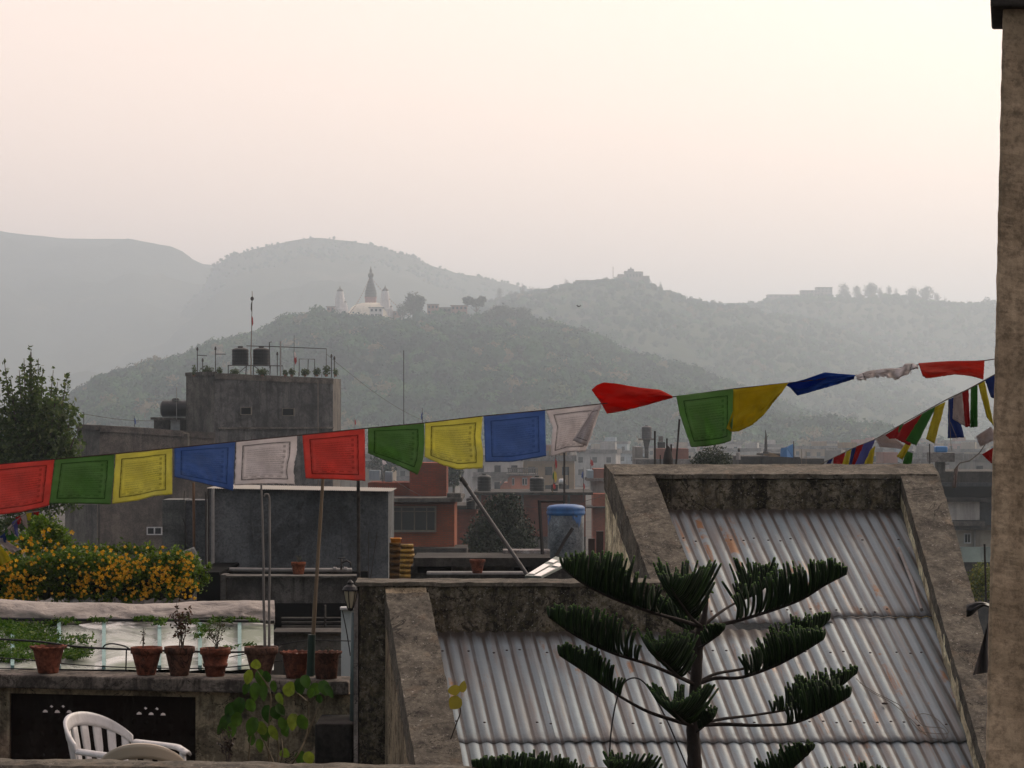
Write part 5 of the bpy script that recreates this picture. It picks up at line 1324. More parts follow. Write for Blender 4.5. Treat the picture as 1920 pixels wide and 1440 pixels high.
# black hoses and wires behind the pots
M_hose = plain('black_hose', (0.012, 0.012, 0.013), 0.5)
def hose(pts, r, label, name='hose', cat='hose', d_off=0.2, mat=None):
    P_ = [P(x, y, LD(x) + d_off) for x, y in pts]; out = []
    for i in range(len(P_) - 1):
        p0, p1, p2, p3 = P_[max(0, i - 1)], P_[i], P_[i + 1], P_[min(len(P_) - 1, i + 2)]
        for s_ in range(5):
            t = s_ / 5; out.append(0.5 * ((2 * p1) + (p2 - p0) * t + (2 * p0 - 5 * p1 + 4 * p2 - p3) * t * t + (3 * p1 - p0 - 3 * p2 + p3) * t ** 3))
    out.append(P_[-1]); m = MB(); m.tube(out, r, 6); return tag(m.build(name, mat or M_hose), label, cat)
hose([(-60, 1196), (60, 1202), (140, 1212), (200, 1216), (280, 1219), (340, 1221), (420, 1223), (470, 1222)], 0.0075, 'thick black hose running behind the pots')
hose([(192, 1216), (198, 1209), (212, 1207), (232, 1211), (242, 1216)], 0.005, 'short arching black hose between the first two pots')
hose([(-60, 1229), (60, 1238), (150, 1247), (250, 1252), (300, 1253), (380, 1253), (440, 1250), (520, 1240), (600, 1231), (640, 1232)], 0.004, 'thin black wire sagging low behind the pots', 'wire', 'wire')
hose([(-60, 1252), (100, 1255), (240, 1257)], 0.004, 'lowest black wire along the ledge at the left', 'wire', 'wire')
hose([(236, 1258), (237, 1218)], 0.005, 'upright black rod left of the reddish pot', 'rod', 'rod')
hose([(430, 1232), (470, 1224), (530, 1208), (580, 1201), (660, 1202)], 0.0035, 'thin wire rising to the right behind the wavy-rimmed pots', 'wire', 'wire')
hose([(642, 1145), (650, 1185), (657, 1230)], 0.004, 'black wire hanging down the pale panel beside the lamp pole', 'wire', 'wire', 0.1)
# lamp
M_teal = paint('teal_grey_pipe', (0.07, 0.10, 0.10), 0.6, 0.2, 5)
la = thing('wall_lantern', P(662, 1350, 15.35), 'old black lantern with cream glass on a teal pipe beside the parapet corner', 'lamp')
m = MB(); m.tube([P(662, 1352, 15.35), P(665, 1148, 15.35)], 0.021, 12); m.build('pole', M_teal, la, True)
m = MB(); c = P(657, 1140, 15.3); q = 15.3 / F
m.lathe([(0, -2 * q), (7 * q, 0), (8 * q, 5 * q), (13 * q, 30 * q), (14 * q, 34 * q), (0, 34 * q)][:1] + [(0, -6 * q), (5 * q, -4 * q), (6 * q, 0)], c, 16)
m.lathe([(15 * q, 32 * q), (15.5 * q, 34 * q), (12 * q, 40 * q), (6 * q, 44 * q), (6 * q, 48 * q), (2 * q, 52 * q), (0, 53 * q)], c, 16)
for i in range(6):
    a = i * math.pi / 3 + 0.3; ca, sa = math.cos(a), math.sin(a)
    m.tube([c + Vector((ca * 5.5 * q, sa * 5.5 * q, 0)), c + Vector((ca * 10 * q, sa * 10 * q, 14 * q)), c + Vector((ca * 14 * q, sa * 14 * q, 33 * q))], 0.0032, 5)
m.build('frame', plain('black_iron', (0.010, 0.010, 0.011), 0.5), la)
m = MB(); m.lathe([(4.5 * q, 0), (9 * q, 14 * q), (12 * q, 32 * q)], c, 16); m.build('glass', plain('cream_glass', (0.32, 0.28, 0.2), 0.25), la, True)

# ------------------------------------------------------------------ plastic chairs
M_chair = paint('white_chair_plastic', (0.60, 0.585, 0.575), 0.42, 0.08, 9.0, dirt=(0.30, 0.26, 0.22), dirt_amt=0.45)
def chair(name, loc, rz, label, mat, s=1.0, sx=1.0):
    """monobloc garden chair: back is a curved slatted shell that flows into the arms"""
    t = thing(name, loc, label, 'chair', 'plastic garden chairs on the terrace'); M4 = Matrix.Translation(loc) @ Matrix.Rotation(rz, 4, 'Z') @ Matrix.Diagonal((s * sx, s * sx, s, 1))
    def W3(p): return M4 @ Vector(p)
    def shell(name, grid, th=0.012):
        m = MB(); nr, nc = len(grid), len(grid[0])
        for r_ in grid:
            for p in r_: m.v.append(tuple(W3(p)) if p is not None else (0, 0, 0))
        for i in range(nr - 1):
            for j in range(nc - 1):
                if None in (grid[i][j], grid[i][j + 1], grid[i + 1][j], grid[i + 1][j + 1]): continue
                m.f.append((i * nc + j, i * nc + j + 1, (i + 1) * nc + j + 1, (i + 1) * nc + j))
        o = m.build(name, mat, t, True); sd_ = o.modifiers.new('thick', 'SOLIDIFY'); sd_.thickness = th; sd_.offset = 0
        return o
    # back: angle phi from -80..80 deg round the seat; top edge falls towards the arms
    def backpt(phi, f):      # f 0 bottom .. 1 top
        top = 0.665 + 0.175 * max(0.0, math.cos(phi * 1.12)) ** 0.8
        bot = 0.42
        z = bot + (top - bot) * f
        rr = 0.245 + 0.055 * ((z - 0.42) / 0.42); rx = rr * 1.03
        return (rx * math.sin(phi), rr * math.cos(phi) * 0.92 + 0.02 + 0.11 * (z - 0.42), z)
    nphi = 61; phis = [-1.30 + 2.60 * i / (nphi - 1) for i in range(nphi)]
    # rim (top band)
    shell('back_rim', [[backpt(p, 0.84 + 0.18 * g_ / 4) for p in phis] for g_ in range(5)], 0.02)
    shell('back_foot', [[backpt(p, 0.0 + 0.10 * g_ / 2) for p in phis] for g_ in range(3)], 0.016)
    for k_ in range(8):
        pc = -1.12 + 2.24 * k_ / 7; w_ = 0.082
        shell('slat', [[backpt(pc + w_ * (j_ - 2) / 2 * (1.15 if g_ > 4 else 0.95), 0.08 + 0.78 * g_ / 8) for j_ in range(5)] for g_ in range(9)], 0.012)
    for sgn in (-1, 1):
        g0 = []
        for i in range(12):
            f = i / 11; y = 0.10 - 0.42 * f; z = 0.665 - 0.015 * f - 0.03 * max(0, f - 0.8) * 5; x0 = 0.265 + 0.01 * math.sin(f * 3)
            g0.append([(sgn * (x0 - 0.022), y, z - 0.008), (sgn * (x0 - 0.01), y, z + 0.006), (sgn * (x0 + 0.02), y, z + 0.008), (sgn * (x0 + 0.038), y, z - 0.012)])
        shell('arm', g0, 0.014)
        for yy, yl, nm_ in ((-0.28, -0.33, 'leg'), (0.17, 0.27, 'leg')):
            m = MB(); zt_ = 0.65 if yy < 0 else 0.44
            m.tube([W3((sgn * 0.27, yy, zt_)), W3((sgn * 0.265, yy - .01 if yy < 0 else yy, 0.42)), W3((sgn * 0.275, yl, 0.0))], [0.018, 0.024, 0.02], 8); m.build(nm_, mat, t, True)
    shell('seat', [[(x_, y_, 0.42 - 0.02 * math.cos(x_ * 5)) for x_ in [-0.235 + 0.47 * i / 8 for i in range(9)]] for y_ in [-0.27 + 0.49 * j_ / 8 for j_ in range(9)]], 0.012)
    return t
chair('plastic_chair', Vector((Xat(226, 14.6), 14.6, FZ + 0.03)), math.radians(60), 'white plastic armchair with slatted round back on the terrace', M_chair, 1.0, 0.92)
chair('plastic_chair', Vector((Xat(281, 13.45), 13.3, FZ + 0.075)), math.radians(183), 'beige curved chair back showing just above the bottom parapet', plain('beige_chair_plastic', (0.42, 0.36, 0.28), 0.4), 0.985, 0.8)
# ------------------------------------------------------------------ left terrace behind the pots: sheets, cover, flowering hedge
M_frp, n_f, l_f, b_f = nmat('wet_plastic_sheet')
v_f = coords(n_f, l_f, scale=(1, 0.6, 1))
q_f = noise(n_f, l_f, v_f, 2.2, 7, 0.7, 0.6)
l_f.new(ramp(n_f, l_f, q_f, [(0.42, (0.34, 0.36, 0.33)), (0.6, (0.15, 0.18, 0.13))]), b_f.inputs['Base Color'])
l_f.new(ramp(n_f, l_f, q_f, [(0.42, 0.14), (0.58, 0.75)]), b_f.inputs['Roughness']); b_f.inputs['Specular IOR Level'].default_value = 0.7
M_teals = paint('teal_bar', (0.16, 0.28, 0.27), 0.6, 0.15, 5)
gh = thing('glasshouse_roof', P(250, 1255, 17.3), 'low glossy sheet roof with teal bars reflecting the white sky behind the pots', 'roof')
gz0, gz1 = Zat(1256, 17.0), Zat(1164, 19.6)
def GP(px, f, h=0.0, lat=0.0):
    """point on the sheet roof: f 0 near edge .. 1 far edge"""
    d = 17.0 + 2.6 * f; return Vector((Xat(px, d) + lat, d, gz0 + (gz1 - gz0) * f + h))
edges = [-120, 25, 112, 196, 300, 376, 450, 514]
for i in range(len(edges) - 1):
    m = MB(); n_ = 6
    for j in range(n_ + 1):
        for kk in range(5):
            p = GP(edges[i] + (edges[i + 1] - edges[i]) * kk / 4, j / n_, 0.006 * math.sin(kk * 1.57) + R.uniform(-.002, .002)); m.v.append(tuple(p))
    for j in range(n_):
        for kk in range(4): m.f.append((j * 5 + kk, j * 5 + kk + 1, (j + 1) * 5 + kk + 1, (j + 1) * 5 + kk))
    m.build('sheet', M_frp, gh, True)
    if 0 < i:
        m = MB(); px = edges[i]; m.hexa([GP(px - 3.5, 0, 0.004), GP(px + 3.5, 0, 0.004), GP(px + 3.5, 1, 0.004), GP(px - 3.5, 1, 0.004)], [GP(px - 3.5, 0, 0.03), GP(px + 3.5, 0, 0.03), GP(px + 3.5, 1, 0.03), GP(px - 3.5, 1, 0.03)])
        m.build('bar', M_teals, gh)
m = MB(); m.tube([GP(-60, 0.9, 0.05), GP(150, 0.88, 0.045), GP(300, 0.86, 0.05), GP(515, 0.83, 0.05)], 0.012, 8); m.build('rail', M_hose, gh, True)
m = MB(); m.box(Xat(-100, 18.2), Xat(500, 18.2), 17.25, 19.5, ZC - 2.6, gz0 - 0.05); m.build('dark_base', M_openshade, gh)
m = MB(); m.hexa([(Xat(-80, 17), 16.72, ZC - 2.5), (Xat(505, 17), 16.72, ZC - 2.5), (Xat(505, 17), 16.74, ZC - 2.5), (Xat(-80, 17), 16.74, ZC - 2.5)], [(Xat(-80, 17), 17.05, gz0 - .03), (Xat(505, 17), 17.05, gz0 - .03), (Xat(505, 17), 17.07, gz0 - .03), (Xat(-80, 17), 17.07, gz0 - .03)]); m.build('hole_backing', plain('pale_backing', (0.8, 0.78, 0.76), 0.5), gh)  # pale sheet added behind the pierced screen to brighten its holes
# cloth cover rolled along the back
M_cover = plain('dirty_canvas', (0.42, 0.36, 0.32), 0.85, spec=0.1)
m_, n_c, l_c, b_c = nmat('creased_canvas')
v_ = coords(n_c, l_c)
c_ = ramp(n_c, l_c, noise(n_c, l_c, v_, 1.6, 6, 0.65, 0.5), [(0.3, (0.19, 0.165, 0.145)), (0.55, (0.32, 0.28, 0.25)), (0.75, (0.44, 0.40, 0.36))])
l_c.new(c_, b_c.inputs['Base Color']); b_c.inputs['Roughness'].default_value = 0.75; bump(n_c, l_c, b_c, noise(n_c, l_c, coords(n_c, l_c, scale=(1, 1, 2.5)), 5.0, 6, 0.6, 1.5), 0.7, 0.05)
M_canvas = m_
nx, ny = 160, 26; V = []
for i in range(nx + 1):
    px = -100 + 615 * i / nx
    for j in range(ny + 1):
        f = j / ny; a = math.pi * (0.02 + 1.0 * f)
        d0 = 19.35
        ytop, ybot = 1124 + 4 * math.sin(px / 130) + (px * 0.012), 1170 + 6 * math.sin(px / 90.0 + 1) + 3 * math.sin(px / 37.0) - (6 if px > 450 else 0) - (14 * max(0, (90 - px) / 190))
        y = ybot + (ytop - ybot) * (0.5 - 0.5 * math.cos(a))
        d = d0 - 0.16 * math.sin(a) + f * 0.35
        p = P(px, y, d); w = mnoise.fractal(Vector((p.x * 2.5, f * 2.2, 4.4)), 1.0, 2.1, 5)
        V.append((p.x, p.y - 0.05 * w, p.z + 0.02 * w))
Fc = [(i * (ny + 1) + j, (i + 1) * (ny + 1) + j, (i + 1) * (ny + 1) + j + 1, i * (ny + 1) + j + 1) for i in range(nx) for j in range(ny)]
tag(npmesh('canvas_cover', V, Fc, M_canvas, smooth=True), 'long creased grey-pink canvas cover lying behind the pots', 'cover')
# creeping herb over the sheets
def leafstuff(name, pts, n, leaf, mat, label, cat, seed, sc=(1, 1, 1), kind=None, parent=None):
    """leaves strewn around a list of (centre, radius)"""
    rg = np.random.default_rng(seed)
    C = np.array([tuple(p) for p, r in pts]); Rr = np.array([r for p, r in pts]); w = Rr ** 1.5 / (Rr ** 1.5).sum()
    wh = rg.choice(len(pts), n, p=w)
    c = C[wh] + rg.normal(size=(n, 3)) * Rr[wh][:, None] * 0.5 * np.array(sc)
    nrm = rg.normal(size=(n, 3)) + np.array([0, -0.3, 0.6]); nrm /= np.linalg.norm(nrm, axis=1)[:, None]
    a = np.cross(nrm, rg.normal(size=(n, 3))); a /= np.linalg.norm(a, axis=1)[:, None]; b_ = np.cross(nrm, a)
    s = leaf * (0.5 + rg.random((n, 1)))
    V = np.stack([c - a * s, c - b_ * s * 0.45, c + a * s, c + b_ * s * 0.45], axis=1).reshape(-1, 3)
    o = npmesh(name, V, np.arange(n * 4, dtype=np.int32).reshape(-1, 4), mat, parent)
    return tag(o, label, cat, kind=kind)
cr = []
rg = random.Random(77)
for i in range(60):
    px = rg.triangular(-60, 150, 20); f = rg.uniform(0.1, 0.95); cr.append((GP(px, f, 0.03), rg.uniform(0.06, 0.12)))
for i in range(34):
    px = rg.uniform(120, 480); f = rg.uniform(0.78, 0.9); cr.append((GP(px, f, 0.06), rg.uniform(0.02, 0.05)))
for i in range(10):
    cr.append((GP(rg.uniform(110, 165), rg.uniform(0.1, 0.4), 0.05), 0.06))
for px, f in ((380, 0.7), (385, 0.6), (372, 0.5), (430, 0.25), (468, 0.3), (300, 0.75)): cr.append((GP(px, f, 0.06), 0.05))
leafstuff('creeper', cr, 14000, 0.013, M_herb, 'fine green creeper spreading over the glossy sheets at the left', 'creeper', 501, (1, 1, 0.32))
# flowering hedge
M_hedge = leafmat('hedge_leaves', (0.045, 0.10, 0.010), (0.10, 0.18, 0.015), (0.20, 0.26, 0.025), 0.4, scale=2.5)
M_flower = leafmat('orange_petals', (0.58, 0.26, 0.012), (0.74, 0.40, 0.02), (0.80, 0.56, 0.05), 0.35, scale=6)
M_mound = leafmat('mound_leaves', (0.07, 0.14, 0.012), (0.13, 0.23, 0.02), (0.24, 0.30, 0.03), 0.35, scale=2.5)
dh = 24.0; q = dh / F
hd = thing('flowering_hedge', P(190, 1130, dh), 'long hedge hung with yellow-orange trumpet flowers', 'hedge')
core = MB(); hp = []
for px in range(-60, 372, 9):
    yt_ = 1046 + 7 * math.sin(px / 31.0) + (0 if px < 300 else (px - 300) * 0.18); yb_ = 1130 - (0 if px < 330 else (px - 330) * .9)
    for y in np.arange(yt_, yb_, 9):
        if y > 1078 and rg.random() < 0.62: continue
        hp.append((P(px + rg.uniform(-5, 5), y, dh + rg.uniform(-.15, .25)), 12 * q))
for px in range(120, 300, 9): hp.append((P(px, 1034 + rg.uniform(-6, 6), dh + 0.35), 13 * q))
o = leafstuff('foliage', hp, 15000, 0.021, M_hedge, None, None, 502, parent=hd)
o = leafstuff('foliage', [(P(px, y, dh + .2), r * q) for px, y, r in ((375, 1070, 12), (385, 1085, 9), (372, 1095, 12), (392, 1062, 6), (350, 1045, 12), (330, 1033, 9))], 900, 0.016, M_mound, None, None, 503, parent=hd)
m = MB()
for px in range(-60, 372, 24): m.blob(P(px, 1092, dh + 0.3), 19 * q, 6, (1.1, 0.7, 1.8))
m.build('inner_shade', plain('hedge_gap_shade', (0.016, 0.022, 0.010), 1.0), hd)  # dark blobs painted in as the shade between the leaves
def flowers(n, pick, size, parent, seed):
    rgf = random.Random(seed); vs, fs = [], []
    for i in range(n):
        c = pick(rgf); nn = Vector((rgf.uniform(-.8, .8), -1, rgf.uniform(-.8, .7))).normalized(); a = nn.orthogonal().normalized(); b_ = nn.cross(a); s_ = size * rgf.uniform(.6, 1.25)
        for k_ in range(5):
            t = k_ * 1.2566 + rgf.uniform(-.2, .2); d_ = a * math.cos(t) + b_ * math.sin(t); e_ = a * math.cos(t + 1.57) + b_ * math.sin(t + 1.57)
            b0 = len(vs); vs += [tuple(c), tuple(c + d_ * s_ * .6 + e_ * s_ * .36 + nn * s_ * .25), tuple(c + d_ * s_ + nn * s_ * .1), tuple(c + d_ * s_ * .6 - e_ * s_ * .36 + nn * s_ * .25)]; fs.append((b0, b0 + 1, b0 + 2, b0 + 3))
    m = MB(); m.v, m.f = vs, fs; o = m.build('flowers', M_flower, parent); o['kind'] = 'stuff'; return o
clus = [(rg.uniform(-50, 375), rg.uniform(1040, 1118)) for _ in range(34)] + [(rg.uniform(150, 372), rg.uniform(1030, 1116)) for _ in range(36)] + [(rg.choice([25, 60, 250, 340]) + rg.uniform(-22, 22), rg.uniform(1070, 1120)) for _ in range(22)]
def pick(rf):
    if rf.random() < 0.25: return P(rf.uniform(-50, 375), rf.uniform(1025 if True else 0, 1120), dh - 0.22 + rf.uniform(-.1, .1))
    cx, cy = rf.choice(clus); return P(cx + rf.gauss(0, 8), min(1124, cy + rf.gauss(0, 9)), dh - 0.22 + rf.uniform(-.1, .1))
flowers(620, pick, 0.019, hd, 504)
mo = thing('flowering_bush', P(90, 1050, dh + 1.2), 'bright green mounded bush with few yellow flowers behind the left end of the hedge', 'bush')
mp_ = [(P(x + rg.uniform(-8, 8), y + rg.uniform(-5, 5), dh + 1.2 + rg.uniform(-.2, .2)), 16 * q) for x, y in ((80, 985), (95, 995), (60, 1000), (110, 1005), (45, 1015), (80, 1015), (125, 1020), (30, 1035), (65, 1035), (100, 1035), (140, 1038), (20, 1050), (90, 1050), (130, 1052), (0, 1052), (-20, 1060), (70, 978))]
leafstuff('foliage', mp_, 6500, 0.020, M_mound, None, None, 505, parent=mo)
flowers(26, lambda rf: P(rf.uniform(15, 140), rf.uniform(990, 1050), dh + 0.75), 0.026, mo, 506)
# tree on the left
M_ltree = leafmat('poplar_leaves', (0.05, 0.085, 0.02), (0.095, 0.15, 0.04), (0.20, 0.24, 0.09), 0.5, scale=1.2)
dt_ = 62.0; q = dt_ / F
lt_ = thing('leafy_tree', P(60, 1000, dt_), 'tall leafy tree with upright sprays at the left edge', 'tree')
m = MB(); m.tube([Vector((Xat(60, dt_), dt_, 0)), P(62, 1000, dt_), P(58, 860, dt_), P(56, 760, dt_), P(58, 660, dt_)], [.25, .18, .12, .06, .015], 8)
sprays = [(58, 650), (36, 690), (8, 672), (-25, 700), (80, 690), (108, 712), (126, 700), (45, 668), (90, 735), (140, 752), (20, 705), (150, 790), (72, 668), (-50, 720), (100, 690), (62, 700), (30, 740), (120, 760)]
for i, (x, y) in enumerate(sprays):
    bx_, by_ = 60 + (x - 60) * 0.25, 900
    m.tube([P(bx_, by_, dt_), P(60 + (x - 60) * 0.7, (by_ + y) / 2 + 20, dt_ + (i % 5 - 2) * .25), P(x, y + 4, dt_ + (i % 5 - 2) * .3)], [.06, .03, .006], 5)
m.build('trunk', M_bark, lt_)
lob = []
for i, (x, y) in enumerate(sprays):
    dz = (i % 5 - 2) * .3
    for k_ in range(9):
        f = k_ / 8; yy = y + 4 + 150 * f; xx = x + (60 + (x - 60) * 0.75 - x) * f
        w_ = (4.0 + 24 * f ** 0.75); lob.append((P(xx, yy, dt_ + dz), (w_ * q, w_ * q, (9 + 8 * f) * q)))
for x, y, w_ in ((20, 860, 40), (70, 860, 50), (115, 860, 36), (-20, 870, 40), (50, 920, 50), (95, 930, 30), (10, 940, 40), (85, 975, 26), (40, 980, 36), (132, 830, 26), (128, 790, 22), (140, 775, 15), (110, 760, 26), (85, 770, 34), (55, 790, 40), (15, 790, 40), (0, 990, 40), (100, 955, 18), (110, 900, 28)):
    lob.append((P(x, y, dt_), (w_ * q, w_ * q, w_ * q)))
leafcrown('crown', lob, 15000, 0.060, M_ltree, lt_, 510, core=0.15, flat=0.3, aspect=0.55)

# ------------------------------------------------------------------ metal box, pipes, beam (about 45 m away)
M_boxm = concrete('painted_metal_box', (0.15, 0.162, 0.172), (0.09, 0.10, 0.11), 0.6, 0.5, rough=0.7)
M_boxl = concrete('pale_metal_box', (0.19, 0.20, 0.19), (0.10, 0.10, 0.10), 0.8, 0.5, rough=0.7)
M_roofw = plain('pale_roof_sheet', (0.22, 0.205, 0.19), 0.75, spec=0.5)
db = 45.0
mb_ = thing('metal_cabin', P(560, 1078, db), 'big blue-grey sheet metal water box with thin bright ribbed roof', 'cabin')
TL, TR = P(392, 916, db), P(728, 921, db + 0.3)
m = MB(); zb_ = Zat(1066, db)
m.hexa([(TL.x, TL.y, zb_ - 0.2), (TR.x, TR.y, zb_ - 0.2), (TR.x, TR.y + 2.2, zb_ - 0.2), (TL.x, TL.y + 2.2, zb_ - 0.2)], [TL, TR, TR + Vector((0, 2.2, 0)), TL + Vector((0, 2.2, 0))])
m.build('wall', M_boxm, mb_)
m = MB(); n_ = 260; rows = 6
for j in range(rows + 1):
    f = j / rows
    for i in range(n_ + 1):
        g_ = i / n_; x = TL.x - 0.04 + (TR.x - TL.x + 0.1) * g_; y = TL.y - 0.06 + f * 2.3; zt_ = TL.z + (TR.z - TL.z) * g_ + 0.008 + 0.012 * f * (1 - 0.9 * g_ ** 3)
        m.v.append((x, y, zt_ + 0.007 * math.sin(i * math.pi / 1.5)))
for j in range(rows):
    for i in range(n_): a = j * (n_ + 1) + i; m.f.append((a, a + 1, a + n_ + 2, a + n_ + 1))
o = m.build('roof', M_roofw, mb_); sd = o.modifiers.new('thick', 'SOLIDIFY'); sd.thickness = 0.006
for px in (386, 391, 399):
    m = MB(); m.tube([P(px, 1062, db - 0.15), P(px, 916 if px > 390 else 922, db - 0.15)], 0.018 if px != 399 else 0.03, 8); m.build('corner_post', M_greypipe if px == 399 else M_iron, mb_)
for px in (470, 560, 640, 705):
    m = MB(); m.box(Xat(px, db) - .004, Xat(px, db) + .004, db - 0.012 + 0.3 * (px - 392) / 336, db + 0.02 + 0.3 * (px - 392) / 336, zb_, Zat(926, db)); m.build('seam', M_boxm, mb_)
sb_ = thing('metal_cabinet', P(345, 1042, 47), 'narrow pale grey metal cabinet left of the big metal box', 'cabinet')
bpart(sb_, 'front', M_boxl, (305, 347, 937, 1060, 47, 1.0)); bpart(sb_, 'side', M_boxm, (347.5, 386, 938, 1060, 47.1, 0.9))
m = MB(); m.tube([P(343, 972, 46.9), P(347, 985, 46.9), P(352, 1020, 46.8)], 0.012, 6); m.build('handle', M_iron, sb_)
tag(stick('vent_pipe', [(363, 905), (364, 1050)], 2.6, 46.5, paint('brown_pipe', (0.16, 0.085, 0.045), 0.7), None, None, n=10), 'brown upright pipe between the pale cabinet and the metal box', 'pipe')
tag(stick('vent_pipe', [(345, 938), (346, 920)], 0.8, 46.9, M_iron, None, None), 'short dark rod on top of the pale cabinet', 'rod')
t = thing('tilted_panel', P(345, 1045, 44), 'tilted grey panel leaning at the end of the hedge', 'panel')
m = MB(); m.prism([P(322, 1044, 43.6), P(362, 1028, 43.9), P(370, 1044, 43.9), P(335, 1056, 43.6)], (0.0, 0.15, 0.02)); m.build('panel', M_boxl, t)
gp = thing('drain_pipe', P(500, 1068, 43.5), 'fat horizontal grey drain pipe with raised elbow under the metal box', 'pipe')
m = MB(); m.tube([P(374, 1048, 43.5), P(373, 1058, 43.5), P(378, 1066.5, 43.5), P(390, 1067.5, 43.5), P(520, 1069, 43.5), P(660, 1069, 43.5)], 0.036, 12); m.build('pipe', paint('grey_drain', (0.16, 0.155, 0.15), 0.6, 0.2, 3), gp, True)
for px in (388, 628, 648):
    m = MB(); m.tube([P(px - 3, 1067.7, 43.5), P(px + 3, 1067.8, 43.5)], 0.044, 12); m.build('collar', M_greypipe, gp)
tapo = thing('tap', P(642, 1060, 43.3), 'small dark garden tap standing on the drain pipe', 'tap')
m = MB(); m.tube([P(640, 1068, 43.3), P(640, 1048, 43.3)], 0.018, 8); m.tube([P(633, 1047, 43.3), P(647, 1046, 43.3)], 0.012, 6); m.tube([P(640, 1056, 43.3), P(650, 1051, 43.3), P(657, 1055, 43.3), P(658, 1062, 43.3)], 0.016, 8); m.tube([P(628, 1062, 43.3), P(640, 1060, 43.3)], 0.01, 6); m.build('body', M_iron, tapo, True)
bm_ = thing('concrete_beam', P(540, 1130, 41.5), 'stained concrete beam and parapet over a dark opening behind the pots', 'beam')
bpart(bm_, 'beam', concrete('beam_concrete', (0.15, 0.14, 0.13), (0.05, 0.047, 0.045), 0.9, 0.7), (425, 672, 1083, 1131, 41.5, .4))
bpart(bm_, 'pillar', M_midconc, (414, 424, 1078, 1140, 41.4, 0.5)); bpart(bm_, 'lip', M_midconc, (424, 672, 1080, 1083, 41.4, .55))
bpart(bm_, 'recess_shade', M_openshade, (370, 414, 1070, 1190, 42.5, 3), (424, 675, 1131, 1215, 43.5, 3), (370, 412, 1073, 1078, 42, 3), (376, 690, 1072, 1100, 44.2, .3))  # solid black boxes painted in for the shade around beam and pipe
t = thing('low_wall', P(575, 1262, 24), 'dark grey low wall behind the two wavy-rimmed pots', 'wall'); bpart(t, 'wall', M_midconc, (512, 645, 1188, 1300, 24, 0.3)); bpart(t, 'coping', M_darkconc, (510, 647, 1185, 1188, 23.9, 0.5))
t = thing('shutter_panel', P(565, 1180, 30), 'dark slatted shutter in the opening behind the bamboo pole', 'shutter')
bpart(t, 'slat', M_darkconc, *[(528, 640, 1158 + 8 * i, 1161 + 8 * i, 33, 0.1) for i in range(4)]); bpart(t, 'frame', M_darkconc, (608, 611, 1135, 1185, 33, 0.1))
t = thing('door_panel', P(652, 1262, 21), 'tall bluish white door panel behind the lamp pole', 'panel'); bpart(t, 'panel', paint('bluish_white_paint', (0.36, 0.41, 0.42), 0.6, 0.15, 2, dirt_amt=0.3), (640, 672, 1143, 1290, 21, 0.08)); bpart(t, 'frame', M_wframe, (638, 673, 1139, 1143, 20.95, 0.12))
# things on the beam and wall line
pot(560, 1054, 1084, 14, 9, 41.9, 'small orange pot with dry sprigs on the beam before the metal box', concrete('orange_terracotta', (0.33, 0.10, 0.045), (0.12, 0.05, 0.03), 7, 0.3), group=None)
twigs('dry_stick_plant', P(560, 1056, 41.92), 7, 0.12, 0.06, 'tuft of dry sprigs in the small orange pot', 'plant', M_wisp, 40, 0.02, 405)
for x0, x1, lb in ((691, 691, 'upright thin black rod before the right end of the metal box'), (694, 707, 'slanting thin black rod before the right end of the metal box')):
    tag(stick('rod', [(x0, 1090), (x1, 998)], 0.9, 33, M_iron, None, None), lb, 'rod')
M_yel = concrete('yellow_fibre_sheet', (0.42, 0.25, 0.045), (0.14, 0.08, 0.03), 1.2, 0.6, rough=0.6)
yt = thing('corrugated_sheet', P(755, 1080, 40), 'stack of yellow corrugated sheets beside the metal box', 'roofing sheet')
m = MB(); n_ = 72; q = 40 / F
for i in range(n_ + 1):
    f = i / n_; y = 1021 + 62 * f; dd_ = 40 - 0.035 * math.sin(f * 2 * math.pi * 6.5) - 0.25 * f
    for x in (751 - 2 * f, 758, 765, 775 + 7 * f): m.v.append(tuple(P(x, y, dd_)))
for i in range(n_):
    for j in range(3): m.f.append((i * 4 + j, i * 4 + j + 1, (i + 1) * 4 + j + 1, (i + 1) * 4 + j))
o = m.build('front_sheet', M_yel, yt, True); sd = o.modifiers.new('thick', 'SOLIDIFY'); sd.thickness = 0.01
m = MB()
for i in range(n_ + 1):
    f = i / n_; y = 1018 + 66 * f; dd_ = 40.5 - 0.03 * math.sin(f * 2 * math.pi * 5.5 + 1)
    for x in (730, 740, 752): m.v.append(tuple(P(x, y, dd_)))
for i in range(n_):
    for j in range(2): m.f.append((i * 3 + j, i * 3 + j + 1, (i + 1) * 3 + j + 1, (i + 1) * 3 + j))
o = m.build('rear_sheet', concrete('brown_fibre_sheet', (0.24, 0.12, 0.03), (0.09, 0.05, 0.02), 1.2, 0.6), yt, True); sd = o.modifiers.new('thick', 'SOLIDIFY'); sd.thickness = 0.01
t = thing('bucket', P(742, 1020, 41), 'orange plastic bucket behind the yellow corrugated sheets', 'bucket')
m = MB(); m.lathe([(0, 0), (0.075, 0), (0.088, 0.10), (0.094, 0.10), (0.094, 0.115), (0.08, 0.115), (0.07, 0.02)], P(742, 1022, 41), 20); m.build('body', plain('orange_plastic', (0.62, 0.22, 0.01), 0.45), t, True)
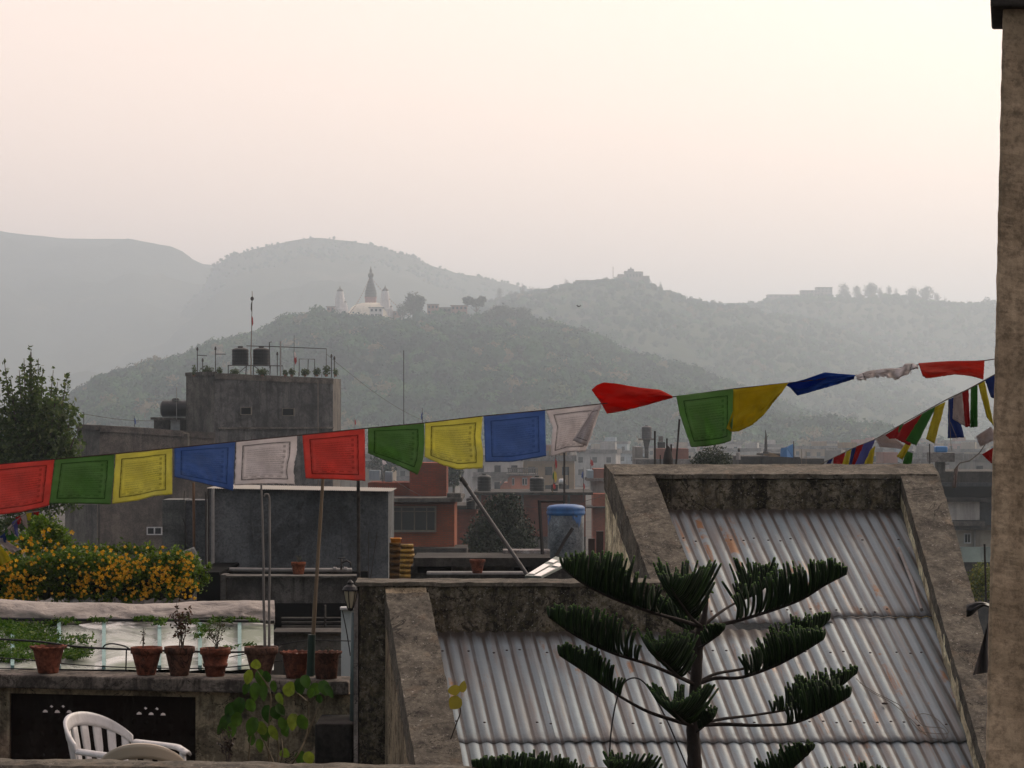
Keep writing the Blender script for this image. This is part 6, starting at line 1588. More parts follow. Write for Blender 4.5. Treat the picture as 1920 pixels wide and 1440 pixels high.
# wall line behind the lower parapet
tw_ = thing('rear_terrace', P(900, 1090, 36), 'dark stained terrace edge with slots behind the lower concrete parapet', 'terrace')
bpart(tw_, 'edge_beam', M_darkconc, (775, 1032, 1046, 1062, 36, 1.5), (1096, 1140, 1062, 1085, 36, 1.5)); bpart(tw_, 'wall', M_midconc, (770, 1140, 1062, 1300, 36.3, 1.2)); bpart(tw_, 'slot', M_openshade, (783, 846, 1063, 1074, 36.2, 0.2)); bpart(tw_, 'slot', M_openshade, (964, 990, 1064, 1073, 36.2, 0.2)); bpart(tw_, 'pipe_ledge', M_greypipe, (800, 985, 1073, 1077, 35.6, 0.3))
pot(895, 1049, 1075, 15, 9, 35.2, 'small red pot standing behind the lower parapet', M_terra[0], group=None)
wb = bpart(None, 'white_box', concrete('pale_board', (0.50, 0.47, 0.45), (0.28, 0.20, 0.16), 1.2, 0.5), (943, 1031, 1032, 1048, 37.2, 0.5)); tag(wb, 'long whitish board on the terrace edge left of the blue-lidded drum', 'board')
tag(stick('leaning_pipe', [(864, 895), (990, 1080)], 3.6, 34, paint('dull_steel_pipe', (0.10, 0.095, 0.095), 0.5, 0.3, 4, metal=0.3), None, None, n=12), 'thick grey pipe leaning diagonally behind the lower parapet', 'pipe')
m = MB(); a, b_ = P(864, 895, 34), P(875, 911, 34); m.tube([a, b_], 4.2 * 34 / F, 12); tag(m.build('pipe_sleeve', M_iron), 'dark sleeve over the top of the leaning pipe', 'pipe')
fr = thing('angle_frame', P(1018, 1052, 37), 'dark angle-iron frame beside the blue-lidded drum', 'frame')
stick('upright', [(1011, 938), (1014, 990), (1018, 1056)], 3.6, 37, M_iron, None, None, fr); stick('arm', [(1009, 940), (1056, 940)], 2.6, 37, M_iron, None, None, fr)
dr = thing('drum', P(1061, 1075, 38), 'tall dented grey drum with a blue domed lid and paint drips', 'drum')
q = 38 / F; c = P(1061, 1085, 38); m = MB()
zz = lambda y: (1085 - y) * q
m.lathe([(0, 0), (34 * q, 0), (34 * q, zz(1040)), (33.4 * q, zz(1036)), (34 * q, zz(1032)), (34 * q, zz(1000)), (33.6 * q, zz(997)), (34 * q, zz(994)), (34 * q, zz(966)), (32 * q, zz(966))], c, 40)
m.build('body', concrete('drum_paint', (0.24, 0.27, 0.29), (0.12, 0.15, 0.18), 2.0, 0.5, rough=0.6), dr, True)
M_lid = paint('blue_lid_paint', (0.035, 0.12, 0.30), 0.5, 0.3, 8)
m = MB(); m.lathe([(33 * q, zz(967)), (36 * q, zz(964)), (36.5 * q, zz(960)), (35 * q, zz(957)), (36 * q, zz(955)), (35 * q, zz(951)), (31 * q, zz(948)), (18 * q, zz(946)), (0, zz(945))], c, 40); m.build('lid', M_lid, dr, True)
m = MB()
for ax_, w0, y1 in ((20, 8, 982), (24, 3, 990), (-33, 3, 986), (13, 2, 976), (27, 2, 984), (-30, 2, 978)):
    aa = ax_ / 34.5; th = math.asin(max(-.97, min(.97, aa)))
    def cp_(a, y): return c + Vector((34.6 * q * math.sin(a), -34.6 * q * math.cos(a), zz(y)))
    e_ = w0 / 34.5 / max(.3, math.cos(th)); m.prism([cp_(th - e_, 965), cp_(th + e_, 965), cp_(th + e_ * .5, 965 + (y1 - 965) * .55), cp_(th, y1), cp_(th - e_ * .5, 965 + (y1 - 965) * .5)], (0, -0.002, 0))
m.build('paint_drip', M_lid, dr)
tag(stick('slanted_bar', [(1038, 1052), (1058, 1014), (1074, 990)], 3.6, 37.2, M_iron, None, None), 'broken dark bar slanting across the front of the drum', 'bar')
for x0, x1, y0, lb, d_ in ((1103, 1115, 1010, 'dark brown post stub right of the drum', 35.5), (1118, 1131, 996, 'taller dark post stub against the cream parapet side', 35.8)):
    o = bpart(None, 'post_stub', paint('dark_brown_post', (0.045, 0.03, 0.025), 0.8), (x0, x1, y0, 1090, d_, 0.1)); tag(o, lb, 'post')
# tilted rack, its strips painted white for the sky's reflection
tr_ = thing('glass_rack', P(1030, 1080, 27), 'tilted grey rack holding four glass strips painted white as sky reflection', 'rack')
def RK(u, v, h=0): # u along the long side, v across
    a = P(984, 1079, 26.0); b_ = P(1042, 1043, 27.6); c2 = P(1015, 1081, 25.9); e_ = P(1073, 1052, 27.5)
    p = a.lerp(b_, u).lerp(c2.lerp(e_, u), v); return p + Vector((0, -0.003, 0.008)) * h
m = MB(); m.hexa([RK(0, 0, -3), RK(0, 1, -3), RK(1, 1, -3), RK(1, 0, -3)], [RK(0, 0), RK(0, 1), RK(1, 1), RK(1, 0)]); m.build('board', paint('grey_green_board', (0.13, 0.155, 0.14), 0.6), tr_)
M_gl = plain('sky_reflection_white', (0.80, 0.74, 0.70), 0.15, spec=0.8)  # white sky reflection is put into the strip colour
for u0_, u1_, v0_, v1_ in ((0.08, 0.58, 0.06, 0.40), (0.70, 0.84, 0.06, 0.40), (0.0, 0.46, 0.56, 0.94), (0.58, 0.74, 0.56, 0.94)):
    m = MB(); m.hexa([RK(u0_, v0_, .1), RK(u0_, v1_, .1), RK(u1_, v1_, .1), RK(u1_, v0_, .1)], [RK(u0_, v0_, .8), RK(u0_, v1_, .8), RK(u1_, v1_, .8), RK(u1_, v0_, .8)]); m.build('reflection_strip', M_gl, tr_)
# right gap: dark rag, stick and grey cloth
t = thing('dark_rag', P(1835, 1140, 12.5), 'black rag draped on a stick beside the cream post', 'rag')
q = 12.5 / F; V = []
for i in range(15):
    for j in range(11):
        f, g_ = i / 14, j / 10; x = 1812 + 48 * f; y = 1134 - 6 * math.sin(f * 3) + (16 + 8 * math.sin(f * 5 + 1)) * g_
        V.append(tuple(P(x, y, 12.5 - 0.03 * math.sin(g_ * 3.1) + 0.02 * mnoise.noise(Vector((f * 4, g_ * 4, 1))))))
npmesh('cloth', V, [(i * 11 + j, (i + 1) * 11 + j, (i + 1) * 11 + j + 1, i * 11 + j + 1) for i in range(14) for j in range(10)], M_tankblack, t, True)
tag(stick('iron_bar', [(1846, 1020), (1849, 1130)], 2.0, 12.7, M_iron, None, None), 'dark upright bar hugging the cream post above the rag', 'iron bar')
V = []
for i in range(13):
    for j in range(17):
        f, g_ = i / 12, j / 16; x = 1858 - 34 * f * (0.2 + 0.8 * g_); y = 1165 + 95 * g_ + 6 * f
        V.append(tuple(P(x, y, 12.6 + 0.03 * math.sin(f * 9 + g_ * 3))))
o = npmesh('grey_cloth', V, [(i * 17 + j, (i + 1) * 17 + j, (i + 1) * 17 + j + 1, i * 17 + j + 1) for i in range(12) for j in range(16)], plain('grey_cloth', (0.085, 0.075, 0.07), 0.9), smooth=True)
tag(o, 'hanging grey-brown cloth against the cream post over the right parapet', 'cloth')
# ------------------------------------------------------------------ prayer flags
def flagmat(name, col, ink=0.55, inkcol=None, trans=0.6):
    m, n, l, b = nmat('flag_cloth_' + name)
    uv = n.new('ShaderNodeTexCoord').outputs['UV']
    sep = n.new('ShaderNodeSeparateXYZ'); l.new(uv, sep.inputs[0]); U, V_ = sep.outputs[0], sep.outputs[1]
    wob = math_(n, l, 'MULTIPLY', math_(n, l, 'SUBTRACT', noise(n, l, uv, 5.0, 3, 0.6), 0.5), 0.03)
    du = math_(n, l, 'MINIMUM', U, math_(n, l, 'SUBTRACT', 1.0, U)); dv = math_(n, l, 'MINIMUM', V_, math_(n, l, 'SUBTRACT', 1.0, V_))
    d = math_(n, l, 'ADD', math_(n, l, 'MINIMUM', du, dv), wob)
    line = math_(n, l, 'LESS_THAN', math_(n, l, 'ABSOLUTE', math_(n, l, 'SUBTRACT', d, 0.115)), 0.011)
    line2 = math_(n, l, 'MULTIPLY', math_(n, l, 'LESS_THAN', math_(n, l, 'ABSOLUTE', math_(n, l, 'SUBTRACT', d, 0.14)), 0.004), 0.5)
    line = math_(n, l, 'MAXIMUM', line, line2)
    line = math_(n, l, 'MULTIPLY', line, ramp(n, l, noise(n, l, uv, 14, 4, 0.7), [(0.35, 0.6), (0.5, 1.0)]))
    inner = math_(n, l, 'GREATER_THAN', d, 0.185)
    # rows of small block-printed script
    rows = math_(n, l, 'GREATER_THAN', math_(n, l, 'SINE', math_(n, l, 'MULTIPLY', V_, 2 * math.pi * 21)), -0.25)
    mp = n.new('ShaderNodeMapping'); mp.inputs['Scale'].default_value = (70, 60, 1); l.new(uv, mp.inputs[0])
    gl = ramp(n, l, noise(n, l, mp.outputs[0], 1.0, 3, 0.8), [(0.46, 0.0), (0.52, 1.0)])
    txt = math_(n, l, 'MULTIPLY', math_(n, l, 'MULTIPLY', gl, rows), inner)
    txt = math_(n, l, 'MULTIPLY', txt, ramp(n, l, noise(n, l, uv, 3.0, 3, 0.6), [(0.3, 0.12), (0.65, 0.62)]))
    # column of seed marks at the right and a heading row at top and bottom
    colm = math_(n, l, 'LESS_THAN', math_(n, l, 'ABSOLUTE', math_(n, l, 'SUBTRACT', U, 0.80)), 0.022)
    colr = math_(n, l, 'GREATER_THAN', math_(n, l, 'SINE', math_(n, l, 'MULTIPLY', V_, 2 * math.pi * 9)), 0.25)
    botm = math_(n, l, 'LESS_THAN', math_(n, l, 'ABSOLUTE', math_(n, l, 'SUBTRACT', V_, 0.17)), 0.010)
    botr = math_(n, l, 'GREATER_THAN', math_(n, l, 'SINE', math_(n, l, 'MULTIPLY', U, 2 * math.pi * 7)), -0.2)
    inu = math_(n, l, 'GREATER_THAN', du, 0.15); inv = math_(n, l, 'GREATER_THAN', dv, 0.17)
    marks = math_(n, l, 'MAXIMUM', math_(n, l, 'MULTIPLY', math_(n, l, 'MULTIPLY', colm, colr), inv), math_(n, l, 'MULTIPLY', math_(n, l, 'MULTIPLY', botm, botr), inu))
    allink = math_(n, l, 'MULTIPLY', math_(n, l, 'MAXIMUM', math_(n, l, 'MAXIMUM', line, txt), math_(n, l, 'MULTIPLY', marks, 0.5)), ink)
    base = ramp(n, l, noise(n, l, uv, 2.5, 5, 0.6), [(0.3, [x * 0.82 for x in col]), (0.7, [min(1, x * 1.12) for x in col])])
    weave = ramp(n, l, noise(n, l, uv, 160, 2, 0.5), [(0.3, 0.86), (0.7, 1.0)])
    base = mixc(n, l, 1.0, base, weave, 'MULTIPLY')
    hem = math_(n, l, 'LESS_THAN', dv, 0.02)
    base = mixc(n, l, math_(n, l, 'MULTIPLY', hem, 0.35), base, [x * 0.4 for x in col])
    c = mixc(n, l, allink, base, inkcol or [x * 0.12 for x in col])
    l.new(c, b.inputs['Base Color']); b.inputs['Roughness'].default_value = 0.85; b.inputs['Specular IOR Level'].default_value = 0.12
    bump(n, l, b, noise(n, l, uv, 9.0, 5, 0.6, 0.6), 0.35, 0.01)
    tr = n.new('ShaderNodeBsdfTranslucent'); l.new(c, tr.inputs[0])
    mx = n.new('ShaderNodeMixShader'); mx.inputs[0].default_value = trans
    l.new(b.outputs[0], mx.inputs[1]); l.new(tr.outputs[0], mx.inputs[2]); l.new(mx.outputs[0], n['Material Output'].inputs[0])
    return m
FC = {'red': (0.72, 0.17, 0.14), 'green': (0.20, 0.35, 0.13), 'yellow': (0.76, 0.72, 0.22), 'blue': (0.18, 0.28, 0.53), 'white': (0.78, 0.74, 0.74)}
FM = {k_: flagmat(k_, v_, {'blue': 0.5, 'red': 0.7, 'green': 0.7, 'yellow': 0.75, 'white': 0.75}[k_]) for k_, v_ in FC.items()}
FM['plainred'] = flagmat('scarlet', (0.62, 0.035, 0.022), 0.04); FM['plainblue'] = flagmat('strong_blue', (0.022, 0.075, 0.32), 0.03); FM['salmon'] = flagmat('salmon', (0.60, 0.10, 0.07), 0.05)
FM['plainyellow'] = flagmat('plain_yellow', (0.50, 0.40, 0.025), 0.12)
def resample(pts, n):
    L = [0.0]
    for a, b_ in zip(pts, pts[1:]): L.append(L[-1] + math.dist(a, b_))
    out = []
    for i in range(n + 1):
        t = L[-1] * i / n
        for j in range(len(pts) - 1):
            if t <= L[j + 1] + 1e-9:
                f = (t - L[j]) / max(1e-9, L[j + 1] - L[j]); out.append((pts[j][0] + (pts[j + 1][0] - pts[j][0]) * f, pts[j][1] + (pts[j + 1][1] - pts[j][1]) * f)); break
    return out
def cloth(name, top, bot, d, mat, label, cat='prayer flag', group=None, left=None, right=None, amp=0.014, seed=0, nu=34, nv=26, d2=None, jag=0.5, parent=None, waves=2.0):
    """cloth between photo polylines top and bot (left to right), left/right optional side polylines (top to bottom)"""
    T, B = resample(top, nu), resample(bot, nu)
    Ls = resample(left or [top[0], bot[0]], nv); Rs = resample(right or [top[-1], bot[-1]], nv)
    V = []; UV = []
    for j in range(nv + 1):
        t = j / nv
        for i in range(nu + 1):
            s_ = i / nu
            x = (1 - t) * T[i][0] + t * B[i][0] + (1 - s_) * (Ls[j][0] - ((1 - t) * T[0][0] + t * B[0][0])) + s_ * (Rs[j][0] - ((1 - t) * T[-1][0] + t * B[-1][0]))
            y = (1 - t) * T[i][1] + t * B[i][1] + (1 - s_) * (Ls[j][1] - ((1 - t) * T[0][1] + t * B[0][1])) + s_ * (Rs[j][1] - ((1 - t) * T[-1][1] + t * B[-1][1]))
            if jag and (j == nv or (i in (0, nu) and j > 1)):
                y += jag * mnoise.noise(Vector((x * 0.9, seed, 2))) * 2; x += jag * mnoise.noise(Vector((seed, y * 0.9, 5))) * 1.2
            dd = d + ((d2 or d) - d) * s_
            w = mnoise.fractal(Vector((s_ * 2.2, t * 1.6, seed * 3.1)), 0.9, 2.0, 4)
            off = amp * t ** 0.7 * (math.sin(s_ * math.pi * waves + seed * 1.7 + t * 1.2) * 0.8 + w * 1.4)
            V.append(tuple(P(x, y, dd + off))); UV.append((s_, 1 - t))
    Fc = [(j * (nu + 1) + i, (j + 1) * (nu + 1) + i, (j + 1) * (nu + 1) + i + 1, j * (nu + 1) + i + 1) for j in range(nv) for i in range(nu)]
    o = npmesh(name, V, Fc, mat, parent, smooth=True)
    ul = o.data.uv_layers.new(name='UVMap'); li = np.empty(len(o.data.loops), dtype=np.int32); o.data.loops.foreach_get('vertex_index', li)
    ul.data.foreach_set('uv', np.asarray(UV, dtype=np.float32)[li].ravel())
    sd = o.modifiers.new('thick', 'SOLIDIFY'); sd.thickness = 0.0012; sd.offset = 0
    return tag(o, label, cat, group) if parent is None else o
GF = 'prayer flags on the long foreground string'
df = 9.8
cloth('prayer_flag', [(-18, 872), (40, 866), (102, 861)], [(-24, 968), (40, 960), (92, 948)], df, FM['red'], 'red prayer flag cut by the left edge of the photo', group=GF, seed=1)
cloth('prayer_flag', [(-132, 886), (-20, 873)], [(-134, 975), (-26, 966)], df, FM['white'], 'white prayer flag just outside the left edge', group=GF, seed=21)
cloth('prayer_flag', [(104, 861), (160, 856), (215, 852)], [(92, 944), (150, 944), (208, 946)], df - .01, FM['green'], 'leftmost green prayer flag in front of the lower concrete wing', group=GF, seed=2, right=[(215, 852), (213, 895), (208, 946)])
cloth('prayer_flag', [(217, 851), (270, 847), (323, 840)], [(210, 945), (260, 938), (290, 930), (323, 927)], df, FM['yellow'], 'leftmost yellow prayer flag over the concrete house corner', group=GF, seed=3)
cloth('prayer_flag', [(327, 840), (380, 834), (441, 828)], [(327, 894), (380, 906), (437, 920)], df, FM['blue'], 'skewed blue prayer flag left of the metal box corner', group=GF, seed=4, amp=0.02)
cloth('prayer_flag', [(443, 828), (500, 822), (557, 817)], [(440, 910), (500, 907), (552, 909)], df, FM['white'], 'white prayer flag with clear print above the metal box', group=GF, seed=5, jag=2.0, right=[(557, 817), (556, 850), (550, 880), (553, 909)])
cloth('prayer_flag', [(567, 816), (620, 811), (684, 803)], [(573, 897), (630, 899), (685, 902)], df, FM['red'], 'red prayer flag with dark printed border above the metal box', group=GF, seed=6)
cloth('prayer_flag', [(690, 803), (745, 798), (795, 793)], [(690, 850), (740, 870), (783, 890)], df, FM['green'], 'green prayer flag slanting to a point before the brick house', group=GF, seed=7, amp=0.022, right=[(795, 793), (796, 830), (793, 865), (783, 890)])
cloth('prayer_flag', [(797, 793), (850, 787), (905, 780)], [(796, 857), (830, 872), (858, 880), (905, 878)], df, FM['yellow'], 'middle yellow prayer flag above the leaning grey pipe', group=GF, seed=8, right=[(905, 780), (902, 820), (906, 850), (905, 878)])
cloth('prayer_flag', [(907, 781), (960, 776), (1022, 769)], [(910, 866), (960, 866), (1024, 855)], df, FM['blue'], 'square blue prayer flag right of the middle yellow one', group=GF, seed=9, amp=0.008)
w_ = cloth('prayer_flag', [(1024, 770), (1075, 764), (1128, 758)], [(1032, 857), (1060, 848), (1098, 846)], df, FM['white'], 'white prayer flag with a folded lower corner', group=GF, seed=10, amp=0.02, left=[(1024, 770), (1036, 802), (1034, 830), (1032, 857)], right=[(1128, 758), (1115, 800), (1098, 846)], jag=1.2)
cloth('fold', [(1112, 766), (1126, 760)], [(1074, 826), (1100, 836)], df - 0.035, FM['white'], None, parent=w_, seed=11, nu=10, nv=14, amp=0.012)
cloth('prayer_flag', [(1109, 731), (1119, 722), (1132, 717), (1154, 719), (1200, 727), (1238, 731), (1261, 743)], [(1128, 757), (1138, 776), (1170, 770), (1203, 762), (1261, 746)], df - .02, FM['plainred'], 'bright red prayer flag blown sideways above the string', group=GF, seed=12, amp=0.045, waves=1.3, nv=26)
cloth('prayer_flag', [(1268, 742), (1320, 736), (1376, 729)], [(1296, 839), (1330, 836), (1355, 832), (1371, 826)], df - .02, FM['green'], 'large green prayer flag hanging left of the bush behind the roof', group=GF, seed=13, amp=0.03, left=[(1268, 742), (1274, 775), (1284, 805), (1296, 839)], right=[(1376, 729), (1375, 780), (1371, 826)])
cloth('prayer_flag', [(1375, 730), (1425, 724), (1478, 718)], [(1370, 809), (1385, 809), (1410, 797), (1432, 778), (1452, 752)], df - .04, FM['plainyellow'], 'yellow prayer flag swinging right from the large green one', group=GF, seed=14, amp=0.035, left=[(1375, 730), (1374, 770), (1362, 804), (1370, 809)], right=[(1478, 718), (1466, 736), (1452, 752)])
cloth('prayer_flag', [(1472, 721), (1510, 711), (1546, 698), (1575, 701), (1603, 703)], [(1482, 727), (1495, 742), (1545, 728), (1601, 711)], df - .02, FM['plainblue'], 'blue prayer flag blown into a twisted roll on the long string', group=GF, seed=15, amp=0.045, waves=1.5)
cloth('prayer_flag', [(1604, 704), (1625, 696), (1660, 691), (1690, 690), (1697, 682), (1712, 681), (1722, 688)], [(1608, 713), (1635, 707), (1660, 705), (1682, 712), (1700, 701), (1710, 693), (1720, 691)], df - .03, FM['white'], 'torn white prayer flag shredded to a rope between blue and salmon', group=GF, seed=16, amp=0.05, jag=3.5, nu=60, nv=10, waves=7)
m = MB()
for i in range(26):
    x = R.uniform(1606, 1716); y = 697 - (x - 1606) * 0.1 + 6; pts = [(x, y)]
    for k_ in range(3): pts.append((pts[-1][0] + R.uniform(-4, 4), pts[-1][1] + R.uniform(-1, 6)))
    m.tube([P(a, b_, df - .04) for a, b_ in pts], 0.0009, 4)
tag(m.build('frayed_threads', M_cw), 'loose frayed threads of the torn white flag', 'threads', kind='stuff')
cloth('prayer_flag', [(1722, 681), (1780, 677), (1846, 676)], [(1730, 705), (1737, 710), (1790, 702), (1820, 705), (1844, 712)], df - .05, FM['salmon'], 'salmon red prayer flag rolled flat nearest the cream post', group=GF, seed=17, amp=0.03, waves=1.2)
rp = [(-160, 890), (0, 870), (103, 861), (216, 851), (325, 840), (442, 828), (562, 816), (687, 803), (796, 793), (906, 780), (1023, 769), (1128, 757), (1262, 744), (1376, 729), (1478, 718), (1604, 704), (1722, 684), (1846, 676), (1900, 668)]
m = MB(); m.tube([P(x, y, df - 0.012) for x, y in rp], 0.0022, 6); tag(m.build('flag_string', plain('dark_string', (0.05, 0.03, 0.025), 0.9)), 'long dark string carrying the large foreground prayer flags', 'string')
# second string, running from behind the roof towards the post
G2 = 'small bunting flags on the rising string at the right'
def d2_(px): return 24.0 - 11.0 * max(0, min(1, (px - 1550) / 310))
s2 = [(1535, 872), (1553, 863), (1600, 840), (1640, 824), (1688, 797), (1740, 768), (1777, 748), (1817, 729), (1857, 707), (1890, 690)]
m = MB(); m.tube([P(x, y, d2_(x)) for x, y in s2], 0.004, 6); tag(m.build('flag_string', M_wire), 'string of small bunting rising from behind the roof to the cream post', 'string')
def strip_flag(i, q_, colr, label, group=G2, amp=0.02, d=None, jag=1.0):
    tl, tr2, br, bl = q_
    cloth('bunting_flag', [tl, tr2], [bl, br], d or d2_((tl[0] + tr2[0]) / 2), FM2[colr], label, 'bunting flag', group, seed=40 + i, nu=10, nv=14, amp=amp, jag=jag)
FM2 = {'red': flagmat('bunting_red', (0.36, 0.03, 0.03), .2), 'green': flagmat('bunting_green', (0.07, 0.20, 0.05), .2), 'yellow': flagmat('bunting_yellow', (0.48, 0.42, 0.05), .2), 'blue': flagmat('bunting_blue', (0.04, 0.07, 0.22), .2), 'white': flagmat('bunting_white', (0.42, 0.37, 0.36), .3), 'lavender': flagmat('bunting_lavender', (0.13, 0.14, 0.34), .2)}
for i, (q_, c, lb) in enumerate([
    (((1553, 863), (1562, 858), (1558, 872), (1548, 872)), 'blue', 'tiny blue bunting flag at the far lower end of the rising string'),
    (((1563, 858), (1585, 848), (1580, 872), (1562, 873)), 'red', 'faded red bunting flag near the low end of the rising string'),
    (((1587, 847), (1596, 843), (1591, 874), (1578, 874)), 'yellow', 'first small yellow bunting flag from the low end'),
    (((1597, 842), (1607, 837), (1600, 874), (1591, 874)), 'blue', 'narrow navy bunting flag between yellow and red'),
    (((1606, 837), (1629, 828), (1606, 874), (1596, 874)), 'red', 'slanting dark red bunting flag left of the lavender one'),
    (((1620, 832), (1641, 824), (1622, 874), (1602, 874)), 'lavender', 'lavender bunting flag slanting over the parapet edge'),
    (((1633, 842), (1641, 836), (1636, 874), (1618, 874)), 'yellow', 'yellow bunting flag right of the lavender one'),
    (((1641, 824), (1668, 810), (1702, 843), (1650, 838)), 'white', 'white bunting flag blown under the dark red one'),
    (((1660, 816), (1689, 797), (1684, 822), (1668, 823)), 'red', 'short dark red bunting flag in the middle of the rising string'),
    (((1686, 799), (1694, 795), (1692, 812), (1684, 812)), 'green', 'tiny green bunting flag between the two red ones'),
    (((1694, 796), (1741, 769), (1706, 836), (1680, 823)), 'red', 'big translucent red bunting flag slanting down left'),
    (((1730, 775), (1756, 761), (1718, 836), (1698, 826)), 'green', 'long green bunting flag slanting down left'),
    (((1754, 762), (1773, 753), (1752, 832), (1736, 823)), 'yellow', 'long yellow bunting flag left of the gap in the string'),
    (((1700, 828), (1716, 820), (1692, 862), (1681, 856)), 'yellow', 'yellow bunting flag dangling onto the concrete corner'),
    (((1699, 845), (1712, 850), (1707, 884), (1692, 872)), 'green', 'green bunting flag lying on the parapet corner'),
    (((1778, 749), (1790, 744), (1808, 820), (1777, 822)), 'blue', 'blue bunting flag just right of the gap in the string'),
    (((1788, 744), (1804, 736), (1810, 800), (1786, 785)), 'white', 'grey-white bunting flag over the blue one'),
    (((1804, 736), (1816, 730), (1819, 800), (1810, 801)), 'red', 'narrow upright red bunting flag near the post'),
    (((1820, 728), (1833, 722), (1833, 800), (1819, 802)), 'green', 'upright green bunting flag near the post'),
    (((1834, 721), (1846, 714), (1864, 800), (1850, 782)), 'yellow', 'yellow bunting flag touching the cream post'),
    (((1847, 713), (1872, 700), (1872, 750), (1858, 745)), 'blue', 'dark blue bunting flag half hidden by the cream post')]):
    strip_flag(i, q_, c, lb)
m = MB(); m.tube([P(x, y, 13.5) for x, y in [(1782, 792), (1795, 824), (1785, 845)]][:2], 0.0015, 4); m.tube([P(x, y, 13.5) for x, y in [(1779, 752), (1781, 800), (1784, 845)]], 0.0015, 4)
tag(m.build('loose_thread', M_wire), 'loose thread hanging from the gap in the rising string', 'thread', kind='stuff')
G3 = 'small flags on the lowest string at the right edge'
m = MB(); m.tube([P(x, y, 13) for x, y in [(1900, 800), (1870, 812), (1848, 832), (1836, 850), (1818, 864), (1800, 868), (1790, 880), (1786, 915)]], 0.003, 5); tag(m.build('flag_string', M_wire), 'lowest knotted string hanging from the cream post', 'string')
strip_flag(30, ((1830, 818), (1858, 800), (1872, 822), (1838, 838)), 'white', 'pinkish white flag on the lowest string by the post', G3, d=12.9)
strip_flag(31, ((1841, 852), (1870, 835), (1872, 872), (1858, 868)), 'red', 'red flag corner on the lowest string by the post', G3, d=12.9)
strip_flag(32, ((1790, 878), (1797, 874), (1792, 914), (1787, 914)), 'white', 'thin white streamer at the loose end of the lowest string', G3, d=13)
# left string
G4 = 'small flags on the string falling past the left edge'
m = MB(); m.tube([P(x, y, 19 - 0.05 * x) for x, y in [(75, 958), (50, 962), (35, 972), (20, 990), (5, 1012), (-15, 1040)]], 0.003, 5); tag(m.build('flag_string', M_wire), 'string of small flags falling out of the left edge', 'string')
for i, (q_, c, lb) in enumerate([(((60, 958), (74, 958), (72, 967), (64, 964)), 'red', 'small red flag right below the large red flag'), (((48, 961), (60, 960), (57, 976), (50, 974)), 'yellow', 'small yellow flag on the left string'), (((38, 966), (50, 962), (52, 992), (44, 985)), 'white', 'small greyish white flag on the left string'), (((29, 970), (40, 966), (39, 982), (30, 985)), 'red', 'small dark red flag on the left string'), (((22, 980), (32, 972), (34, 1008), (26, 1000)), 'lavender', 'small violet flag on the left string'), (((14, 990), (24, 980), (28, 1000), (16, 1003)), 'white', 'small cream flag bunched on the left string'), (((8, 998), (18, 990), (33, 1012), (14, 1014)), 'green', 'small green flag on the left string'), (((0, 1006), (10, 998), (14, 1018), (2, 1016)), 'blue', 'small blue flag at the left edge'), (((-6, 1014), (4, 1008), (36, 1030), (24, 1038)), 'white', 'larger white flag blown right at the left edge'), (((-8, 1024), (0, 1020), (22, 1050), (2, 1060)), 'yellow', 'yellow-green flag lowest on the left string')]):
    strip_flag(60 + i, q_, c, lb, G4, d=18.5, amp=0.015)

# ------------------------------------------------------------------ Norfolk pine
M_pine = leafmat('pine_needles', (0.008, 0.020, 0.006), (0.014, 0.036, 0.009), (0.028, 0.06, 0.014), 0.05, rough=0.7, scale=8)
M_pinetip = leafmat('pine_tips', (0.05, 0.13, 0.015), (0.09, 0.19, 0.025), (0.13, 0.24, 0.04), 0.2, rough=0.6)
M_pbark = paint('pine_bark', (0.020, 0.014, 0.011), 0.9, 0.35, 14)
dn = 9.0
np_ = thing('norfolk_pine', (Xat(1300, dn), dn, 0), 'young Norfolk pine with rising rope-like green fronds before the tin roof', 'tree')
m = MB()
tp_ = [(1285, 5600), (1297, 2400), (1303, 1600), (1303, 1440), (1299, 1370), (1304, 1290), (1308, 1220), (1314, 1180), (1320, 1160), (1324, 1130), (1326, 1112)]
rr_ = [0.085, 0.05, 0.031, 0.026, 0.023, 0.021, 0.019, 0.017, 0.011, 0.008, 0.006]
tp_[0] = (1300, 720 + 14 / 9.0 * F + 80); full, fr_ = [], []
for i in range(len(tp_) - 1):
    for s_ in range(6):
        f = s_ / 6; p = P(*tp_[i], dn).lerp(P(*tp_[i + 1], dn), f); r_ = rr_[i] + (rr_[i + 1] - rr_[i]) * f
        full.append(p); fr_.append(r_ * (1 + 0.05 * math.sin(len(full) * 2.3)))
full.append(P(*tp_[-1], dn)); fr_.append(0.006)
m.tube(full, fr_, 12); m.build('trunk', M_pbark, np_, True)
m = MB(); m.tube([P(1326, 1114, dn), P(1328, 1110, dn), P(1334, 1109, dn), P(1338, 1112, dn)], [0.008, 0.007, 0.006, 0.003], 6); m.build('leader_tip', M_pinetip, np_)
prg = random.Random(99)
def bez(pts, n):
    out = []
    for i in range(len(pts) - 1):
        p0, p1, p2, p3 = pts[max(0, i - 1)], pts[i], pts[i + 1], pts[min(len(pts) - 1, i + 2)]
        for s_ in range(n):
            t = s_ / n; out.append(0.5 * ((2 * p1) + (p2 - p0) * t + (2 * p0 - 5 * p1 + 4 * p2 - p3) * t * t + (3 * p1 - p0 - 3 * p2 + p3) * t ** 3))
    out.append(pts[-1]); return out
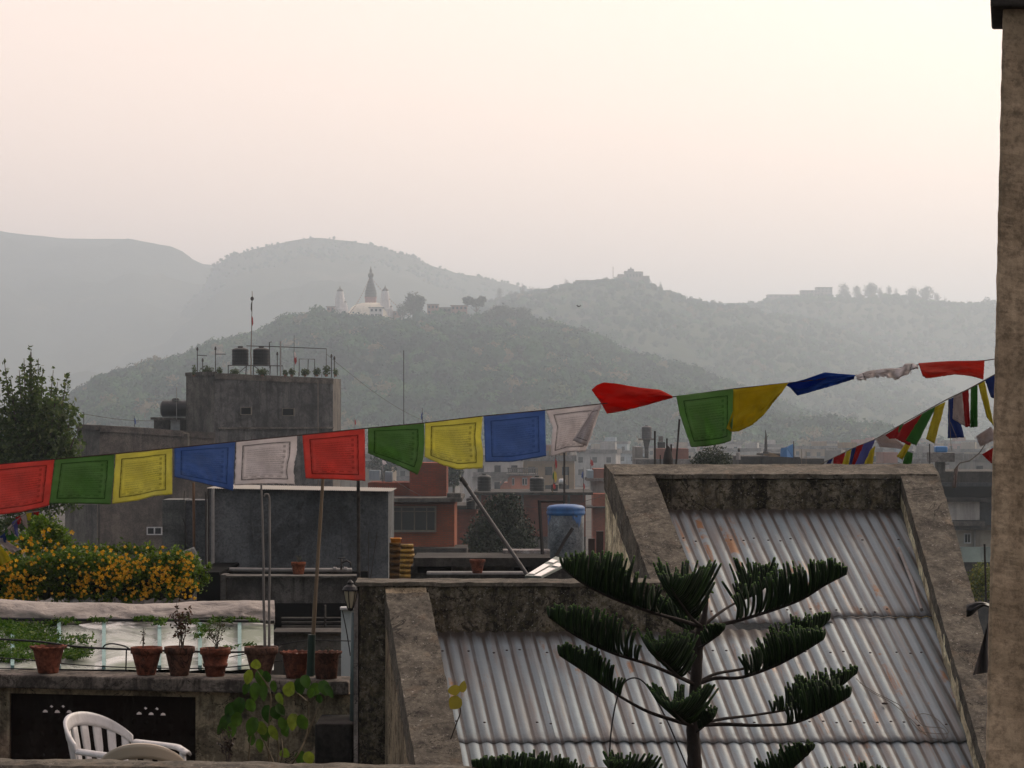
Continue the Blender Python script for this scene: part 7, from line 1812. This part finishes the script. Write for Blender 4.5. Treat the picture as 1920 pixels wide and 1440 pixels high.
def frond(axis, s0, height, spread, br=0.008, dens=0.0082, tipdrop=0.75, hprof=None):
    """axis: list of (px, py, depth); fronds rise from s0 (fraction) to the tip"""
    pts = bez([P(x, y, dd_) for x, y, dd_ in axis], 10); n_ = len(pts)
    mb = MB(); mb.tube(pts, [br * (1 - 0.72 * i / (n_ - 1)) for i in range(n_)], 8); o = mb.build('branch', M_pbark, np_, True)
    L = [0.0]
    for a, b_ in zip(pts, pts[1:]): L.append(L[-1] + (b_ - a).length)
    tot = L[-1]; fm = MB(); tm = MB()
    s_ = s0 * tot; side = 0
    while s_ < tot * 0.995:
        j = max(i for i in range(n_) if L[i] <= s_); j = min(j, n_ - 2); f = (s_ - L[j]) / max(1e-6, L[j + 1] - L[j])
        p = pts[j].lerp(pts[j + 1], f); tg = (pts[j + 1] - pts[j]).normalized(); lat = tg.cross(Vector((0, 0, 1))).normalized(); up = lat.cross(tg).normalized()
        g_ = (s_ / tot - s0) / (1 - s0)
        hh_ = height * ((hprof(g_)) if hprof else (min(1.0, 0.62 + 1.6 * g_) * (1.0 - tipdrop * max(0, g_ - 0.35) ** 1.5 / 0.52)))
        hh_ *= prg.uniform(0.66, 1.12)
        hh_ *= 0.9
        if hh_ > 0.012:
            for sg in (-1, 1, 0):
                if sg == 0 and prg.random() < 0.35: continue
                sp = sg * spread * prg.uniform(0.6, 1.1) + prg.uniform(-.1, .1) * spread
                fw = prg.uniform(-0.10, 0.20) + 0.12 * g_
                if g_ < 0.12 and not hprof: fw -= prg.uniform(0, .35)
                q_ = []
                for kk in range(6):
                    t = kk / 5
                    q_.append(p + lat * (sp * (t ** 0.75)) * hh_ * 6 * 0.16 + Vector((0, 0, 1)) * hh_ * (t ** (1.25 if sg else 1.0)) + tg * hh_ * (fw * t + 0.10 * math.sin(t * 3.1)))
                r0 = 0.0048 * prg.uniform(0.85, 1.15)
                fm.tube(q_, [r0 * 0.6, r0, r0 * 1.08, r0 * 1.08, r0 * 1.05, r0 * 0.85], 6)
                # needle bristles along the cord
                for kk in range(7):
                    t = prg.uniform(0.15, 1.0); i0 = min(4, int(t * 5)); c_ = q_[i0].lerp(q_[i0 + 1], t * 5 - i0); a = prg.uniform(0, 6.28)
                    dr_ = Vector((math.cos(a), math.sin(a), 0.55)).normalized(); ax_ = dr_.cross(Vector((0, 0, 1))).normalized() * 0.0011
                    fm.add([c_ - ax_, c_ + ax_, c_ + dr_ * 0.0085], [(0, 1, 2)])
                tm.tube([q_[-1] - (q_[-1] - q_[-2]) * 0.2, q_[-1] + (q_[-1] - q_[-2]) * 0.10], [r0 * 0.98, r0 * 0.6], 6)
        s_ += dens * prg.uniform(0.7, 1.3) * (2.2 if g_ < 0.22 else 1.0)
    fm.build('needles', M_pine, o, True)['kind'] = 'stuff'; tm.build('young_tips', M_pinetip, o, True)['kind'] = 'stuff'
pxm = dn / F
A0 = (1317, 1176, dn)
frond([A0, (1275, 1163, dn - .05), (1222, 1148, dn - .12), (1150, 1122, dn - .2), (1095, 1095, dn - .28), (1058, 1068, dn - .35)], 0.30, 0.165, 0.42)
frond([A0, (1296, 1158, dn - .12), (1282, 1138, dn - .3), (1268, 1118, dn - .45), (1258, 1100, dn - .52)], 0.2, 0.165, 0.75, br=.0065)
frond([A0, (1365, 1168, dn), (1430, 1150, dn - .02), (1500, 1125, dn - .05), (1545, 1098, dn - .08), (1588, 1076, dn - .1)], 0.22, 0.155, 0.5)
frond([A0, (1345, 1152, dn + .06), (1380, 1130, dn + .18), (1420, 1112, dn + .3), (1450, 1085, dn + .4)], 0.48, 0.14, 0.6, br=.0065)
frond([(1313, 1190, dn), (1290, 1180, dn + .12), (1262, 1165, dn + .24), (1235, 1140, dn + .34)], 0.25, 0.12, 0.7, br=.006)
B0 = (1304, 1284, dn)
frond([B0, (1270, 1268, dn - .05), (1215, 1245, dn - .12), (1150, 1225, dn - .2), (1085, 1195, dn - .26), (1028, 1156, dn - .3)], 0.42, 0.135, 0.42)
frond([B0, (1275, 1270, dn - .12), (1254, 1250, dn - .3), (1240, 1236, dn - .42), (1230, 1222, dn - .5)], 0.25, 0.135, 0.8, br=.0065)
frond([B0, (1340, 1272, dn), (1390, 1270, dn - .03), (1450, 1250, dn - .1), (1500, 1225, dn - .15), (1542, 1200, dn - .2)], 0.36, 0.13, 0.6)
frond([B0, (1340, 1264, dn + .05), (1400, 1252, dn + .15), (1470, 1225, dn + .22), (1530, 1185, dn + .28), (1555, 1160, dn + .3)], 0.45, 0.115, 0.5, br=.0065)
frond([(1306, 1270, dn), (1290, 1258, dn + .1), (1275, 1232, dn + .22), (1258, 1200, dn + .3)], 0.3, 0.10, 0.6, br=.006)
C0 = (1300, 1360, dn)
frond([C0, (1262, 1350, dn - .05), (1210, 1332, dn - .1), (1150, 1298, dn - .16), (1100, 1262, dn - .2), (1048, 1228, dn - .22)], 0.55, 0.115, 0.35)
frond([C0, (1284, 1354, dn - .15), (1276, 1346, dn - .3), (1268, 1338, dn - .42), (1260, 1330, dn - .5)], 0.15, 0.13, 1.0, br=.0065)
frond([C0, (1360, 1358, dn), (1420, 1360, dn - .05), (1490, 1355, dn - .12), (1550, 1330, dn - .2), (1594, 1305, dn - .25)], 0.56, 0.13, 0.5)
frond([C0, (1355, 1348, dn + .06), (1420, 1340, dn + .14), (1500, 1325, dn + .2), (1560, 1298, dn + .25), (1606, 1262, dn + .28)], 0.48, 0.11, 0.5, br=.0065)
frond([(1308, 1215, dn), (1322, 1208, dn - .08), (1345, 1192, dn - .16), (1356, 1180, dn - .2)], 0.3, 0.06, 0.5, br=.005)
frond([(1302, 1375, dn), (1320, 1362, dn - .08), (1338, 1345, dn - .16)], 0.3, 0.07, 0.5, br=.005)
D0 = (1302, 1520, dn)
frond([D0, (1200, 1505, dn - .1), (1100, 1480, dn - .2), (990, 1455, dn - .3), (885, 1438, dn - .35)], 0.45, 0.10, 0.4)
frond([D0, (1260, 1505, dn - .2), (1200, 1480, dn - .4), (1145, 1440, dn - .6)], 0.45, 0.12, 0.95, br=.007)
frond([D0, (1370, 1510, dn - .1), (1430, 1480, dn - .2), (1480, 1445, dn - .3), (1522, 1405, dn - .4)], 0.35, 0.11, 0.7, br=.007)
frond([D0, (1400, 1515, dn), (1500, 1505, dn - .1), (1600, 1490, dn - .2), (1720, 1470, dn - .3)], 0.45, 0.12, 0.45, br=.008)
# arching black cable behind the pine
m = MB(); m.tube(bez([P(x, y, 10.2) for x, y in [(1140, 1470), (1146, 1370), (1158, 1305), (1170, 1280), (1188, 1271), (1206, 1278), (1226, 1305), (1248, 1345), (1270, 1395), (1295, 1455)]], 6), 0.0035, 6)
tag(m.build('arching_stem', M_hose), 'thin dark arching stem looping behind the pine on the left', 'stem')
# yellow-leafed sprout on the parapet edge
vt = thing('sprout', P(845, 1385, 12.9), 'single sprout with two yellow-green leaves against the left edge of the tin roof', 'plant')
m = MB(); m.tube(bez([P(x, y, 12.9) for x, y in [(845, 1386), (856, 1356), (863, 1335), (861, 1312)]], 6), 0.0035, 6); m.build('stem', M_pbark, vt, True)
M_yleaf = leafmat('yellowing_leaf', (0.16, 0.15, 0.02), (0.26, 0.22, 0.03), (0.30, 0.24, 0.03), 0.4)
def leafshape(base, direction, width, length, cup=0.15, n=8):
    """one broad leaf: pointed oval, folded a little along the midrib"""
    d_ = Vector(direction).normalized(); w_ = d_.cross(Vector((0, -1, 0.12))).normalized(); nn = w_.cross(d_).normalized(); V = []; Fc = []
    for i in range(n + 1):
        t = i / n; ww = width * 0.5 * math.sin(math.pi * min(1, t * 0.93 + 0.07)) ** 0.75 * (1.12 - 0.35 * t); c_ = Vector(base) + d_ * length * t + nn * (-cup * length * (t * t) * 0.8)
        V += [c_ - w_ * ww + nn * ww * cup * 2, c_, c_ + w_ * ww + nn * ww * cup * 2]
    for i in range(n): Fc += [(i * 3, i * 3 + 1, i * 3 + 4, i * 3 + 3), (i * 3 + 1, i * 3 + 2, i * 3 + 5, i * 3 + 4)]
    return V, Fc
m = MB(); V, Fc = leafshape(P(862, 1308, 12.88), (-0.35, 0, -0.4), 0.075, 0.075); m.add(V, Fc); V, Fc = leafshape(P(850, 1285, 12.88), (0.25, 0, -1), 0.07, 0.055); m.add(V, Fc); V, Fc = leafshape(P(866, 1298, 12.86), (0.2, 0, 1), 0.04, 0.06); m.add(V, Fc)
m.build('leaves', M_yleaf, vt, True)
# ------------------------------------------------------------------ broad-leaved plant at the bottom left
M_bleaf = leafmat('broad_leaves', (0.018, 0.055, 0.008), (0.06, 0.13, 0.014), (0.22, 0.27, 0.03), 0.3, rough=0.35, scale=22, per_object=True)
dbp = 13.6
bp = thing('broad_leaved_plant', P(520, 1440, dbp), 'tall potted plant with drooping broad green leaves below the flower pots', 'plant')
m = MB()
for pts in ([(515, 1435), (500, 1400), (486, 1370), (478, 1340)], [(505, 1435), (503, 1390), (505, 1350), (508, 1310), (504, 1290), (498, 1262)], [(520, 1438), (522, 1400), (515, 1370), (510, 1352)], [(525, 1438), (530, 1410), (528, 1385)], [(545, 1436), (560, 1412), (574, 1380), (578, 1340), (576, 1310)], [(560, 1412), (578, 1375), (596, 1325)], [(576, 1315), (562, 1303), (556, 1300)], [(504, 1290), (495, 1275), (480, 1255)], [(505, 1350), (520, 1330), (540, 1322)], [(465, 1440), (468, 1400), (474, 1355)]):
    m.tube(bez([P(x, y, dbp + R.uniform(-.05, .05)) for x, y in pts], 5), [0.006 - 0.004 * i / (5 * (len(pts) - 1)) for i in range(5 * (len(pts) - 1) + 1)], 6)
m.build('stem', paint('green_brown_stem', (0.10, 0.075, 0.04), 0.8), bp, True)
blv = [(480, 1236, 0, 22, 26), (470, 1256, -.3, 20, 34), (487, 1255, .1, 22, 36), (497, 1258, .3, 18, 30), (480, 1280, -.1, 22, 40), (492, 1278, .1, 20, 42), (512, 1276, .1, 14, 26), (466, 1280, -.4, 16, 28), (452, 1308, -.2, 26, 40), (466, 1310, .3, 22, 34), (440, 1318, -.6, 24, 38), (448, 1335, -.3, 24, 40), (430, 1340, -.5, 24, 42), (436, 1355, -.15, 22, 36), (425, 1352, -.7, 18, 38), (478, 1345, -.3, 26, 42), (488, 1352, .2, 22, 36), (500, 1322, .1, 24, 40), (512, 1325, .4, 22, 32), (520, 1320, .6, 18, 28), (526, 1345, .3, 18, 32), (496, 1362, .1, 22, 34), (506, 1360, .5, 18, 36), (548, 1278, -.4, 26, 42), (560, 1272, .15, 24, 36), (570, 1266, .3, 22, 30), (592, 1280, -.1, 24, 30), (604, 1276, .3, 24, 34), (610, 1284, .6, 16, 32), (586, 1290, -.3, 18, 24), (598, 1302, .1, 14, 22), (551, 1338, -.1, 24, 36), (562, 1340, .35, 24, 38), (543, 1350, -.5, 18, 30), (530, 1362, .4, 16, 26), (535, 1402, -.1, 22, 28), (566, 1408, -.2, 24, 30), (575, 1410, .4, 24, 28), (473, 1375, -.1, 16, 30), (486, 1385, .1, 16, 30), (520, 1300, .5, 16, 26)]
for x, y, lean, w_, L_ in blv:
    V, Fc = leafshape(P(x, y, dbp + prg.uniform(-.18, .12)), (lean, prg.uniform(-.35, .35), -1), w_ * dbp / F * 0.95, L_ * dbp / F * 0.9, prg.uniform(0.15, 0.45)); mm = MB(); mm.add(V, Fc)
    mm.build('leaf', M_bleaf, bp, True)
twigs('dried_plant', P(430, 1438, 13.2), 6, 0.20, 0.06, 'shrivelled dark dried plant left of the broad-leaved plant', 'plant', leafmat('dead_leaves', (0.02, 0.014, 0.01), (0.04, 0.025, 0.018), None, 0.1), 90, 0.024, 407)
# ------------------------------------------------------------------ haze
HZ_D = 0.00034
hm = bpy.data.materials.new('haze_air'); hm.use_nodes = True
hn, hl = hm.node_tree.nodes, hm.node_tree.links
hn.clear()
ho = hn.new('ShaderNodeOutputMaterial'); pv = hn.new('ShaderNodeVolumePrincipled')
pv.inputs['Color'].default_value = (0.765, 0.885, 1.0, 1)
pv.inputs['Density'].default_value = HZ_D
pv.inputs['Anisotropy'].default_value = 0.6
hl.new(pv.outputs[0], ho.inputs['Volume'])
hz = MB(); hz.box(-9500, 9500, -300.5, 7700, -3.0, 400.0)
tag(hz.build('haze', hm), 'thin pale haze filling the valley air', kind='stuff')
